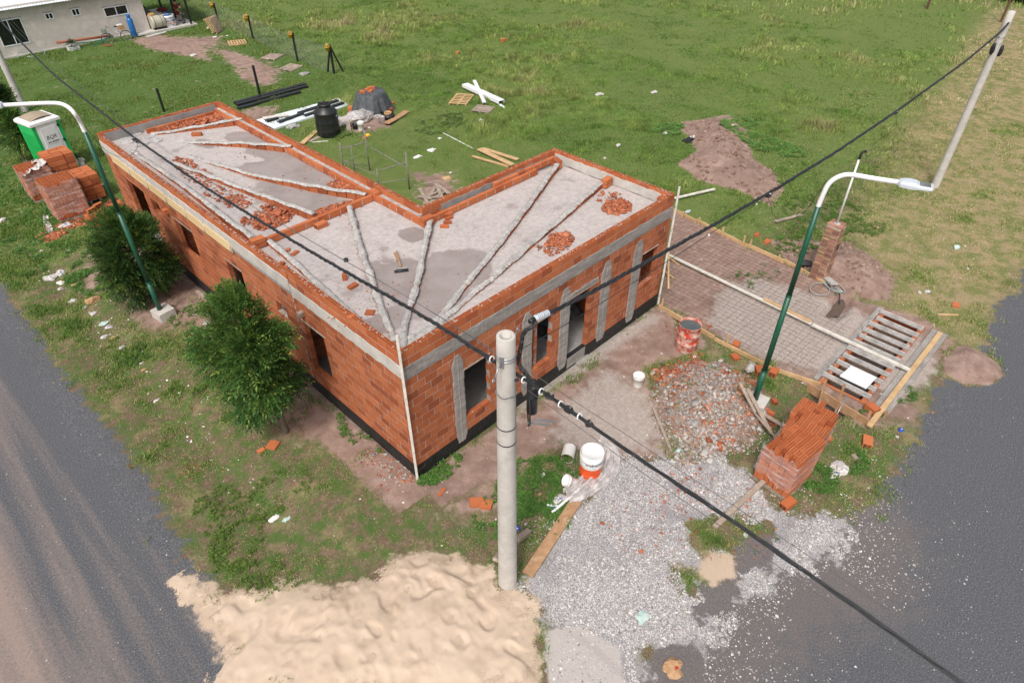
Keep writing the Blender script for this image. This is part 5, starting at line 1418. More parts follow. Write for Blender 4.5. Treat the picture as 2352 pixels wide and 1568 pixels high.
plank((1533, 592), (1860, 752), .09, .05, 'long pale board dividing the wire mesh slab', mt=M_BATTEN, za=.1, zb=.12)
plank((1752, 697), (1858, 750), .10, .04, 'yellowish board laid on the end of the dividing board', mt=M_PIT, za=.16, zb=.17)
plank((2153, 723), (2200, 724), .07, .03, 'short strip of wood on the right hand verge', mt=M_PIT)
plank((1780, 513), (1842, 494), .12, .04, 'grey plank half hidden in the grass beyond the earth', mt=M_WOODG, za=.06)
plank((1548, 463), (1640, 442), .10, .05, 'white timber lying in the grass beyond the house end', mt=M_BATTEN, za=.12, zb=.12)
plank((1500, 945), (1540, 1035), .07, .04, 'warped grey board at the left foot of the rubble heap', mt=M_WOODG, za=.1)
plank((1708, 920), (1770, 1000), .1, .03, 'weathered board lying across the rubble toward the grass', mt=M_WOODG, za=.35, zb=.05)
plank((1690, 905), (1730, 960), .07, .03, 'splintered board beside another one on the rubble', mt=M_WOODG, za=.35, zb=.2)
plank((1735, 950), (1828, 1000), .1, .03, 'long bent grey board between lamp footing and pallet', mt=M_WOODG, za=.12, zb=.04)
plank((1720, 945), (1800, 1030), .05, .03, 'thin weathered lath beneath the bent grey board', mt=M_WOODG, za=.1, zb=.02)
plank((1188, 1250), (1215, 1222), .12, .10, 'grey timber offcut behind the corner pole', mt=M_WOODG, za=.12)
plank((1138, 1300), (1160, 1262), .12, .08, 'short timber showing left of the corner pole foot', mt=M_WOODG, za=.2)
plank((1198, 790+5), (1212, 780), .1, .03, 'flat stone coloured slab by the doorway', mt=M_WOODG) if False else None
q = gp(1335, 826); mb = MB(); mb.rbox(q+[0, 0, .03], (.50, .26, .05), .1, mt=M_CONC); tag(mb.build('step_slab', M_CONC), 'flat concrete slab lying as a step before the doorway', 'slab')
plank((458, 685), (492, 716), .10, .05, 'short grey board standing in the dirt between the two trees', mt=M_WOODG, za=.25, zb=.22)
plank((1100, 348), (1178, 385), .24, .04, 'wide pale board in the yard behind the right wing', mt=M_PIT, za=.1, zb=.1)
plank((1108, 344), (1190, 370), .2, .04, 'second wide board under the pale one behind the right wing', mt=M_PIT, za=.05, zb=.05)
plank((1085, 363), (1168, 384), .12, .05, 'narrow pale board nearest the right wing wall', mt=M_PIT, za=.06)
plank((1388*.25+588, 258), (1200*.25+588, 290), .32, .04, 'curved weathered board by the tarpaulin heap', mt=M_PLANK, za=.05, bend=.12)
plank((798, 280), (803, 308), .2, .04, 'short upright weathered board beside the white bag', mt=M_WOODG, za=.3)
plank((695, 333), (727, 302), .24, .04, 'pale board lying at the left foot of the black tank', mt=M_PIT, za=.05)
plank((712, 326), (733, 316), .2, .04, 'short board piece in front of the black tank', mt=M_WOODG)
plank((718, 329), (754, 325), .06, .03, 'thin white lath in the grass by the black tank', mt=M_BATTEN, za=.03)
plank((600+5, 278), (664, 270), .25, .04, 'pale board lying on the white roofing sheets', mt=M_BATTEN, za=.12, zb=.12)
for k, (a, b, w) in enumerate((((975, 470), (1002, 428), .15), ((978, 455), (1015, 440), .12), ((960, 455), (1000, 462), .14), ((985, 475), (1020, 445), .16), ((965, 440), (985, 478), .13), ((1000, 430), (1032, 452), .16), ((975, 432), (1010, 425), .07), ((990, 465), (1025, 462), .1), ((1005, 440), (1018, 470), .14))):
    plank(a, b, w, .03, 'grey board number '+('one', 'two', 'three', 'four', 'five', 'six', 'seven', 'eight', 'nine')[k]+' of the scrap wood by the inner corner' if False else 'weathered board in the scrap wood heap by the inner corner', mt=M_WOODG, za=.03*k, zb=.02*k+.03, group='scrap boards heaped at the inner corner', name='scrap_board')
plank((1018, 412), (1034, 408), .3, .03, 'square plywood piece beyond the scrap wood heap', mt=M_PIT)

# ---------------------------------------------------------------- slab formwork and wire mesh
fw = empty('formwork', (12, -1.5, 0), 'timber formwork boards with stakes round the wire mesh slab', 'formwork')
def fboard(a, b, h=.16, mt=M_PIT, z0=-.02, par=fw, name='board', th=.045):
    A, B = gp(*a), gp(*b); A[2] = B[2] = z0+h/2
    mb = MB(); mb.beam(A, B, th, h, mt, .5); return mb.build(name, mt, par)
fboard((1513, 706), (1640, 778)); fboard((1641, 781), (1760, 842), .15); fboard((1760, 845), (1880, 893), .14)
fboard((1547, 484), (1600, 512), .16); fboard((1600, 509), (1716, 568), .17); fboard((1718, 566), (1800, 604), .16); fboard((1800, 601), (1896, 650), .15)
fboard((1516, 716), (1545, 733), .10, M_WOODG)
def stake(px, py, h, par=fw, lean=(0, 0), mt=M_PIT):
    q = gp(px, py); mb = MB(); mb.beam(q-[0, 0, .1], q+[lean[0], lean[1], h], .05, .035, mt, .5, up=(1, 0, 0)); mb.build('stake', mt, par)
for (px, py, h) in ((1519, 712, .42), (1668, 795, .45), (1682, 805, .12), (1567, 500, .25), (1604, 516, .3), (1658, 543, .38), (1706, 565, .42), (1722, 568, .3), (1787, 600, .25), (1812, 612, .1), (1835, 612, .12), (1870, 628, .16)): stake(px, py, h)
for (a, b, w) in (((1528, 600), (1535, 665), .06), ((1520, 630), (1548, 640), .05), ((1530, 598), (1560, 610), .04)):
    plank(a, b, w, .04, {'1528': 'board leaning on the right corner of the house', '1520': 'short lath on the mesh by the house end wall', '1530': 'short lath end poking out behind the corner batten'}[str(a[0])], mt=M_PIT, za=.7 if a[0] == 1528 else .15)
# mesh
M0 = [GP((1514, 700)), ]
mesh = empty('rebar_mesh', (12, -1, 0), 'rusty welded wire mesh laid on the earth inside the formwork', 'wire mesh')
mb = MB(); r = np.random.default_rng(3)
def wav(a, b, n=14):
    out = []
    for i in range(n+1):
        t = i/n; x = a[0]*(1-t)+b[0]*t; y = a[1]*(1-t)+b[1]*t; out.append((x+.008*math.sin(i*1.7+a[0]*9), y+.008*math.sin(i*1.3+a[1]*7), max(.055, float(height(x, y))+.03)+.012*math.sin(i*.9+a[0]*5+a[1]*4)))
    return out
def yend(x): return -4.75 if x < 12.6 else -3.6
def xend(y): return 14.6 if y > -3.4 else 12.9
for k in range(28):
    x = 9.62+k*.19
    if x > 14.8: break
    y0 = yend(x)-r.uniform(0, .1); y0 = max(y0, -4.9)
    mb.tube(wav((x, y0), (x+.02, 4.4), 20), .0030, 4, M_RUST, .5, cap=False)
mb.build('lengthwise_bars', M_RUST, mesh)
mb = MB()
for k in range(50):
    y = -4.65+k*.19
    if y > 4.4: break
    mb.tube(wav((9.52, y), (xend(y)+.1, y+.02), 14), .0030, 4, M_RUST, .5, cap=False)
mb.build('cross_bars', M_RUST, mesh)
# drainage pit
pit = empty('drain_pit', ((CUL[0]+CUL[1])/2, (CUL[2]+CUL[3])/2, 0), 'brick lined roadside drain pit crossed by concrete joists', 'drain pit')
mb = MB(); x0, x1, y0, y1 = CUL
mb.box(x0-.16, x1+.1, y1, y1+.13, -.9, .05, M_BRICK, .5); mb.box(x0-.16, x1+.1, y0-.13, y0, -.9, .05, M_BRICK, .5); mb.box(x1, x1+.12, y0, y1, -.9, .03, M_BRICK, .5); mb.box(x0-.12, x0, y0, y1, -.9, .0, M_BRICK, .5)
brick_wall(mb, (x0, y1+.0, 0), (1, 0, 0), x1-x0, -.50, 3, .18, L_=.30, bm=M_BRICK); brick_wall(mb, (x1, y0, 0), (-1, 0, 0), x1-x0, -.50, 3, .18, L_=.30, bm=M_BRICK, th=.10)
mb.build('brick_lining', M_BRICK, pit)
for (ya, yb) in ((y1+.001, y1+.13), (y0-.13, y0-.001)):
    for k in range(13):
        if rng.random() < .8: mb = MB(); hollow(mb, (x0+.16+k*.33, (ya+yb)/2, -.06), (1, 0), .30, .12, .12, 5, 2, fill=.4, bm=M_BRICK); mb.build('edge_brick', M_BRICK, pit)
mb = MB(); mb.box(x0+.001, x1-.001, y0+.14, y1-.001, -.74, -.36, M_WATER, .5); mb.build('water', M_WATER, pit)
mb = MB(); mb.box(x0-.1, x1+.1, y0-.72, y0-.30, -.2, .072, M_CONC, .5, .01); mb.build('concrete_apron', M_CONC, pit)
mb = MB(); mb.box(x0-.1, x1+.1, y1+.15, y1+.28, -.2, .078, M_CONC, .5, .01); mb.build('concrete_edge', M_CONC, pit)
njo = 11
for k in range(njo):
    x = 9.86+k*.398+rng.uniform(-.02, .02); a = np.array([x+rng.uniform(-.03, .03), y1+.12+rng.uniform(-.03, .06), .115]); b = np.array([x+rng.uniform(-.03, .03), y0-.12-rng.uniform(-.03, .05), .11])
    mb = MB(); d = (b-a)/np.linalg.norm(b-a); L_ = np.linalg.norm(b-a)
    sd = np.cross(d, (0, 0, 1))
    mb.obox((a+b)/2-[0, 0, .02], d, sd, (0, 0, 1), (L_, .13, .05), M_MORTARW, .5, .003); mb.obox((a+b)/2+[0, 0, .03], d, sd, (0, 0, 1), (L_, .07, .052), M_MORTARW, .6, .003)
    tag(mb.build('concrete_joist', M_MORTARW), 'precast concrete joist laid across the drain pit, '+('nearest the pallet', 'second from the pallet end', 'third from the pallet end', 'fourth from the pallet end', 'fifth from the pallet end', 'sixth, in the middle of the row', 'fifth from the far end', 'fourth from the far end', 'third from the far end', 'second from the far end', 'farthest from the pallet')[k], 'joist', 'joists across the drain pit')
mb = MB(); P0 = [(10.02, -6.22), (10.62, -6.25), (10.62, -5.58), (10.02, -5.52)]
mb.prism(P0, .155, .20, M_FOAM, .5)
for k in range(6): mb.beam((10.07+k*.1, -6.22, .203), (10.07+k*.1, -5.56, .203), .035, .012, M_FOAM)
tag(mb.build('foam_sheet', M_FOAM), 'white ribbed polystyrene panel lying on the drain joists', 'foam panel')
mb = MB(); A, B = gp(1852, 893), gp(1988, 975); A[2] = B[2] = .10; mb.beam(A, B, .05, .26, M_PLANK, .5); tag(mb.build('shuttering_board', M_PLANK), 'muddy shuttering board on edge at the house side end of the drain', 'board')
for (px, py, h, lx, ly, lb) in ((1883, 925, .75, .15, .1, 'rusty brown stake crossing the near end of the drain board'), (1922, 940, .8, .18, .1, 'thick wooden stake leaning over the foam panel'), (1990, 980, .5, .1, .08, 'wooden stake at the road side end of the shuttering board'), (2103, 830, .3, 0, 0, 'thin stick standing in the grass by the road')):
    q = at(*G(px, py)[:2], -.1) if px != 2103 else at(*G(2030, 960)[:2], -.05)
    if q[2] < -.1: q[2] = -.1
    mb = MB(); mb.beam(q, q+np.array([lx, ly, h]), .055, .04, M_PLANK, up=(1, 0, 0)); tag(mb.build('stake', M_PLANK), lb, 'stake', 'stakes at the drain')
mb = MB(); q = gp(1925, 930); mb.tube([G(1895, 985, .02), G(1926, 945, .5), G(1945, 905, .75)], .012, 6, M_STEEL); tag(mb.build('steel_rod', M_STEEL), 'thin steel rod leaning on the shuttering board above the pallet', 'rod')
# muddy water in the two holes
mb = MB(); mb.disc((FRONTHOLE[0]+.0, FRONTHOLE[1], -.22), .5, 24, M_WATER); o = mb.build('puddle', M_WATER); tag(o, kind='structure')
mb = MB(); mb.add([(HOSEPIT[0]+.56*(1+.3*math.sin(3*a_))*math.cos(a_), HOSEPIT[1]+.22*(1+.35*math.sin(2*a_+1))*math.sin(a_), -.085) for a_ in np.linspace(0, 2*PI, 29)[:-1]], [tuple(range(28))], M_WATER); o = mb.build('puddle_water', M_WATER); tag(o, kind='structure')

# brick pillar with mast
pb = at(14.45, -2.95); pb[2] = 0
pil = empty('brick_pillar', pb, 'rough brick meter pillar carrying a white mast beside the wire mesh', 'pillar')
mb = MB(); mb.rbox(pb+[0, 0, .99], (.40, .44, 1.98), 0, mt=M_MORTAR, tint=.4); r = np.random.default_rng(5)
mbp = {}
PB = [mat('pillar_brick_a', (.30, .16, .11), (.24, .12, .085), rough=.9, tint=.4), mat('pillar_brick_b', (.47, .33, .17), (.38, .25, .14), rough=.9, tint=.4), mat('pillar_brick_c', (.40, .20, .14), (.34, .17, .12), rough=.9, tint=.4)]
z = .0; k = 0
while z < 1.9:
    h = .055 if z > .0 else .06; zc = z+h/2
    for s in (-1, 1):
        for i in range(2):
            w = r.uniform(.17, .22); c_ = (i-.5)*.21+r.uniform(-.01, .01)
            mb.rbox(pb+[s*.205+s*r.uniform(0, .012), c_, zc], (.02, w, h-.018), mt=PB[r.choice(3, p=(.5, .25, .25))], jit=.003)
            mb.rbox(pb+[c_*.92, s*.225+s*r.uniform(0, .012), zc], (w*.95, .02, h-.018), mt=PB[r.choice(3, p=(.5, .25, .25))], jit=.003)
    z += h; k += 1
mb.build('shaft', M_MORTAR, pil)
mb = MB()
for i in range(2):
    for j in range(2): mb.rbox(pb+[(i-.5)*.21, (j-.5)*.23, 1.995], (.2, .22, .03), mt=PB[2], jit=.004)
mb.build('cap_bricks', PB[2], pil)
mb = MB(); blob(mb, pb+[-.02, -.0, 2.01], (.1, .1, .03), M_MORTARW, n=9); mb.tube([pb+[-.02, 0, 2.0], pb+[-.02, .02, 4.22]], .030, 10, M_WHITE); mb.build('mast', M_WHITE, pil)
mb = MB(); mb.tube(smooth([pb+[-.02, .02, 4.1], pb+[-.02, .02, 4.3], pb+[.05, -.02, 4.37], pb+[.12, -.05, 4.3]], 12), .038, 10, M_BLACKP); mb.build('mast_head', M_BLACKP, pil)
mb = MB(); mb.rbox(pb+[.06, -.235, 1.25], (.16, .03, .22), mt=M_BLACKP); mb.build('meter_box', M_BLACKP, pil)
# hose
mb = MB(); hs_ = []
for (px, py) in ((1888, 640), (1893, 655), (1905, 668), (1900, 680), (1880, 683), (1862, 676), (1858, 665), (1868, 655), (1885, 652), (1905, 652), (1925, 658), (1938, 668), (1930, 676), (1912, 672), (1897, 660), (1893, 645), (1905, 636), (1925, 642), (1941, 655), (1946, 668), (1935, 674), (1915, 670), (1903, 655), (1906, 643), (1920, 640)):
    q = gp(px, py); hs_.append(q+[0, 0, .05+.03*rng.random()])
mb.tube(smooth(hs_, 220)[::2], .016, 6, M_HOSE); tag(mb.build('garden_hose', M_HOSE), 'pale grey hose lying in loose coils by the brick pillar', 'hose')
mb = MB(); mb.tube(smooth([gp(1913, 650)+[0, 0, .05], gp(1922, 662)+[0, 0, .06], gp(1927, 680)+[0, 0, .05], G(1928, 698, -.06)], 20), .015, 6, M_HOSEB); tag(mb.build('blue_pipe', M_HOSEB), 'dark blue pipe running into the muddy hole by the hose', 'pipe')
mb = MB(); q = gp(1847, 612); mb.rbox(q+[0, 0, .10], (.34, .28, .015), .6, .0, .5, M_BLACKP)
for dx, dy, sx_, sy_ in ((0, .14, .34, .015), (0, -.14, .34, .015), (.17, 0, .015, .28), (-.17, 0, .015, .28), (0, 0, .015, .28), (0, 0, .34, .015)):
    c6, s6 = math.cos(.6), math.sin(.6); mb.rbox(q+[dx*c6-dy*s6, dx*s6+dy*c6, .15-dx*.45], (sx_, sy_, .14), .6, 0, .5, M_BLACKP)
tag(mb.build('meter_case', M_BLACKP), 'open black plastic box lying tilted at the foot of the pillar', 'plastic box')
mb = MB(); mb.rbox(gp(1912, 632)+[0, 0, .12], (.5, .22, .05), .9, 0, .15, M_STONE); tag(mb.build('paving_slab', M_STONE), 'grey slab leaning on the earth heap behind the hose', 'slab')

# water drum, buckets
def ribbed_drum(c, r, h, mt, ribs=2, n=32, top_in=.05):
    mb = MB(); prof = [(.001, 0.0), (r*.98, 0), (r, .02)]
    for k in range(ribs):
        z = h*(k+1)/(ribs+1); prof += [(r, z-.03), (r*1.035, z-.012), (r*1.035, z+.012), (r, z+.03)]
    prof += [(r, h-.03), (r*1.03, h-.02), (r*1.03, h), (r*.99, h+.004), (r*.965, h-.01), (r*.96, .25), (.001, .25)]
    mb.lathe(c, prof, n, mt); return mb
m, nt, N, L, P = newmat('drum_paint')
n1 = noise_node(nt, 4.5, 6, .7); n2 = noise_node(nt, 14, 5, .7)
c = ramp(nt, n1.outputs[0], [(.40, (.66, .50, .44)), (.50, (.56, .24, .18)), (.56, (.55, .055, .03)), (.72, (.44, .04, .03))]).outputs[0]
c = mix(nt, ramp(nt, n2.outputs[0], [(.60, (0, 0, 0)), (.66, (1, 1, 1))]).outputs[0], c, (.28, .16, .11))
L.new(c, P.inputs['Base Color']); P.inputs['Roughness'].default_value = .6
M_DRUM = m
dc = at(8.32, -1.82); dc[2] = .0
dr = empty('oil_drum', dc, 'worn red and white steel drum full of water by the formwork', 'drum')
ribbed_drum(dc, .305, .88, M_DRUM).build('body', M_DRUM, dr)
mb = MB(); mb.disc(dc+[0, 0, 0.80], .297, 32, M_WATERG); mb.build('water', M_WATERG, dr)
def bucket(c, r0, r1, h, label, mt=M_WPLAST, rx=0, ry=0, rz=0, handle=True, full=None, group='buckets', lid=False):
    t = empty('bucket', (0, 0, 0), label, 'bucket', group)
    mb = MB(); mb.lathe((0, 0, 0), [(.001, 0), (r0, 0), (r0*1.02, .02), (r1*.97, h*.78), (r1*1.03, h*.79), (r1*1.03, h*.84), (r1*.98, h*.85), (r1, h*.97), (r1*1.04, h*.98), (r1*1.04, h), (r1*.96, h), (r0*.95, .015), (.001, .014)], 28, mt); mb.build('body', mt, t)
    if handle:
        mb = MB(); mb.tube([(r1*1.06*math.cos(a_), r1*1.06*math.sin(a_)*.35-r1*.9*0, h*.80-r1*.75*math.sin(a_)) for a_ in np.linspace(0, PI, 15)], .004, 5, M_STEEL); mb.v = [(x, y-r1*.95, z) for x, y, z in mb.v] if False else mb.v
        mb.build('handle', M_STEEL, t)
    if full: mb = MB(); mb.disc((0, 0, h*.6), r1*.93, 24, full); mb.build('contents', full, t)
    place(t, c, rz, rx, ry); return t
bucket(gp(1464, 884), .125, .15, .36, 'dirty white plastic bucket standing on the pale ground by the rubble', rz=.6)
# orange drum with its white lid
oc = at(2.76, -2.82); oc[2] = .03
od = empty('plastic_drum', oc, 'orange and white plastic drum with white lid in the weeds near the corner pole', 'drum')
def dz_(pr, k=1.17, q=.93): return [(r_*q, z_*k) for r_, z_ in pr]
mb = MB(); mb.lathe(oc, dz_([(.001, 0), (.245, 0), (.262, .03), (.266, .2), (.270, .205), (.270, .225), (.266, .23), (.268, .40), (.266, .44), (.262, .46)]), 36, M_ORANGE); mb.build('lower_body', M_ORANGE, od)
mb = MB(); mb.lathe(oc, dz_([(.263, .45), (.276, .455), (.28, .47), (.284, .54), (.287, .545), (.284, .55), (.288, .64), (.292, .645), (.292, .66), (.287, .665), (.288, .76), (.281, .765), (.276, .76), (.274, .5), (.001, .49)]), 36, M_WHITE); mb.build('upper_body', M_WHITE, od)
mb = MB(); mb.lathe(oc+[.012, -.005, 0], dz_([(.001, .71), (.25, .71), (.262, .718), (.266, .73), (.258, .745), (.25, .738), (.001, .736)]), 36, M_WHITE); lid = mb.build('lid', M_WHITE, od)
mb = MB(); mb.lathe(oc+[.13, .09, .86], [(.03, 0), (.03, .02), (.02, .024), (.001, .024)], 14, M_WHITE); mb.build('bung', M_WHITE, lid)
def curved_text(name, body, size, c, R_, ang, z, mt, parent, bold=0):
    me = text_mesh(name, body, size, None, mt, parent, 0, 0, bold)
    off = world_of(parent)
    for v in me.vertices:
        a_ = ang+v.co.x/R_; y = v.co.y; v.co = (c[0]+R_*math.cos(a_)-off[0], c[1]+R_*math.sin(a_)-off[1], c[2]+z+y-off[2])
    o = bpy.data.objects.new(name, me); COL.objects.link(o); o.parent = parent; return o
curved_text('brand_lettering', 'weber', .13, oc, .2735, RAD(222), .71, M_INK, od, .001)
curved_text('brand_lettering', 'cegua', .085, oc, .2735, RAD(272), .72, M_INKB, od, .0015)
curved_text('small_print', 'color', .04, oc, .2725, RAD(232), .62, M_WIRE, od)
curved_text('small_print', 'ceresil', .05, oc, .2535, RAD(230), .41, M_INK, od)
# offcut of a wide pipe and an empty tub beside it
mb = MB(); c_ = gp(1302, 1062)+[0, 0, .16]; d = np.array([.75, .42, .0]); d /= np.linalg.norm(d)
mb.tube([c_-d*.02, c_+d*.34], [.155, .15], 26, M_WPLAST, cap=False); mb.tube([c_+d*.34, c_-d*.015], [.138, .143], 26, mat('cardboard_inside', (.44, .33, .22), (.36, .26, .17)), cap=False)
mb.tube([c_-d*.022, c_-d*.019], [.158, .158], 26, M_WPLAST, cap=False)
tag(mb.build('plastic_pipe', M_WPLAST), 'wide short white pipe lying on its side behind the orange drum', 'pipe')
bucket(gp(1322, 1117)+[0, 0, .1], .11, .14, .3, 'whitish tub lying tipped in front of the orange drum', rx=RAD(-55), rz=.9, handle=False)
def sheet(pts_fn, nu, nv, mt, name, label, cat, thick=.004, group=None):
    vs = [pts_fn(i/nu, j/nv) for i in range(nu+1) for j in range(nv+1)]
    fs = [(i*(nv+1)+j, (i+1)*(nv+1)+j, (i+1)*(nv+1)+j+1, i*(nv+1)+j+1) for i in range(nu) for j in range(nv)]
    mb = MB(); mb.add(vs, fs, mt, .5, True); return tag(mb.build(name, mt), label, cat, group)
spine = [gp(1375, 1045)+[0, 0, .55], gp(1398, 1055)+[0, 0, .25], gp(1395, 1085)+[0, 0, .12], gp(1365, 1110)+[0, 0, .14], gp(1325, 1140)+[0, 0, .12], gp(1300, 1150)+[0, 0, .1]]
SP = smooth(spine, 31); r1 = np.random.default_rng(8)
def plast(u, v):
    q = SP[int(round(u*30))]; i = int(round(u*30)); d = SP[min(30, i+1)]-SP[max(0, i-1)]; d /= np.linalg.norm(d); sd = np.array([-d[1], d[0], 0])
    w = .34+.16*math.sin(u*PI); f = .05*math.sin(v*19+u*7)+.03*math.sin(v*37-u*15)+.02*math.sin(u*40)
    return q+sd*w*(v-.5)*1.2+np.array([0, 0, .05+f+.07*math.sin(v*PI)])
sheet(plast, 30, 26, M_FILMW, 'plastic_sheet', 'crumpled clear plastic sheet trailing from the orange drum to the plank', 'plastic sheet')
mb = MB(); mb.beam(gp(1268, 1180)+[0, 0, .06], gp(1330, 1132)+[0, 0, .14], .05, .025, M_WHITE); tag(mb.build('white_strip', M_WHITE), 'white plastic strip poking out of the plastic sheet by the plank', 'strip')
mb = MB(); mb.beam(gp(1256, 1162)+[0, 0, .06], gp(1284, 1166)+[0, 0, .05], .05, .02, M_ALU); mb.beam(gp(1262, 1168)+[0, 0, .03], gp(1280, 1170)+[0, 0, .03], .05, .03, M_BLUEP); tag(mb.build('float_tool', M_ALU), 'plasterer float with a blue grip lying in the weeds', 'float')

# litter
LN = [0]
def litter(px, py, r, mt, label, cat='litter', name='plastic_bag', flat=.45, rough=.35, patch=None, dz=0, n=9):
    LN[0] += 1; r = r*.72; q = gp(px, py); mb = MB(); rr = np.random.default_rng(LN[0])
    ax, ay = r*rr.uniform(.8, 1.3), r*rr.uniform(.5, .9)
    blob(mb, q+[0, 0, r*flat*.5+dz], (ax, ay, r*flat), mt, seed=LN[0], n=n, rough=rough)
    for k in range(2): blob(mb, q+[rr.uniform(-ax, ax)*.8, rr.uniform(-ay, ay)*.9, r*flat*.4+dz], (ax*.5, ay*.5, r*flat*.8), mt, seed=LN[0]*7+k, n=n, rough=rough)
    if patch: blob(mb, q+[r*.1, -r*.15, r*flat*1.15+dz], (ax*.4, ay*.35, r*flat*.35), patch, seed=LN[0]*3, n=7, rough=.3)
    return tag(mb.build(name, mt), label, cat, 'litter on the ground')
litter(1930, 1075, .26, M_BAG, 'white plastic bag at the right foot of the near brick pallet', patch=None)
litter(1915, 1092, .22, M_BAG, 'white bag with blue print lying lower right of the near pallet', patch=M_BLUEP)
litter(1738, 1070, .15, M_FILMW, 'clear plastic scrap at the left side of the near pallet')
litter(1283, 1150, .2, M_BAG, 'whitish cement bag crumpled beside the plasterer float', patch=M_BLUEP)
litter(1248, 1090, .09, M_BAG, 'twisted white strip on the dirt left of the orange drum', flat=.2, name='paper_scrap')
litter(1240, 1135, .07, M_PAPER, 'brown scrap in the weeds below the twisted white strip', name='paper_scrap')
litter(1475, 1418, .17, M_BAGG, 'pale bluish plastic bag lying on the gravel', flat=.25)
litter(1545, 1535, .26, M_PAPER, 'brown and red paper sack lying at the bottom edge of the gravel', name='paper_sack', patch=M_REDP, flat=.35)
litter(630, 1192, .14, M_WPLAST, 'grimy white plastic bottle shaped litter in the front verge', name='plastic_bottle', flat=.35)
litter(658, 1192, .11, M_BAGG, 'small translucent bag right of the grimy bottle', flat=.3)
litter(115, 640, .3, M_BAG, 'long dirty white bag in the verge grass at the far left', flat=.3)
litter(140, 628, .26, M_BAG, 'second dirty bag beyond the long one at the far left', patch=M_BLUEP, flat=.3)
litter(142, 650, .14, M_WPLAST, 'yellowish crumpled wrapper beside the long dirty bag', patch=M_YELLOW, name='wrapper')
litter(140, 665, .1, M_BAG, 'small white ball of plastic below the yellowish wrapper', flat=.7)
litter(171, 655, .14, M_PAPER, 'brown torn cardboard scrap near the wrapper', name='cardboard', flat=.3)
litter(168, 690, .18, M_BAG, 'muddy white bag beside the brown sack in the verge', flat=.2)
litter(215, 693, .26, M_PAPER, 'torn brown paper sack standing in the verge', name='paper_sack', flat=.6)
litter(195, 706, .1, M_BAG, 'oval white plate like scrap left of the brown sack', flat=.25, name='plate')
litter(215, 720, .14, M_BAG, 'pinkish white bag under the torn brown sack', flat=.3)
litter(240, 743, .2, M_BAGG, 'greenish plastic bag lying upper left of the lamp footing', flat=.25)
litter(250, 752, .14, M_BAG, 'white bag with blue print below the greenish one', patch=M_BLUEP, flat=.3)
litter(240, 774, .15, M_BAG, 'crushed pale bag in the verge by the litter trail', flat=.3)
litter(262, 776, .12, M_PAPER, 'orange brown scrap at the end of the litter trail', name='cardboard', flat=.3)
litter(280, 800, .15, M_FILMW, 'clear plastic bottle lying in the litter trail', name='plastic_bottle', flat=.4)
litter(362, 920, .13, M_BAG, 'small white bag in the verge left of the front tree', flat=.3)
litter(330, 850, .09, M_PAPER, 'brown leaf like scrap below the litter trail', name='cardboard')
litter(326, 835, .07, M_BAG, 'white scrap in the litter trail left of the front tree', name='paper_scrap')
litter(152, 518, .24, M_BAG, 'white bag with blue print on the broken shards by the brick stack', patch=M_BLUEP, flat=.3)
litter(5, 508, .28, M_BAG, 'white plastic sheet scrap at the left edge of the picture', flat=.35)
litter(160, 575, .1, M_BAG, 'white scrap on the grass below the brick shards', flat=.3)
litter(97, 577, .08, M_BAG, 'white crumpled cup in the far verge grass', flat=.6, name='paper_cup')
litter(475, 742, .16, M_BAG, 'pale bag under the left side of the front tree', flat=.3)
litter(2195, 570, .2, M_BAGG, 'pale green bag on the dry grass of the right verge', patch=M_WHITE, flat=.5)
litter(2130, 670, .12, M_LAMP, 'crushed clear bottle on the right verge', flat=.4, name='plastic_bottle')
litter(2112, 672, .1, M_STONE, 'whitish crumpled scrap left of the crushed bottle', name='paper_scrap', flat=.5)
litter(2145, 775-30, .05, M_BAG, 'tiny white scrap near the strip of wood on the verge', name='paper_scrap')
litter(1580, 487, .13, M_LAMP, 'water bottle with blue label in the grass by the formwork', patch=M_BLUEP, flat=.5, name='plastic_bottle')
litter(1745, 462, .09, M_BAG, 'white scrap at the foot of the first earth heap', name='paper_scrap')
litter(1420, 336, .2, M_BAG, 'white foam block lying in the tall grass', name='foam_block', flat=.5, rough=.15)
litter(1376, 218, .25, M_BAG, 'grey white bag far out in the field grass', flat=.4)
litter(1503, 213, .22, M_BAG, 'white rag in the middle distance of the field', flat=.4)
litter(1585, 322, .35, M_BLACK, 'burnt black rags on the side of the first earth heap', name='burnt_rag', flat=.35, patch=M_BLACK)
litter(1592, 316, .2, M_BAG, 'white crumpled bag on top of the burnt rags', flat=.6)
litter(1680, 296, .17, M_STONE, 'pale block lying on top of the first earth heap', name='block', rough=.1, flat=.6)
litter(1528, 307, .2, M_BAG, 'white scrap in the low leaves beside the earth heap', flat=.25, name='paper_scrap')
litter(1388, 365, .1, M_BAG, 'white cup in the grass above the right wing', flat=.8, name='paper_cup')
litter(1557, 1036, .09, M_BAGG, 'green plastic cup on the gravel below the rubble', 'litter', 'plastic_cup', flat=.8, rough=.1)
litter(2025, 905, .05, M_BAG, 'white hook shaped scrap in the verge weeds', name='paper_scrap')
litter(2068, 988, .11, M_BLUEP, 'dark blue can beside a wood piece on the verge', name='drink_can', flat=.5, rough=.1, patch=M_WHITE)
litter(2061, 1003, .06, M_BAG, 'small oval white scrap below the blue can', name='paper_scrap')
litter(1893, 990, .16, M_PAPER, 'dry brown paper scrap behind the near pallet', name='paper_scrap', flat=.4)
litter(1595, 820, .09, M_BAG, 'white and blue carton between drum and rubble', patch=M_BLUEP, name='carton', flat=.5, rough=.1)
litter(1520, 812, .06, M_BAG, 'white and red packet on the earth left of the drum', patch=M_REDP, name='packet', flat=.4)
litter(1562, 885, .07, M_BAG, 'small white scrap on the grey rubble top', name='paper_scrap', dz=.0)
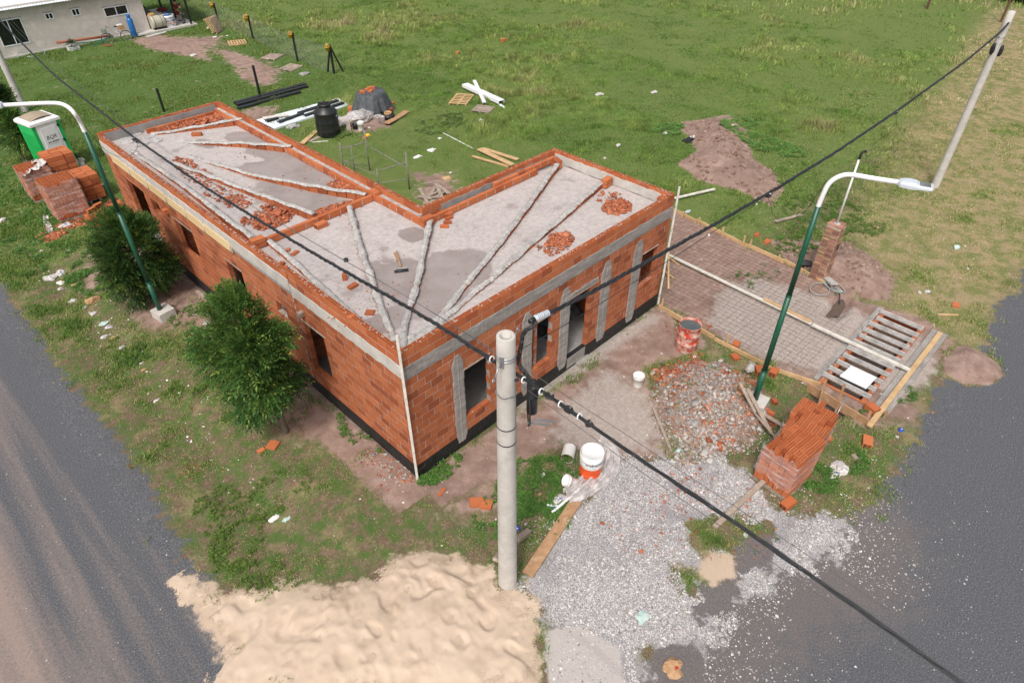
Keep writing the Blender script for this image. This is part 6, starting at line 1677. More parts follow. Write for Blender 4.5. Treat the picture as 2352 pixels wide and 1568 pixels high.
litter(1186, 1215, .1, M_BLUEP, 'blue and white carton behind the corner pole', patch=M_WHITE, name='carton', flat=.5)
litter(1600, 1170+50, .06, M_REDP, 'small red packet on the gravel', name='packet', flat=.4)
litter(1712, 1228, .11, M_BAG, 'white plastic piece on the gravel under the cables', flat=.3, name='plastic_scrap')
litter(1230, 1240-100, .05, M_PAPER, 'brown leaf scrap left of the float in the weeds', name='paper_scrap')
# ---------------------------------------------------------------- neighbour house, top left
HY = 42.95
nb = empty('rendered_house', (2, HY, 0), 'low grey rendered house with a corrugated zinc roof at the top left', 'house')
wins = [(.33+2.72, 1.80+2.72, .66, 2.08), (3.12+2.72, 3.58+2.72, 1.71, 2.08), (4.65+2.72, 5.12+2.72, 1.67, 2.08), (6.5+2.72, 7.97+2.72, 1.29, 1.86)]
mb = MB(); rs_ = [(-4.0, 11.7, 0, 2.75)]
for h in wins: rs_ = sub_rects(rs_, h)
for (a, b, c, d) in rs_: mb.box(a, b, HY, HY+.18, c, d, M_RENDER, .5)
mb.box(11.55, 11.7, HY+.18, HY+7, 0, 2.85, M_RENDER, .5); mb.box(-4, -3.8, HY+.18, HY+7, 0, 2.75, M_RENDER, .5); mb.box(-4, 11.7, HY+7, HY+7.18, 0, 3.0, M_RENDER, .5)
mb.build('wall', M_RENDER, nb)
mb = MB(); mb.box(-3.8, 11.5, HY+.2, HY+6.9, .02, .1, M_GLASS, .5); mb.box(-3.8, 11.5, HY+1.2, HY+1.3, .1, 2.6, M_GLASS, .5); mb.build('interior', M_GLASS, nb)
for k, (a, b, c, d) in enumerate(wins):
    mb = MB(); w = .05
    for q in ((a, b, c, c+w), (a, b, d-w, d), (a, a+w, c+w, d-w), (b-w, b, c+w, d-w), ((a+b)/2-w*.45, (a+b)/2+w*.45, c+w, d-w)): mb.box(q[0], q[1], HY-.025, HY+.04, q[2], q[3], M_ALU, .5)
    f = mb.build('window_frame', M_ALU, nb)
    for s in (0, 1):
        mb = MB(); mb.box(a+w if not s else (a+b)/2+w*.45, (a+b)/2-w*.45 if not s else b-w, HY+.01, HY+.02, c+w, d-w, M_GLASS, .5); mb.build('pane', M_GLASS, f)
    mb = MB(); ragged_strip(mb, (a-.07, HY-.001, 0), (1, 0, 0), (0, -1, 0), b-a+.14, d+.002, d+.06, .012, .02, M_CONCG, seed=k)
    mb.build('lintel_patch', M_CONCG, nb)
# corrugated roof
n = 300; vs = []; fs = []
for i in range(n+1):
    x = -4.6+i*(16.4/n); c_ = .018*math.cos(i*PI/1.5)
    for (y, z) in ((HY-.34, 2.63), (HY+7.6, 3.35)): vs += [(x, y, z+c_)]
for i in range(n): fs.append((i*2, (i+1)*2, (i+1)*2+1, i*2+1))
mb = MB(); mb.add(vs, fs, M_ZINC, .5); mb.build('corrugated_roof', M_ZINC, nb)
mb = MB(); mb.box(-4.2, 11.7, HY-.10, HY-.002, 0, .12, M_CONCP, .5); mb.build('base_kerb', M_CONCP, nb)
# patio with posts
pt = empty('patio_canopy', (13.2, 44, 0), 'concrete patio with black posts beside the rendered house', 'patio')
mb = MB(); mb.prism([(10.6, 42.15), (14.65, 42.15), (14.7, 48.5), (11.72, 48.5), (11.72, 42.93), (10.6, 42.93)], -.05, .15, M_CONCP, .5); mb.build('slab', M_CONCP, pt)
for (x_, y_) in ((14.3, 42.35), (14.25, 44.7), (14.25, 46.9), (12.6, 46.9), (12.9, 47.9)):
    mb = MB(); mb.box(x_-.06, x_+.06, y_-.06, y_+.06, .15, 2.7, M_BLACKP, .5); mb.build('post', M_BLACKP, pt)
mb = MB()
for i in range(60): pass
mb.box(11.72, 14.8, 42.2, 49, 2.72, 2.76, M_ZINC, .5); mb.build('canopy_roof', M_ZINC, pt)
# gas cylinder
gc = empty('gas_cylinder', (10.42, 41.98, 0), 'tall blue gas cylinder standing against the rendered wall', 'gas cylinder')
c_ = np.array([10.42, 42.45, .0])
mb = MB(); mb.lathe(c_+[0, 0, .0], [(.001, .0), (.17, .0), (.185, .03), (.185, 1.02), (.15, 1.12), (.08, 1.17), (.05, 1.18)], 24, M_BLUE); mb.build('body', M_BLUE, gc)
mb = MB(); mb.lathe(c_+[0, 0, 1.16], [(.10, 0), (.115, .01), (.115, .20), (.10, .21), (.095, .2), (.095, .01)], 20, M_BLUE); mb.build('valve_guard', M_BLUE, gc)
mb = MB(); mb.tube(smooth([c_+[.1, 0, 1.25], c_+[.3, .1, 1.3], c_+[.4, .3, 1.1], c_+[.35, .45, .9]], 14), .015, 6, M_LAMP); mb.build('hose', M_LAMP, gc)
# horizontal storage tank on a frame
tk = empty('storage_tank', (11.9, 42.5, .15), 'beige horizontal tank in a black frame at the patio edge', 'tank')
mb = MB(); pts = [(x, 42.75, .58) for x in np.linspace(11.78, 12.62, 8)]; mb.tube(pts+[(12.7, 42.75, .58), (12.76, 42.75, .58)], [.38]*8+[.30, .12], 28, M_TANKB); mb.build('body', M_TANKB, tk)
for x_ in (11.95, 12.42):
    mb = MB(); mb.tube([(x_, 42.75+.39*math.cos(a_), .58+.39*math.sin(a_)) for a_ in np.linspace(0, 2*PI, 25)], .014, 5, M_BLACKP, cap=False); mb.build('strap', M_BLACKP, tk)
mb = MB(); mb.box(11.8, 12.7, 42.42, 42.46, .16, .2, M_BLACKP); mb.box(11.8, 12.7, 43.02, 43.06, .16, .2, M_BLACKP); mb.box(11.83, 11.87, 42.46, 43.02, .16, .2, M_BLACKP); mb.box(12.6, 12.64, 42.46, 43.02, .16, .2, M_BLACKP); mb.build('frame', M_BLACKP, tk)
# bulk bag with lettering
bb = empty('bulk_bag', (13.05, 42.85, .15), 'white bulk bag with blue and red lettering, full of bottles', 'bulk bag')
mb = MB(); vs = []; fs = []; n = 32
for q, (z, s) in enumerate(((.15, .36), (.3, .40), (.55, .40), (.78, .37), (.86, .38), (.8, .33))):
    for k in range(n):
        a_ = 2*PI*k/n; e = .75; x = math.copysign(abs(math.cos(a_))**e, math.cos(a_)); y = math.copysign(abs(math.sin(a_))**e, math.sin(a_))
        vs.append((13.05+s*x*(1+.03*math.sin(5*a_+z*9)), 42.85+s*y*(1+.03*math.cos(4*a_)), z))
for q in range(5):
    for k in range(n): fs.append((q*n+k, q*n+(k+1) % n, (q+1)*n+(k+1) % n, (q+1)*n+k))
mb.add(vs, fs, M_WHITE, .5, True); mb.add([v for v in vs[-n:]], [tuple(range(n))], M_INK, .5); mb.build('sack', M_WHITE, bb)
def flat_text(name, body, size, loc, mt, parent, rz=0, tilt=PI/2, bold=0, shear=0):
    me = text_mesh(name, body, size, None, mt, parent, 0, shear, bold); o = bpy.data.objects.new(name, me); COL.objects.link(o); o.parent = parent
    w = world_of(parent); o.location = (loc[0]-w[0], loc[1]-w[1], loc[2]-w[2]); o.rotation_euler = (tilt, 0, rz); return o
flat_text('lettering', 'MATERIALES', .125, (13.02, 42.432, .70), M_INKB, bb, bold=.003); flat_text('lettering', 'COLOMBO', .165, (13.04, 42.432, .55), M_INKB, bb, bold=.005)
flat_text('lettering', '4286-1752', .14, (13.05, 42.432, .40), M_INKR, bb, bold=.004); flat_text('lettering', 'COLOMBO SA', .09, (13.05, 42.436, .28), M_INKB, bb, bold=.002)
for k, (dx, dy, mt) in enumerate(((-.15, -.08, M_BLUE), (.02, .1, M_BAGG), (.15, -.05, M_HOSEG), (-.05, -.15, M_BLUEP))):
    mb = MB(); blob(mb, (13.05+dx, 42.85+dy, .84), (.12, .1, .08), mt, seed=k, n=8, rough=.15); mb.build('bottle_heap', mt, bb)
# clutter on the patio
def lump(c, r, mt, name, label, cat, seed, group='clutter on the patio', rough=.2):
    mb = MB(); blob(mb, c, r, mt, seed=seed, n=10, rough=rough); blob(mb, np.array(c)+[r[0]*.4, r[1]*.3, r[2]*.3], (r[0]*.6, r[1]*.6, r[2]*.6), mt, seed=seed+9, n=8, rough=rough); return tag(mb.build(name, mt), label, cat, group)
lump((12.55, 43.8, .55), (.55, .4, .4), M_BAG, 'sack', 'big whitish sack slumped behind the beige tank', 'sack', 3)
lump((12.0, 43.5, .75), (.4, .35, .45), M_TARP, 'dark_bag', 'black bag piled behind the beige tank by the wall', 'bag', 4)
lump((12.15, 43.2, .95), (.22, .18, .12), M_YELLOW, 'crate', 'yellow and green bag on top of the beige tank', 'bag', 5)
lump((12.1, 44.8, .8), (.35, .3, .6), M_BLACKP, 'appliance', 'tall black object under the patio roof by the wall', 'bin', 6)
lump((13.5, 43.9, .5), (.3, .3, .35), M_BLUEP, 'storage_tub', 'dark blue tub behind the bulk bag', 'tub', 7)
lump((13.25, 44.1, .95), (.35, .3, .15), M_SHIRTR, 'cloth_heap', 'reddish clothes heaped on the dark blue tub', 'clothes', 8)
lump((13.55, 43.35, .3), (.18, .16, .15), M_BAG, 'sack', 'small white bag beside the bulk bag', 'bag', 9)
lump((11.95, 43.0, .9), (.2, .2, .2), M_PAPER, 'sack', 'brown sack against the house corner', 'sack', 10)
# bicycle
bk = empty('bicycle', (9.0, 41.6, 0), 'pink and silver bicycle with a basket leaning by the rendered wall', 'bicycle')
W1, W2 = np.array([8.5, 41.75, .34]), np.array([9.65, 41.65, .34])
def wheel(c, nm='wheel'):
    mb = MB(); mb.tube([c+np.array([.33*math.cos(a_), -.02*math.cos(a_), .33*math.sin(a_)]) for a_ in np.linspace(0, 2*PI, 33)], .02, 6, M_BLACKP, cap=False); w = mb.build(nm, M_BLACKP, bk)
    mb = MB(); mb.tube([c+np.array([.30*math.cos(a_), -.02*math.cos(a_), .30*math.sin(a_)]) for a_ in np.linspace(0, 2*PI, 33)], .011, 5, M_SILVER, cap=False)
    for k in range(10):
        a_ = PI*k/10*2; mb.tube([c, c+np.array([.3*math.cos(a_), 0, .3*math.sin(a_)])], .004, 4, M_SILVER)
    mb.build('rim', M_SILVER, w)
wheel(W1); wheel(W2)
BB = np.array([9.15, 41.7, .32]); ST = np.array([9.22, 41.85, .82]); HD = np.array([8.68, 41.85, .86])
mb = MB(); mb.tube([W1, HD+[0, 0, .1]], .018, 8, M_PINK); mb.tube(smooth([HD-[0, 0, .05], (8.85, 41.78, .5), BB+[0, 0, .05]], 12), .02, 8, M_SILVER); mb.tube(smooth([HD-[0, 0, .15], (8.9, 41.75, .4), BB], 12), .018, 8, M_SILVER); mb.tube([BB, ST], .018, 8, M_SILVER); mb.tube([BB, W2], .015, 8, M_PINK); mb.tube([ST-[0, 0, .1], W2], .012, 8, M_PINK)
mb.build('frame', M_SILVER, bk)
mb = MB(); mb.tube([ST, ST+[0, 0, .08]], .013, 6, M_SILVER); blob(mb, ST+[0.02, 0, .11], (.13, .08, .04), M_BLACKP, n=9, rough=.05); mb.build('saddle', M_BLACKP, bk)
mb = MB(); mb.tube(smooth([HD+[.12, -.25, .12], HD+[.02, -.12, .17], HD+[0, 0, .12], HD+[.02, .12, .17], HD+[.12, .25, .12]], 16), .014, 6, M_BLACKP); mb.build('handlebar', M_BLACKP, bk)
mb = MB(); b0_ = HD+[-.22, 0, -.06]
for z in (-.10, 0, .1): mb.tube([b0_+[.13*math.cos(a_)*(1+z), .15*math.sin(a_), z] for a_ in np.linspace(0, 2*PI, 17)], .008, 5, M_HOSEG, cap=False)
for k in range(12): a_ = 2*PI*k/12; mb.tube([b0_+[.12*math.cos(a_), .14*math.sin(a_), -.10], b0_+[.14*math.cos(a_), .16*math.sin(a_), .1]], .005, 4, M_HOSEG)
mb.build('basket', M_HOSEG, bk)
mb = MB(); mb.rbox((9.55, 41.8, .85), (.35, .25, .25), .1, mt=M_PAPER); mb.rbox((9.5, 41.8, 1.0), (.3, .25, .06), .1, mt=M_WPLAST); tag(mb.build('carton', M_PAPER), 'light brown box resting on the bicycle carrier', 'box')
# pipes, planter, coil, sticks by the wall
mb = MB(); mb.tube([(5.75, 42.45, .50), (9.0, 42.1, .40)], .075, 12, M_PIPEO); tag(mb.build('drain_pipe', M_PIPEO), 'long brown pipe lying along the foot of the rendered wall', 'pipe')
mb = MB(); mb.tube(smooth([(6.6, 42.2, .35), (7.4, 42.1, .25), (8.2, 41.9, .3), (8.9, 41.8, .4)], 14), .035, 6, M_HOSEG); mb.tube(smooth([(7.5, 41.7, .1), (8.2, 41.8, .25), (8.9, 41.9, .35)], 14), .03, 6, M_HOSEG); tag(mb.build('green_hose', M_HOSEG), 'dark green hoses lying under the brown pipe', 'hose')
pc = empty('planter_crate', (6.4, 41.9, 0), 'white plastic crate of dark leafy plants below the brown pipe', 'planter')
mb = MB(); X0, Y0 = 6.45, 41.95
for z in (.04, .12, .2):
    mb.box(X0-.32, X0+.32, Y0-.20, Y0-.185, z, z+.05, M_WHITE); mb.box(X0-.32, X0+.32, Y0+.185, Y0+.2, z, z+.05, M_WHITE); mb.box(X0-.32, X0-.305, Y0-.185, Y0+.185, z, z+.05, M_WHITE); mb.box(X0+.305, X0+.32, Y0-.185, Y0+.185, z, z+.05, M_WHITE)
for sx_ in (-.31, -.1, .1, .31): mb.box(X0+sx_-.01, X0+sx_+.01, Y0-.21, Y0-.2, .0, .25, M_WHITE)
mb.box(X0-.3, X0+.3, Y0-.18, Y0+.18, .02, .2, M_INK); mb.build('crate', M_WHITE, pc)
mb = MB(); mb.tube(smooth([(3.4, 42.4, .05), (3.5, 42.6, .35), (3.9, 42.5, .3), (4.4, 42.5, .25), (4.9, 42.4, .3), (4.9, 42.1, .05), (4.3, 42.2, .05), (3.8, 42.3, .1), (4.2, 41.9, .05)], 60), .028, 6, M_HOSE); tag(mb.build('cable_coil', M_HOSE), 'loose grey cable coil against the foot of the rendered wall', 'cable')
for k, (a, b, mt, lb) in enumerate((((8.0, 41.5), (8.3, 40.9), M_PIPEO, 'pinkish stick lying left of the bicycle'), ((8.15, 41.5), (8.5, 40.95), M_PIPEO, 'second pinkish stick lying left of the bicycle'), ((10.9, 41.7), (12.3, 41.75), M_ALU, 'pale metal strips lying at the patio edge'), ((10.9, 41.55), (12.2, 41.6), M_ALU, 'lower pale metal strip at the patio edge'), ((9.9, 41.95), (10.9, 42.0), M_BLACKP, 'dark plank in front of the gas cylinder'))):
    mb = MB(); mb.beam(at(*a, .05), at(*b, .07), .06, .04, mt); tag(mb.build('strip', mt), lb, 'strip')
# two children on the patio
def person(name, base, H, rz, label, shirt, legs_mt, shorts=False, arms='down', trim=None):
    t = empty(name, base, label, 'person'); b = np.array(base); f = np.array([math.sin(rz), -math.cos(rz), 0]); s = np.array([math.cos(rz), math.sin(rz), 0]); k = H/1.4
    def Pn(a, bb, z): return b+s*a*k+f*bb*k+np.array([0, 0, z*k])
    J = {'pel': Pn(0, 0, .70), 'wst': Pn(0, .0, .85), 'chs': Pn(0, .01, 1.02), 'nck': Pn(0, 0, 1.15), 'hd0': Pn(0, .01, 1.21), 'hd1': Pn(0, .015, 1.30), 'hd2': Pn(0, .01, 1.37)}
    E_ = [('pel', 'wst'), ('wst', 'chs'), ('chs', 'nck'), ('nck', 'hd0'), ('hd0', 'hd1'), ('hd1', 'hd2')]
    Rr = {'pel': .115, 'wst': .105, 'chs': .12, 'nck': .045, 'hd0': .075, 'hd1': .10, 'hd2': .06}
    for sd, q in ((-1, 'l'), (1, 'r')):
        J['hip'+q] = Pn(.075*sd, 0, .66); J['kn'+q] = Pn(.085*sd, .02, .38); J['an'+q] = Pn(.085*sd, -.01, .07); J['to'+q] = Pn(.09*sd, .11, .03)
        J['sh'+q] = Pn(.15*sd, 0, 1.08)
        if arms == 'down': J['el'+q] = Pn(.20*sd, .0, .88); J['ha'+q] = Pn(.20*sd, .06, .68)
        else: J['el'+q] = Pn(.22*sd, -.03, .90); J['ha'+q] = Pn(.14*sd, .12, .86)
        E_ += [('pel', 'hip'+q), ('hip'+q, 'kn'+q), ('kn'+q, 'an'+q), ('an'+q, 'to'+q), ('chs', 'sh'+q), ('sh'+q, 'el'+q), ('el'+q, 'ha'+q)]
        Rr.update({'hip'+q: .075, 'kn'+q: .05, 'an'+q: .035, 'to'+q: .03, 'sh'+q: .05, 'el'+q: .035, 'ha'+q: .03})
    def skin(nm, keys, edges, grow, mt, par, sub=1):
        me = bpy.data.meshes.new(nm); idx = {q: i for i, q in enumerate(keys)}; off = world_of(par)
        me.from_pydata([tuple(J[q]-off) for q in keys], [(idx[a], idx[c]) for a, c in edges], [])
        o = bpy.data.objects.new(nm, me); COL.objects.link(o); o.parent = par; me.materials.append(mt)
        mo = o.modifiers.new('skin', 'SKIN'); mo.use_smooth_shade = True
        for i, q in enumerate(keys): me.skin_vertices[0].data[i].radius = ((Rr[q]+grow)*k,)*2
        me.skin_vertices[0].data[0].use_root = True
        su = o.modifiers.new('subsurf', 'SUBSURF'); su.levels = su.render_levels = 2
        return o
    body = skin('body', list(J), E_, 0, M_SKIN, t)
    kk = ['chs', 'wst', 'pel', 'shl', 'ell', 'shr', 'elr']; skin('shirt', kk, [('chs', 'wst'), ('wst', 'pel'), ('chs', 'shl'), ('shl', 'ell'), ('chs', 'shr'), ('shr', 'elr')], .018, shirt, t)
    kk = ['pel', 'hipl', 'knl', 'hipr', 'knr']+([] if shorts else ['anl', 'anr']); skin('shorts' if shorts else 'trousers', kk, [('pel', 'hipl'), ('hipl', 'knl'), ('pel', 'hipr'), ('hipr', 'knr')]+([] if shorts else [('knl', 'anl'), ('knr', 'anr')]), .014, legs_mt, t)
    for q in 'lr':
        mb = MB(); mb.tube([J['an'+q]+[0, 0, -.03*k], J['to'+q]+f*.02*k], [.05*k, .038*k], 8, M_INK); mb.build('shoe', M_INK, t)
    mb = MB(); c_ = J['hd1']-f*.012*k+np.array([0, 0, .03*k]); mb.lathe(c_, [(.105*k, -.05*k), (.112*k, .0), (.10*k, .05*k), (.06*k, .085*k), (.001, .095*k)], 14, M_HAIR); mb.build('hair', M_HAIR, t)
    mb = MB()
    for sd in (-1, 1): blob(mb, J['hd1']+f*.095*k+s*.035*sd*k+[0, 0, .0], (.012*k,)*3, M_INK, n=6)
    blob(mb, J['hd1']+f*.105*k+[0, 0, -.03*k], (.014*k, .014*k, .02*k), M_SKIN, n=6); mb.beam(J['hd0']+f*.085*k-s*.025*k, J['hd0']+f*.085*k+s*.025*k, .01*k, .008*k, M_SHIRTR); mb.build('face', M_SKIN, t)
    return t
person('person', (14.05, 43.55, .15), 1.40, RAD(120), 'child in a maroon shirt and shorts standing at the back of the patio', M_SHIRTR, M_SHIRTR, True)
person('person', (13.98, 42.72, .15), 1.28, RAD(195), 'child in a green vest over a mustard shirt with grey trousers on the patio', M_SHIRTG, M_JEANS, False, 'bent')

# ---------------------------------------------------------------- yard: fence, pallets, tank, tarpaulin
def fence_post(x, y, h, label, brace=None, pot=True, lean=(0, 0)):
    q = at(x, y); t = empty('fence_post', q, label, 'fence post', 'black fence posts')
    mb = MB(); mb.beam(q-[0, 0, .1], q+[lean[0], lean[1], h], .10, .10, M_BLACKP, up=(1, 0, 0)); mb.build('post', M_BLACKP, t)
    if brace is not None:
        for (bx, by) in brace: mb = MB(); mb.beam(q+[bx, by, 0], q+[0, 0, h*.96], .09, .07, M_BLACKP, up=(1, 0, 0)); mb.build('brace', M_BLACKP, t)
    if pot:
        c_ = q+[-.20, -.05, h-.28]
        p_ = empty('flower_pot', c_, 'yellow flower pot hanging on the '+pot, 'flower pot', 'yellow pots on the fence')
        mb = MB(); mb.lathe(c_, [(.001, 0), (.09, 0), (.13, .2), (.14, .2), (.14, .23), (.12, .23), (.09, .05)], 16, M_YELLOW); mb.build('pot', M_YELLOW, p_)
        mb = MB(); blob(mb, c_+[0, 0, .28], (.14, .12, .12), M_FLOWERP, seed=int(y*10), n=9, rough=.4); mb.build('plant', M_FLOWERP, p_)
    return t
fence_post(15.19, 26.1, 1.55, 'black fence corner post with two braces at the yard end of the net', [(.55, -.1), (-.1, .5)], 'braced corner post')
fence_post(14.96, 29.6, 1.62, 'black fence post, second along the net from the braced corner', None, 'second post from the corner')
fence_post(15.40, 35.7, 1.46, 'black fence post, third along the net from the braced corner', None, 'third post from the corner')
fence_post(15.67, 41.0, 1.38, 'black fence post, farthest along the net near the patio', None, 'farthest post by the patio')
fence_post(10.45, 26.0, 1.5, 'black post standing alone by the far roof corner and steel profiles', None, None)
fence_post(5.8, 27.1, 1.15, 'leaning black post alone on the mown lawn behind the left wing', None, None)
fence_post(.55, 32.4, 1.15, 'black post beside the grey pole behind the toilet', None, None)
fence_post(.9, 24.4, .9, 'low black brace post right of the green toilet', None, None, (-.7, .5))
fn = empty('net_fence', (15.3, 33, 0), 'dark wire net fence stretched between the black posts', 'fence')
def net(pts, h, par, nm='net'):
    mb = MB(); vs = []; fs = []
    for (x, y) in pts: z = float(height(x, y)); vs += [(x, y, z), (x, y, z+h)]
    for i in range(len(pts)-1): fs.append((2*i, 2*i+2, 2*i+3, 2*i+1))
    mb.add(vs, fs, M_NET); mb.build(nm, M_NET, par)
    mb = MB(); mb.tube([np.array([x, y, float(height(x, y))+h]) for x, y in pts], .008, 4, M_WIRE); mb.build('top_wire', M_WIRE, par)
net([(15.19, 26.1), (14.96, 29.6), (15.40, 35.7), (15.67, 41), (15.9, 47), (16, 54)], 1.4, fn)
fn2 = empty('net_fence', (0, 32, 0), 'dark wire net by the black post at the left edge', 'fence'); net([(.55, 32.4), (.3, 28), (-.6, 26.6)], 1.1, fn2)
net([(.55, 32.4), (-2.0, 32.6)], 1.1, fn2)
# brown posts at the far right of the field
for k, (px, py, ph, lb) in enumerate(((2128, 22, 45, 'rusty brown post at the top of the field'), (2298, 52, 60, 'rusty brown post near the far right pole'))):
    q = gp(px, py); mb = MB(); mb.beam(q, q+[0, 0, 2.2], .14, .14, M_RUST, up=(1, 0, 0)); mb.beam(q+[.08, 0, 0], q+[.08, 0, 2.2], .03, .1, M_WHITE, up=(1, 0, 0)); tag(mb.build('field_post', M_RUST), lb, 'post', 'rusty posts in the field')
# pallets
def pallet(px, py, rz, label, L_=1.1, W_=.95, rx=0, z=0, mt=M_PIT):
    t = empty('wooden_pallet', (0, 0, 0), label, 'pallet', 'wooden pallets in the yard'); mb = MB()
    for k in range(7): mb.box(-L_/2+k*(L_-.09)/6, -L_/2+k*(L_-.09)/6+.09, -W_/2, W_/2, .08, .10, mt)
    mb.build('deck', mt, t)
    for k in range(3): mb = MB(); mb.box(-L_/2, L_/2, -W_/2+k*(W_-.07)/2, -W_/2+k*(W_-.07)/2+.07, .0, .08, mt); mb.build('runner', mt, t)
    place(t, gp(px, py)+np.array([0, 0, z]), rz, rx); return t
pallet(492, 72, .5, 'pallet standing on edge against another by the fence net', rx=RAD(62), z=.45)
pallet(500, 75, .75, 'second pallet leaning behind the upright one', rx=RAD(75), z=.5, mt=M_WOODG)
pallet(545, 100, -.35, 'pale pallet lying flat on the lawn right of the leaning pair', mt=M_PIT)
pallet(668, 158, .35, 'grey pallet lying flat on bare soil near the braced post', mt=M_WOODG)
pallet(626, 133, .5, 'broken grey pallet in the grass farther along the net', mt=M_WOODG)
pallet(1060, 231, .55, 'pallet with wide gaps lying in the tall grass of the yard', L_=1.5, mt=M_PIT)
pallet(1110, 254, .4, 'small broken pallet half sunk in the grass under the white profiles', L_=.9, mt=M_WOODG)
for (px, py, r, lb, mt) in ((478, 64, .16, 'white jug beside the leaning pallets', M_WPLAST), (494, 86, .18, 'white container below the leaning pallets', M_WPLAST), (522, 83, .12, 'small white box right of the leaning pallets', M_WPLAST), (445, 128, .25, 'pale broken board pieces on the bare lawn patch', M_CONCP), (700, 170, .35, 'grey rubbish heap by the braced fence post', M_CONCG), (672, 292, .35, 'pale cement spill lying in the grass by the roofing sheets', M_MORTARW)):
    litter(px, py, r, mt, lb, flat=.35, name='container' if mt is M_WPLAST else 'debris')
# steel profiles
def profile(px0, px1, w, h, mt, label, name='steel_profile', za=.0, zb=.0, group='steel profiles stored in the yard'):
    A, B = gp(*px0)+[0, 0, h/2+za], gp(*px1)+[0, 0, h/2+zb]; mb = MB(); d = (B-A)/np.linalg.norm(B-A); sd = np.cross(d, (0, 0, 1)); L_ = np.linalg.norm(B-A)
    mb.beam(A-sd*w/2, B-sd*w/2, .02, h, mt); mb.beam(A+sd*w/2, B+sd*w/2, .02, h, mt); mb.beam(A+[0, 0, h/2-.01], B+[0, 0, h/2-.01], w-.03, .015, mt); return tag(mb.build(name, mt), label, 'profile', group)
profile((540, 240), (702, 196), .22, .12, M_BLACKP, 'rear long black channel profile beyond the far roof corner'); profile((545, 246), (706, 201), .2, .12, M_BLACKP, 'middle long black channel profile beyond the far roof corner', za=.05); profile((548, 252), (690, 214), .2, .12, M_BLACKP, 'front long black channel profile beyond the far roof corner')
rs2 = empty('roofing_sheets', G(700, 260), 'stack of white corrugated roofing sheets lying in the yard', 'roofing sheets')
A, B, C_, D_ = G(590, 276, .10), G(777, 226, .10), G(802, 241, .10), G(630, 296, .10)
mb = MB(); n = 34; vs = []; fs = []
for i in range(n+1):
    t_ = i/n; p0 = A*(1-t_)+D_*t_; p1 = B*(1-t_)+C_*t_; dz = .02*math.cos(i*PI/1.0)
    vs += [p0+[0, 0, dz], p1+[0, 0, dz], p0-[0, 0, .1], p1-[0, 0, .1]]
for i in range(n): fs += [(4*i, 4*i+1, 4*i+5, 4*i+4)]
fs += [(0, 1, 3, 2), (4*n, 4*n+1, 4*n+3, 4*n+2)]
mb.add(vs, fs, M_ZINC); mb.build('sheet_stack', M_ZINC, rs2)
mb = MB()
for i in range(5): p0 = A*(1-.07)+D_*.07; mb.beam(A+(B-A)*.01+[0, 0, -.08], D_+(C_-D_)*.01+[0, 0, -.08], .06, .06, M_WOODG)
mb.build('bearer', M_WOODG, rs2)
for (a, b, lb) in (((686, 266), (777, 236), 'rear black profile lying on the white sheets'), ((700, 272), (789, 242), 'black profile on the white sheets behind the tank'), ((640, 287), (697, 266), 'black profile at the front edge of the white sheets'), ((612, 285), (640, 277), 'short black profile on the white sheets near the roof corner')):
    profile(a, b, .16, .07, M_BLACKP, lb, za=.1, zb=.1)
profile((1068, 204), (1152, 242), .35, .16, M_WHITE, 'bundle of long white profiles lying in the tall grass', name='white_profile', za=.12, zb=.1, group='white profiles in the yard'); profile((1090, 200), (1113, 243), .16, .08, M_WHITE, 'single white profile resting across the bundle', name='white_profile', za=.3, zb=.1, group='white profiles in the yard')
mb = MB(); mb.beam(gp(1148, 243)+[0, 0, .06], gp(1159, 250)+[0, 0, .04], .12, .05, M_WHITE); tag(mb.build('white_profile', M_WHITE), 'short white end piece past the white profiles', 'profile')
# water tank
wc = at(9.98, 18.72); wt = empty('water_tank', wc, 'black plastic water tank with a screw lid standing in the yard', 'water tank')
mb = MB(); mb.lathe(wc, [(.001, 0), (.50, 0), (.52, .04), (.52, .25), (.528, .27), (.52, .29), (.52, .65), (.528, .67), (.52, .69), (.52, 1.05), (.535, 1.08), (.53, 1.10), (.30, 1.30), (.27, 1.32), (.27, 1.36)], 40, M_BLACKP); mb.build('body', M_BLACKP, wt)
mb = MB(); mb.lathe(wc, [(.285, 1.34), (.295, 1.345), (.295, 1.43), (.27, 1.45), (.001, 1.46)], 30, M_BLACKP)
for k in range(3): mb.rbox(wc+[0, 0, 1.465], (.5, .05, .035), PI*k/3, mt=M_BLACKP)
mb.build('lid', M_BLACKP, wt)
mb = MB()
for k in range(12):
    a_ = 2*PI*k/12; mb.rbox(wc+[.522*math.cos(a_), .522*math.sin(a_), .55], (.012, .02, 1.0), a_, mt=M_BLACKP)
mb.build('ribs', M_BLACKP, wt)
mb = MB(); a_ = RAD(-58); mb.rbox(wc+[.528*math.cos(a_), .528*math.sin(a_), .93], (.006, .17, .16), a_, mt=M_BLUEP); mb.rbox(wc+[.533*math.cos(a_), .533*math.sin(a_), .93], (.004, .10, .05), a_, mt=M_WHITE); mb.build('sticker', M_BLUEP, wt)
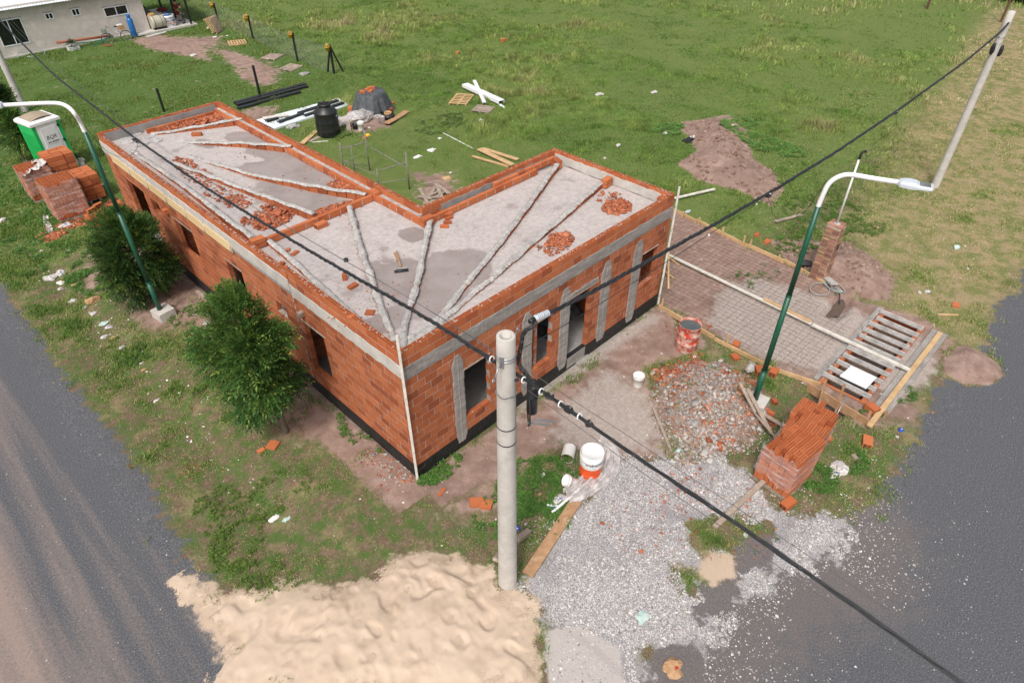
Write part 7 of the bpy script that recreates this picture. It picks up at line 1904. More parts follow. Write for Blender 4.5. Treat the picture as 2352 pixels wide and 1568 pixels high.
# tarpaulin heap
tcx, tcy = 13.25, 19.75
def tarp_pt(u, v):
    a_ = 2*PI*u; fold = .07*math.sin(a_*9+1)+.05*math.sin(a_*17)+.05*math.sin(a_*5)
    r_ = (.05+v*1.02)*(1+fold*v*v*1.4); h_ = 1.0*(1-max(0, v-.55)**1.3*2.6) if v > .55 else 1.0-.18*v*v
    h_ = max(.03, h_+.03*math.sin(a_*3)*v-(fold*v)*.5)
    rr = r_ if v < .6 else (.05+.6*1.02)*(1)+(r_-(.05+.612))*.75
    return np.array([tcx+rr*1.08*math.cos(a_), tcy+rr*.95*math.sin(a_), h_+float(height(tcx, tcy))-.02])
vs = [tarp_pt(i/90, j/18) for j in range(19) for i in range(90)]; fs = [(j*90+i, j*90+(i+1) % 90, (j+1)*90+(i+1) % 90, (j+1)*90+i) for j in range(18) for i in range(90)]+[tuple(range(90))]
mb = MB(); mb.add(vs, fs, M_TARP, .5, True); tag(mb.build('tarpaulin', M_TARP), 'dark grey tarpaulin draped over a heap in the yard', 'tarpaulin')
for k, (dx, dy, dz, rz, lb, sx_) in enumerate(((-.42, .1, .95, 1.3, 'left brick holding down the top of the tarpaulin', .33), (.05, .25, .93, .2, 'middle brick on top of the tarpaulin', .33), (.2, .2, .98, -.4, 'right brick on top of the tarpaulin', .36), (-.02, -.05, .93, .5, 'brick nearest the camera on top of the tarpaulin', .26))):
    solid_brick((tcx+dx, tcy+dy, dz), rz, lb, (sx_, .2, .17), mt=M_BRICK2, group='bricks holding the tarpaulin')
for k, (px, py, rz, lb) in enumerate(((806, 254, .8, 'orange brick at the left foot of the tarpaulin'), (803, 272, .2, 'orange brick in front of the tarpaulin between white bags'), (898, 240, .1, 'flat brick at the right foot of the tarpaulin'), (896, 257, 1.3, 'hollow brick standing at the right front of the tarpaulin'))):
    solid_brick(gp(px, py), rz, lb, (.36, .22, .2 if k != 2 else .08), mt=M_BRICK2, group='bricks holding the tarpaulin', cells=k == 3)
litter(795, 285, .8, M_BAG, 'large torn white bag left of the white bucket', flat=.4); litter(826, 279, .9, M_FILMW, 'big translucent bag of scraps in front of the tarpaulin', flat=.55, rough=.15); litter(860, 270, .55, M_BAG, 'white plastic crumpled at the foot of the tarpaulin', flat=.25)
litter(835, 283-10, .2, M_SHIRTR, 'pinkish cloth inside the translucent bag', flat=.5); litter(808, 262, .3, M_BAG, 'white sack at the left foot of the tarpaulin', flat=.4)
bucket(gp(830, 300), .13, .16, .40, 'white paint bucket standing before the tarpaulin heap'); bucket(gp(817, 297), .12, .14, .25, 'small black bucket left of the white paint bucket', mt=M_BLACKP)
mb = MB(); c_ = gp(893, 272); mb.lathe(c_, [(.20, 0), (.30, .03), (.32, .13), (.30, .22), (.22, .24), (.20, .2), (.20, .05)], 26, M_BLACKP); tag(mb.build('tyre', M_BLACKP), 'old black tyre with a pot in it right of the tarpaulin', 'tyre')
mb = MB(); mb.lathe(c_+[-.02, 0, .2], [(.001, 0), (.18, 0), (.19, .12), (.17, .12), (.16, .03)], 22, M_PAPER); tag(mb.build('clay_pot', M_PAPER), 'brown pot sitting inside the old tyre', 'pot')
mb = MB(); c_ = gp(878, 284); mb.lathe(c_, [(.001, .0), (.14, 0), (.15, .34), (.16, .35), (.14, .34), (.13, .02)], 18, M_FILMW); tag(mb.build('clear_jar', M_FILMW), 'clear plastic container on the soil left of the tyre', 'jar')
litter(845, 312, .17, M_YELLOW, 'yellow and white packet by the scaffold frame', patch=M_WHITE, name='packet'); ground_brick(838, 318, .3, 'brick piece beside the yellow packet', (.2, .15, .06), cells=False)
for (px, py, r, lb) in ((1010, 318, .15, 'white scrap in the yard grass beyond the scaffold'), (1105, 275, .22, 'white bag in the grass right of the tarpaulin heap'), (992, 345, .3, 'patch of spilled white plaster on the grass'), (960, 360, .25, 'pale plaster debris behind the scaffold frame'), (848, 293, .1, 'white scrap on the soil before the tyre'), (1035, 408-12, .08, 'white shell like scrap behind the inner corner')):
    litter(px, py, r, M_WPLAST, lb, flat=.15, name='scrap')
mb = MB(); mb.beam(gp(1015, 304), gp(1088, 342), .05, .02, M_WHITE); tag(mb.build('white_lath', M_WHITE), 'thin white lath lying in the grass beyond the scrap boards', 'lath')
# scaffold frames
sc_ = empty('scaffold_frame', (8.2, 13, 0), 'rusty steel scaffold frame standing in the inner corner of the house', 'scaffold')
S = {'a': (785, 335, 785, 400), 'b': (844, 310, 852, 455), 'c': (947, 365, 950, 450), 'd': (811, 342, 813, 395), 'e': (876, 378, 884, 420)}
XA = {'a': np.array([8.1, 14.75]), 'b': np.array([9.0, 14.2]), 'd': np.array([8.45, 14.5]), 'c': np.array([9.05, 11.6]), 'e': np.array([8.1, 12.3])}
hts = {'a': 1.35, 'b': 1.75, 'd': 1.2, 'c': 1.6, 'e': 1.0}
for k, (xy) in XA.items():
    mb = MB(); mb.tube([(xy[0], xy[1], 0), (xy[0], xy[1], hts[k])], .03 if k in 'abc' else .018, 8, M_SCAF); mb.build('upright', M_SCAF, sc_)
def rail(a, za, b, zb, r_=.022):
    mb = MB(); mb.tube([(XA[a][0], XA[a][1], za), (XA[b][0], XA[b][1], zb)], r_, 7, M_SCAF); mb.build('rail', M_SCAF, sc_)
rail('a', 1.1, 'b', 1.25); rail('b', 1.15, 'c', .95, .018); rail('a', .6, 'b', .2, .015); rail('a', .25, 'd', .7, .014); rail('e', .9, 'c', 1.2, .018); rail('e', .4, 'c', .5, .014); rail('a', .5, 'e', .75, .014)
# dark plastic inside the doorway
mb = MB()
for k in range(4): blob(mb, (5.9+.25*k, 1.15+.25*(k % 2), .55+.1*(k % 3)), (.45, .4, .32), M_TARP, seed=k+3, n=12, rough=.3)
tag(mb.build('black_sheet', M_TARP), 'crumpled dark plastic heap inside the doorway', 'plastic sheet')
solid_brick((5.62, .75, .78), .3, 'brick lying on the dark plastic inside the doorway', (.33, .2, .12), mt=M_BRICK2, group='bricks inside the house')
solid_brick((4.3, 1.0, .41), .8, 'small brick piece on the floor behind the second window', (.12, .08, .04), group='bricks inside the house')
# portable toilet
tl = empty('portable_toilet', (0, 0, 0), 'green portable toilet with white door and white roof behind the brick pallets', 'portable toilet')
w = .55
mb = MB(); mb.box(-w, w, -w, w, .0, .12, M_TOIL, .5); mb.box(-w, -w+.05, -w, w, .12, 2.12, M_TOIL, .5); mb.box(w-.05, w, -w, w, .12, 2.12, M_TOIL, .5); mb.box(-w+.05, w-.05, w-.05, w, .12, 2.12, M_TOIL, .5)
mb.box(-w+.05, -w+.14, -w, -w+.04, .12, 2.12, M_TOIL, .5); mb.box(w-.14, w-.05, -w, -w+.04, .12, 2.12, M_TOIL, .5)
for k in range(9): mb.box(-w-.018, -w, -w+.09+k*.11, -w+.14+k*.11, .15, 1.75, M_TOIL, .5); mb.box(w, w+.018, -w+.09+k*.11, -w+.14+k*.11, .15, 1.75, M_TOIL, .5)
mb.build('cabin', M_TOIL, tl)
mb = MB(); mb.box(-w+.14, w-.14, -w-.012, -w+.02, .14, 2.08, M_WHITE, .5); mb.box(-.30, .30, -w-.028, -w-.012, .95, 1.95, M_WHITE, .5)
for k in range(3): mb.box(-.26+k*.2, -.16+k*.2, -w-.028, -w-.012, .3, .75, M_WHITE, .5)
dr_ = mb.build('door', M_WHITE, tl)
mb = MB()
for z in (.7, 1.3, 1.9): mb.box(w-.17, w-.09, -w-.04, -w+.01, z-.05, z+.05, M_BLACKP, .5)
mb.build('hinges', M_BLACKP, dr_)
mb = MB(); mb.box(-w+.17, -w+.25, -w-.04, -w-.012, .78, .86, M_BLACKP, .5); mb.build('lock', M_BLACKP, dr_)
mb = MB(); mb.tube([(-w+.17, -w-.05, 1.05), (-w+.18, -w-.06, 1.15), (-w+.17, -w-.02, 1.2)], .012, 6, M_LAMP); mb.build('handle', M_LAMP, dr_)
flat_text('lettering', 'BQR', .21, (0, -w-.032, 1.54), M_INK, tl, shear=.25); flat_text('lettering', '341 6992963', .085, (0.02, -w-.032, 1.35), M_INK, tl, bold=.003); flat_text('lettering', 'banos quimicos', .05, (.02, -w-.032, 1.27), M_WIRE, tl)
mb = MB(); vs = []
for (s, z) in ((.60, 2.10), (.60, 2.2), (.52, 2.27)): vs += [(-s, -s, z), (s, -s, z), (s, s, z), (-s, s, z)]
mb.add(vs, [(3, 2, 1, 0)]+[(4*j+i, 4*j+(i+1) % 4, 4*j+4+(i+1) % 4, 4*j+4+i) for j in range(2) for i in range(4)]+[(8, 9, 10, 11)], M_WHITE, .5)
rf = mb.build('roof', M_WHITE, tl)
mb = MB(); n = 10; vs = [(-.45+.9*i/n, y, 2.275+.07*math.sin(PI*i/n)) for i in range(n+1) for y in (-.45, .45)]; mb.add(vs, [(2*i, 2*i+2, 2*i+3, 2*i+1) for i in range(n)], mat('skylight_grime', (.40, .33, .24), (.33, .26, .18), rough=.6)); mb.build('skylight', M_WHITE, rf)
place(tl, at(-.15, 23.65, -.02), RAD(12))
# ---------------------------------------------------------------- trees and bushes
def foliage(name, c, rad, zc, n_sprig, leaf, cols, parent, seed=0, up=.35, droop=.0, lumps=9, hollow_=.25, base_z=.3):
    """pinnate sprigs spread through a lumpy crown; c = trunk foot, zc = crown centre height"""
    r = np.random.default_rng(seed)
    C0 = np.array([c[0], c[1], c[2]+zc]); rad = np.array(rad)
    lc = []
    for k in range(lumps):
        d = r.normal(0, 1, 3); d /= np.linalg.norm(d); lc.append((C0+d*rad*r.uniform(.3, .8)*np.array([1-.12*max(0, d[2]), 1-.12*max(0, d[2]), 1]), r.uniform(.22, .42)*rad[:2].mean()))
    lc.append((C0, rad[0]*.62)); lc.append((C0+[0, 0, rad[2]*.5], rad[0]*.45)); lc.append((C0-[0, 0, rad[2]*.4], rad[0]*.6)); lc.append((C0+[0, 0, rad[2]*.85], rad[0]*.25))
    k = r.integers(0, len(lc), n_sprig); cc = np.array([q[0] for q in lc])[k]; rr = np.array([q[1] for q in lc])[k]
    d = r.normal(0, 1, (n_sprig, 3)); d /= np.linalg.norm(d, axis=1)[:, None]
    st = rng.uniform(0, 1, n_sprig)**.33
    org = cc+d*(rr*(hollow_+(1-hollow_)*st))[:, None]*np.array([1, 1, 1.15])
    org[:, 2] = np.maximum(org[:, 2], c[2]+base_z+r.uniform(0, .3, n_sprig))
    out = (org-C0)/rad; out = out/(np.linalg.norm(out, axis=1)[:, None]+1e-6)+d*.6+r.normal(0, .35, (n_sprig, 3)); out[:, 2] += up; out /= np.linalg.norm(out, axis=1)[:, None]
    sd = np.cross(out, np.array([0, 0, 1.])+r.normal(0, .3, (n_sprig, 3))); sd /= np.linalg.norm(sd, axis=1)[:, None]+1e-9
    nl = 9; L_ = leaf*r.uniform(2.2, 3.6, n_sprig)
    V = []; Cc = []
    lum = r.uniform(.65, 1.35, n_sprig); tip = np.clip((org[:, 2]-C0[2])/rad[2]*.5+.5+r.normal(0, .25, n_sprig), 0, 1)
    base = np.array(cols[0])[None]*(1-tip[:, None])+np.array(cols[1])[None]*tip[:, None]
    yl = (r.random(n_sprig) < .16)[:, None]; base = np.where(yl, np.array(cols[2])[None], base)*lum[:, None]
    for j in range(nl):
        t = (j+.5)/nl; s = 1 if j % 2 else -1
        p0 = org+out*(L_*t)[:, None]; p0[:, 2] -= .25*L_*t*t
        ld = out*.55+sd*s*(.9 if j < nl-1 else 0)+r.normal(0, .12, (n_sprig, 3)); ld /= np.linalg.norm(ld, axis=1)[:, None]
        ll = leaf*r.uniform(.8, 1.25, n_sprig)*(1.0 if j < nl-1 else 1.3); nn = np.cross(ld, sd); nn = np.cross(nn, ld)*.0+np.cross(ld, np.cross(out, sd)); nn /= np.linalg.norm(nn, axis=1)[:, None]+1e-9
        w = ll*.17
        a = p0; m1 = p0+ld*(ll*.5)[:, None]+nn*w[:, None]; m2 = p0+ld*(ll*.5)[:, None]-nn*w[:, None]; e = p0+ld*ll[:, None]; e[:, 2] -= ll*.15
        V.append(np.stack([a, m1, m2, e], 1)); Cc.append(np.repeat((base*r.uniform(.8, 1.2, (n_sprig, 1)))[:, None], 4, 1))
    V = np.concatenate(V).reshape(-1, 3); Cc = np.concatenate(Cc).reshape(-1, 3); q = np.arange(len(V)//4)[:, None]*4
    F = np.concatenate([q+np.array([0, 2, 1]), q+np.array([1, 2, 3])])
    off = world_of(parent); o = fast_mesh(name, V-off, F, np.clip(Cc, 0, 1), M_LEAF); o.parent = parent; return lc
def tree(px, py, H, rad, zc, n_sprig, leaf, cols, label, seed, tr=.07, name='leafy_tree', group=None, lean=(0, 0), up=.35, base_z=.35, cat='tree', lumps=9):
    c = gp(px, py); c[2] -= .02; t = empty(name, c, label, cat, group)
    lc = foliage('crown', c+np.array([lean[0], lean[1], 0]), rad, zc, n_sprig, leaf, cols, t, seed, up, base_z=base_z, lumps=lumps)
    r = np.random.default_rng(seed); mb = MB()
    mid = c+np.array([lean[0]*.6, lean[1]*.6, zc*.8]); mb.tube(smooth([c-[0, 0, .1], c+[0.02, .01, zc*.35], mid, c+np.array([lean[0], lean[1], zc+rad[2]*.6])], 16), list(np.linspace(tr, tr*.25, 16)), 10, M_BARK)
    tk = mb.build('trunk', M_BARK, t)
    mb = MB()
    for (q, rr) in lc[:8]:
        s = c+np.array([lean[0]*.4, lean[1]*.4, zc*r.uniform(.45, .9)]); mb.tube(smooth([s, (s+q)/2+[0, 0, .12], q], 8), list(np.linspace(tr*.4, tr*.12, 8)), 6, M_BARK)
    mb.build('branches', M_BARK, t); return t
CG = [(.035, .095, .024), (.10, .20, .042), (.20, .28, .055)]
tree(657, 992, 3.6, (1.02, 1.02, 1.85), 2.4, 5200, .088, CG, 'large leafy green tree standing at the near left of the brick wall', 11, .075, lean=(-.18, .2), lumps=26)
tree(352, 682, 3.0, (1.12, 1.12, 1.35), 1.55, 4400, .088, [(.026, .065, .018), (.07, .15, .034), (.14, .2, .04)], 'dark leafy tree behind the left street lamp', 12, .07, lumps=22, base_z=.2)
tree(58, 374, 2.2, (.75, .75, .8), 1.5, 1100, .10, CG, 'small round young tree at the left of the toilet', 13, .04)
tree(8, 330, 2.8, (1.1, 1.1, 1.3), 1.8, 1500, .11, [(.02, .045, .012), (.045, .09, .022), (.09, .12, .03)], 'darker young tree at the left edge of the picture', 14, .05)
# dark shed-like scrub at the top right corner
tree(2340, -6, 2.0, (3.2, 1.6, 1.2), 1.0, 900, .3, [(.02, .03, .015), (.03, .05, .02), (.06, .08, .03)], 'dark bush at the far top right corner of the field', 15, .1, name='bush', cat='bush', base_z=.0)
foliage('leaves', np.array([6.45, 41.95, .2]), (.32, .18, .15), .12, 60, .08, [(.01, .03, .01), (.02, .06, .02), (.2, .25, .2)], pc, 3, base_z=0)

# ---------------------------------------------------------------- grass
def blades(x, y, h, w, col, lean=.35, seed=0):
    r = np.random.default_rng(seed); n = len(x); z = height(x, y)-.01
    a = r.uniform(0, 2*PI, n); la = r.uniform(0, 2*PI, n); ll = np.abs(r.normal(0, lean, n))*h+ .10*h
    dx, dy = np.cos(a)*w*.5, np.sin(a)*w*.5; wx, wy = np.cos(la)*ll+.16*h, np.sin(la)*ll+.05*h
    V = np.empty((n, 5, 3)); V[:, 0] = np.stack([x-dx, y-dy, z], 1); V[:, 1] = np.stack([x+dx, y+dy, z], 1)
    mx, my, mz = x+wx*.35, y+wy*.35, z+h*.6
    V[:, 2] = np.stack([mx-dx*.75, my-dy*.75, mz], 1); V[:, 3] = np.stack([mx+dx*.75, my+dy*.75, mz], 1)
    V[:, 4] = np.stack([x+wx, y+wy, z+h*np.clip(1-.25*(ll/h)**2, .4, 1)], 1)
    q = np.arange(n)[:, None]*5; F = np.concatenate([q+[0, 1, 3], q+[0, 3, 2], q+[2, 3, 4]])
    C3 = np.repeat(col[:, None, :], 5, 1)
    return V.reshape(-1, 3), F, C3.reshape(-1, 3)
def inside_static(x, y, m=0.0):
    b = ((x > -.05-m) & (x < 9.55+m) & (y > -.05-m) & (y < 4.48+m)) | ((x > -.05-m) & (x < 4.26+m) & (y > -.05-m) & (y < 16+m))
    b |= (x > CUL[0]-.25) & (x < CUL[1]+.25) & (y > CUL[2]-.7) & (y < CUL[3]+.3)
    b |= (y > 42.8) & (x < 11.8) | (x > 11.5) & (x < 14.7) & (y > 42.1) & (y < 49)
    return b
def in_view(x, y, pad=70):
    dx, dy, dz = x-CAM_C[0], y-CAM_C[1], -CAM_C[2]
    f = dx*_f[0]+dy*_f[1]+dz*_f[2]; px = 1176+FPX*(dx*_r[0]+dy*_r[1]+dz*_r[2])/f; py = 784-FPX*(dx*_u[0]+dy*_u[1]+dz*_u[2])/f
    return (f > 0) & (px > -pad) & (px < 2352+pad) & (py > -pad) & (py < 1568+pad*1.5), f
GREENS = np.array([(.085, .18, .035), (.125, .24, .046), (.175, .29, .06), (.25, .335, .085), (.35, .375, .135), (.45, .41, .20), (.54, .46, .27)])
def grass_set(N_, box, seed, kind):
    r = np.random.default_rng(seed); x = r.uniform(box[0], box[1], N_); y = r.uniform(box[2], box[3], N_)
    ok, dist = in_view(x, y); ok &= ~inside_static(x, y, .02); x, y, dist = x[ok], y[ok], dist[ok]
    R = regions(x, y); n1 = fbm(x, y, 1.3, 301); n2 = fbm(x, y, 5.5, 303); n3 = vnoise(x*1.7, y*1.7, 305); n4 = fbm(x, y, .45, 307, 3)
    bare = np.maximum.reduce([R['road'], R['sand'], R['grav']*.93, R['dirt']])
    edge_n = (n4-.5)*.9
    return x, y, dist, R, bare+edge_n, n1, n2, n3, n4, r
VV, FF, CC = [], [], []; o_ = 0
def push(V, F, C3):
    global o_
    VV.append(V); FF.append(F+o_); CC.append(C3); o_ += len(V)
def finish(name, label, cat='grass'):
    global VV, FF, CC, o_
    o = fast_mesh(name, np.concatenate(VV), np.concatenate(FF), np.clip(np.concatenate(CC), 0, 1), M_GRASS); VV, FF, CC, o_ = [], [], [], 0
    return tag(o, label, cat, None, 'stuff')
# field beyond the house: tall grass, coarser with distance
for bx, N_, hh, ww, sd in (((4.2, 22, 4.0, 26), 210000, .24, .016, 1), ((16, 30, -3, 40), 210000, .30, .024, 2), ((9.6, 24, -5, 5), 50000, .2, .014, 6), ((15, 45, -2.5, 50), 200000, .38, .036, 3), ((15, 110, -8, 130), 270000, .46, .08, 4)):
    x, y, dist, R, bare, n1, n2, n3, n4, r = grass_set(N_, bx, sd, 'field')
    keep = (bare < .42) & (R['lawn'] < .5+.2*(n3-.5)) & (r.random(len(x)) < np.clip(.45+1.6*(n1-.38), .15, 1))
    if sd == 4: keep &= dist > 38
    if sd == 3: keep &= (dist > 26) & (dist < 75)
    
    keep &= ~((x > 5) & (x < 9.8) & (y > 4.4) & (y < 16) & (n1+.2*n4 < .66))
    x, y, n1, n2, n3, n4, dist, dry = x[keep], y[keep], n1[keep], n2[keep], n3[keep], n4[keep], dist[keep], R['dry'][keep]
    tall = np.clip((n2-.30)*2.6, .15, 1.2)*np.clip((n1-.2)*2, .35, 1.2)
    tall *= np.where((y < 17) & (x < 11), .45, 1); tall *= np.where(dry > .5, .45, 1)
    h = hh*tall*r.uniform(.55, 1.25, len(x))*(.55+1.1*np.clip(vnoise(x*2.3, y*2.3, 909)-.25, 0, 1))
    w = ww*r.uniform(.6, 1.4, len(x))
    tone = (n2-.48)*9.5+(n1-.5)*3.5+r.normal(0, .7, len(x))+1.15+np.clip((dist-25)/30, 0, 1)*.7+dry*(1.2+6.0*np.clip(n4-.42, 0, 1)*2)
    ti = np.clip(tone, 0, 5.99); i0 = ti.astype(int); fr = (ti-i0)[:, None]; col = GREENS[i0]*(1-fr)+GREENS[np.minimum(i0+1, 6)]*fr
    col = col*r.uniform(.72, 1.22, (len(x), 1))*(.45+1.0*n4)[:, None]
    push(*blades(x, y, np.maximum(h, .05), w, col, .4, sd))
finish('field_grass', 'tall green and yellowish grass covering the field beyond the house')
# lawn
x, y, dist, R, bare, n1, n2, n3, n4, r = grass_set(260000, (-6, 22, 15, 60), 21, 'lawn')
keep = (bare < .45) & (R['lawn'] > .45) & (r.random(len(x)) < np.clip(.5+1.4*(n1-.4), .2, 1)); x, y, n1, n2, n4, dist = x[keep], y[keep], n1[keep], n2[keep], n4[keep], dist[keep]
ti = np.clip((n1-.5)*5+r.normal(0, .7, len(x))+1.9, 0, 4.5); i0 = ti.astype(int); fr = (ti-i0)[:, None]; col = (GREENS[i0]*(1-fr)+GREENS[i0+1]*fr)*r.uniform(.6, 1.1, (len(x), 1))*np.array([.78, .82, .7])
push(*blades(x, y, (.05+.07*np.clip((n1-.45)*4, 0, 1.5))*r.uniform(.6, 1.3, len(x)), .014+.0006*dist, col, .6, 22))
finish('lawn_grass', 'short mown lawn grass around the neighbouring house')
# verges near the camera: short sparse grass with weeds
for bx, N_, sd in (((-5.6, 1.0, -5, 24), 330000, 31), ((-.5, 15.5, -9, 1.2), 330000, 32), ((9, 34, -9.5, 4), 230000, 33)):
    x, y, dist, R, bare, n1, n2, n3, n4, r = grass_set(N_, bx, sd, 'verge')
    v = n1*.55+n4*.45
    dens = np.maximum(sstep(.36, .62, v), R['dry']*.6)
    keep = (bare < .50) & (r.random(len(x)) < dens*.75+.13) & (R['pale'] < .5)
    # stray tufts in the bare soil, sand and gravel
    stray = (bare >= .50) & (R['road'] < .75) & (n4 > .58) & (n1 > .5) & (r.random(len(x)) < .22) & (R['grav'] < .6) & (R['dirt'] < .93) & (R['sand'] < np.where(x < -2.0, .99, .6))
    keep |= stray
    x, y, n1, n2, n3, n4, v, dist, dry = x[keep], y[keep], n1[keep], n2[keep], n3[keep], n4[keep], v[keep], dist[keep], R['dry'][keep]
    lush = np.clip((v-.52)*6, 0, 1.3)
    h = (.03+.075*lush)*r.uniform(.5, 1.5, len(x))
    tone = 4.2-3.0*lush+r.normal(0, 1.1, len(x))+dry*(.2+5*np.clip(n4-.45, 0, 1)*2)
    ti = np.clip(tone, 0, 5.99); i0 = ti.astype(int); fr = (ti-i0)[:, None]; col = (GREENS[i0]*(1-fr)+GREENS[np.minimum(i0+1, 6)]*fr)*r.uniform(.7, 1.2, (len(x), 1))
    push(*blades(x, y, h, .008+.0006*dist, col, .75, sd+1))
finish('verge_grass', 'short patchy grass of the street verges and the corner')
# broad-leaved weeds
def weeds(name, spots, n, size, cols, label):
    w = np.array([s[4] for s in spots], float); w /= w.sum(); k = rng.choice(len(spots), n, p=w); S_ = np.array([s[:4] for s in spots])[k]
    a = rng.uniform(0, 2*PI, n); r_ = np.sqrt(rng.random(n)); x = S_[:, 0]+S_[:, 2]*r_*np.cos(a); y = S_[:, 1]+S_[:, 3]*r_*np.sin(a)
    ok = (fbm(x, y, .4, 77, 3) > .46) & ~inside_static(x, y, .03) & (sdpoly(x, y, P_SAND) < .15); x, y = x[ok], y[ok]; n = len(x); z = height(x, y)
    V = []; C3 = []; hgt = rng.uniform(.01, .10, n)*size/.05*(.5 if size > .06 else 1)
    for j in range(7):
        b = rng.uniform(0, 2*PI, n); L_ = size*rng.uniform(.6, 1.3, n); el = rng.uniform(.1, .8, n)
        d = np.stack([np.cos(b)*np.cos(el), np.sin(b)*np.cos(el), np.sin(el)], 1); s = np.stack([-np.sin(b), np.cos(b), 0*b], 1)
        o = np.stack([x, y, z+hgt*rng.uniform(.2, 1, n)], 1)+d*(L_*.3)[:, None]
        V.append(np.stack([o, o+d*(L_*.5)[:, None]+s*(L_*.32)[:, None], o+d*(L_*.5)[:, None]-s*(L_*.32)[:, None], o+d*L_[:, None]-np.array([0, 0, .3])*L_[:, None]], 1))
        C3.append(np.repeat(pick(cols, n, .25)[:, None], 4, 1))
    V = np.concatenate(V).reshape(-1, 3); C3 = np.concatenate(C3).reshape(-1, 3); q = np.arange(len(V)//4)[:, None]*4
    return tag(fast_mesh(name, V, np.concatenate([q+[0, 2, 1], q+[1, 2, 3]]), C3, M_LEAF), label, 'weeds', None, 'stuff')
def ws(px, py, rx, ry, w=1.0): q = G(px, py); return (q[0], q[1], rx, ry, w)
WG = [(.10, .22, .045), (.14, .28, .06), (.075, .17, .035)]
weeds('weeds', [ws(840, 980, .6, .9), ws(880, 1010, .4, .5), ws(1010, 1080, .6, .3), ws(800, 905, .3, .8, .6), ws(700, 900, .4, .6, .3), ws(440, 740, .5, 1.2, .6), ws(470, 640, .3, 1.2, .5)], 1500, .055, WG, 'broad leaved weeds along the foot of the brick walls')
weeds('weeds', [ws(1230, 1120, .9, .9, 2), ws(1160, 1190, .7, .7), ws(1240, 1190, .6, .7, 1.4), ws(1290, 1080, .4, .4)], 2300, .05, WG, 'green weeds between the corner pole and the orange drum')
weeds('weeds', [ws(580, 1370, .8, 1.1, 1), ws(560, 1250, .7, .7, 1), ws(640, 1130, .8, .6, .5), ws(520, 1180, .6, 1, .6), ws(600, 1430, .5, .4, .4)], 1300, .045, [(.12, .2, .035), (.16, .24, .05), (.09, .16, .03)], 'yellow green weeds at the corner beside the sand')
weeds('weeds', [ws(100, 470, .8, 2.5, 1), ws(60, 540, .8, 2.0, 1), ws(150, 600, .8, 1.6, 1), ws(200, 640, .6, 1.2, .7), ws(30, 430, 1, 3, 1)], 3000, .06, WG, 'lush weeds in the ditch of the left verge')
weeds('weeds', [ws(1740, 330, .9, 2.2, 2), ws(1535, 300, .9, .7, .7), ws(1700, 290, 1, .8, .8)], 1500, .09, [(.11, .24, .05), (.16, .30, .07), (.2, .33, .09)], 'low creeping leaves round the first earth heap')
weeds('weeds', [ws(1880, 480, 1.5, 1.5, 1), ws(1950, 510, 1.4, 1.2, 1), ws(1840, 560, 1.2, .8, .6)], 1500, .065, [(.10, .18, .035), (.14, .23, .05)], 'bushy light green weeds beyond the brick pillar')
weeds('weeds', [ws(1880, 1100, .5, .4, 1), ws(1950, 1060, .5, .4, .6), ws(2060, 900, .5, .5, .8), ws(2000, 960, .3, .3, .5), ws(1870, 985, .35, .3, .4)], 1100, .05, WG, 'weeds on the right verge around the near pallet')
weeds('weeds', [ws(1740, 630, .9, .6), ws(1700, 650, .6, .5, .5), ws(1925, 672, .3, .25, .5)], 110, .06, WG, 'sparse weeds growing through the wire mesh')
weeds('weeds', [ws(780, 310, .6, .6), ws(820, 270, 2, 1, .6), ws(1010, 290, 1.3, 1, 1), ws(1030, 275, .8, .6, 1)], 900, .09, [(.13, .21, .05), (.18, .25, .08)], 'pale leafy weeds scattered in the yard grass')

# ---------------------------------------------------------------- loose stones
def stones(name, N_, box, size, cols, fn, label, seed, flat=.6):
    r = np.random.default_rng(seed); x = r.uniform(box[0], box[1], N_); y = r.uniform(box[2], box[3], N_); ok, dist = in_view(x, y); x, y = x[ok], y[ok]
    R = regions(x, y); p_ = fn(x, y, R, r); k = r.random(len(x)) < p_; x, y = x[k], y[k]; n = len(x)
    s = size*r.lognormal(0, .35, n); z = height(x, y)+s*.12
    v = np.array([(1, 0, 0), (0, 1, 0), (-1, 0, 0), (0, -1, 0), (0, 0, 1)]); a = r.uniform(0, 6.3, n)
    V = v[None]*(s[:, None, None]*.5)*r.uniform(.6, 1.35, (n, 5, 1)); V[..., 2] *= flat
    ca, sa = np.cos(a)[:, None], np.sin(a)[:, None]; X = V[..., 0]*ca-V[..., 1]*sa; Y = V[..., 0]*sa+V[..., 1]*ca; V[..., 0], V[..., 1] = X+x[:, None], Y+y[:, None]; V[..., 2] += z[:, None]
    q = np.arange(n)[:, None]*5; F = np.concatenate([q+[0, 1, 4], q+[1, 2, 4], q+[2, 3, 4], q+[3, 0, 4]])
    c = np.repeat(pick(cols, n, .2)[:, None], 5, 1).reshape(-1, 3)
    return tag(fast_mesh(name, V.reshape(-1, 3), F, c, M_PIECES), label, 'gravel', None, 'stuff')
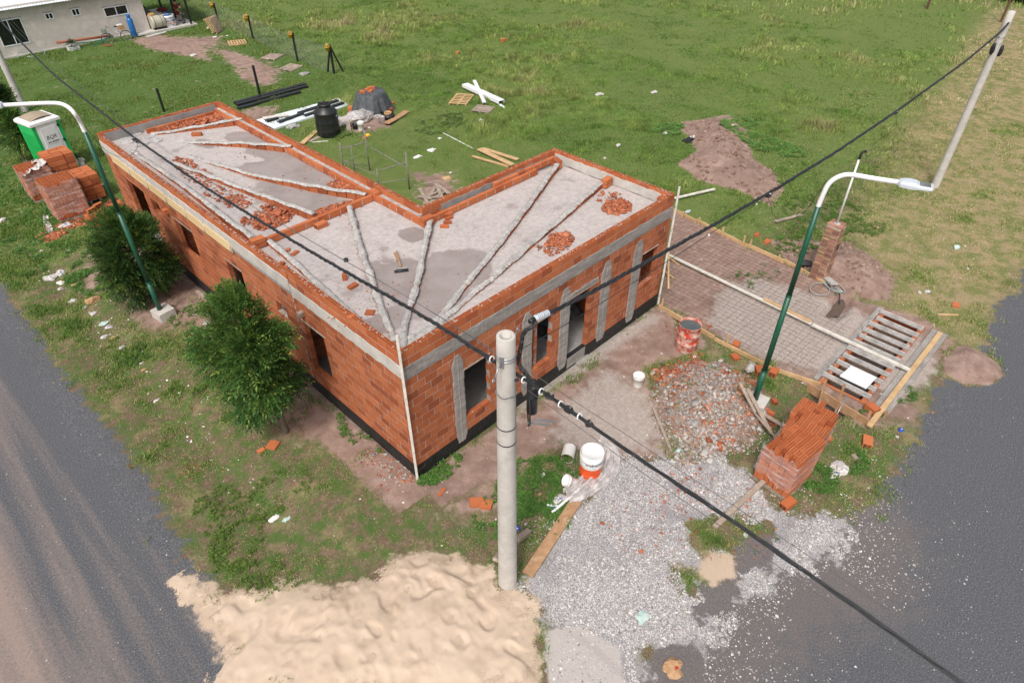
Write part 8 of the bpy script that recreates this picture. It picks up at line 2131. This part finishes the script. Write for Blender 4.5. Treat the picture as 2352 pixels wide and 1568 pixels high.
WH = [(.42, .40, .40), (.52, .50, .49), (.32, .30, .30), (.22, .21, .21), (.62, .60, .58), (.40, .34, .31)]
bigbox = (-2, 9, -13, 1)
stones('pale_gravel', 190000, (-1.5, 7.5, -9.5, -1.5), .025, WH, lambda x, y, R, r: np.where(R['grav']+(fbm(x, y, .5, 401)-.5)*1.4 > .55, .85, 0)*(R['sand'] < .5)*(1-.9*(fbm(x, y, .8, 403) < .36))*(1-.85*(R['fine'] > .5)), 'pale crushed stone spread on the corner', 61)
def spill(x, y, R, r):
    g = sdpoly(x, y, P_GRAV); return np.clip(1+g/3.2, 0, 1)**2.2*.42*(g < .1)*(fbm(x, y, .8, 405) > .40)*(R['dirt'] < .8)*(R['sand'] < .25)
stones('scattered_gravel', 90000, (-2, 10, -13, -2), .024, WH+[(.7, .68, .66)], spill, 'white stone chips scattered over the asphalt', 62)
stones('road_chips', 60000, (-12, 22, -13, 22), .017, [(.6, .58, .56), (.45, .4, .36), (.3, .28, .27)], lambda x, y, R, r: (R['road'] > .5)*.12+(R['dirt'] > .6)*.25, 'tiny pale chips scattered on the roads and earth', 63)
def clodf(x, y, R, r): return np.maximum(sdpoly(x, y, P_MOUND2) > 0, np.maximum(sdpoly(x, y, P_MOUND1) > 0, (np.hypot(x-DRUMHOLE[0], y-DRUMHOLE[1]+.1) < .7)*.8))*.5*(fbm(x, y, .5, 407) > .42)
stones('earth_clods', 14000, (7, 24, -5, 8), .10, [(.24, .15, .11), (.18, .11, .08), (.30, .2, .15)], clodf, 'crumbly earth clods on the two soil heaps', 64, .9)
stones('litter_flecks', 9000, (-5.2, 0, -1, 22), .04, [(.75, .74, .73), (.8, .8, .8), (.55, .45, .38)], lambda x, y, R, r: np.exp(-((x+2.7)/.55)**2)*.13*(R['road'] < .4)*(y > 1.5), 'small white litter flecks strewn along the left verge', 65, .5)
stones('litter_flecks', 9000, (-4, 20, -7.8, 2), .03, [(.75, .74, .73), (.6, .55, .5)], lambda x, y, R, r: .05*(R['road'] < .4)*(R['sand'] < .5), 'small pale flecks strewn over the corner ground', 66, .5)
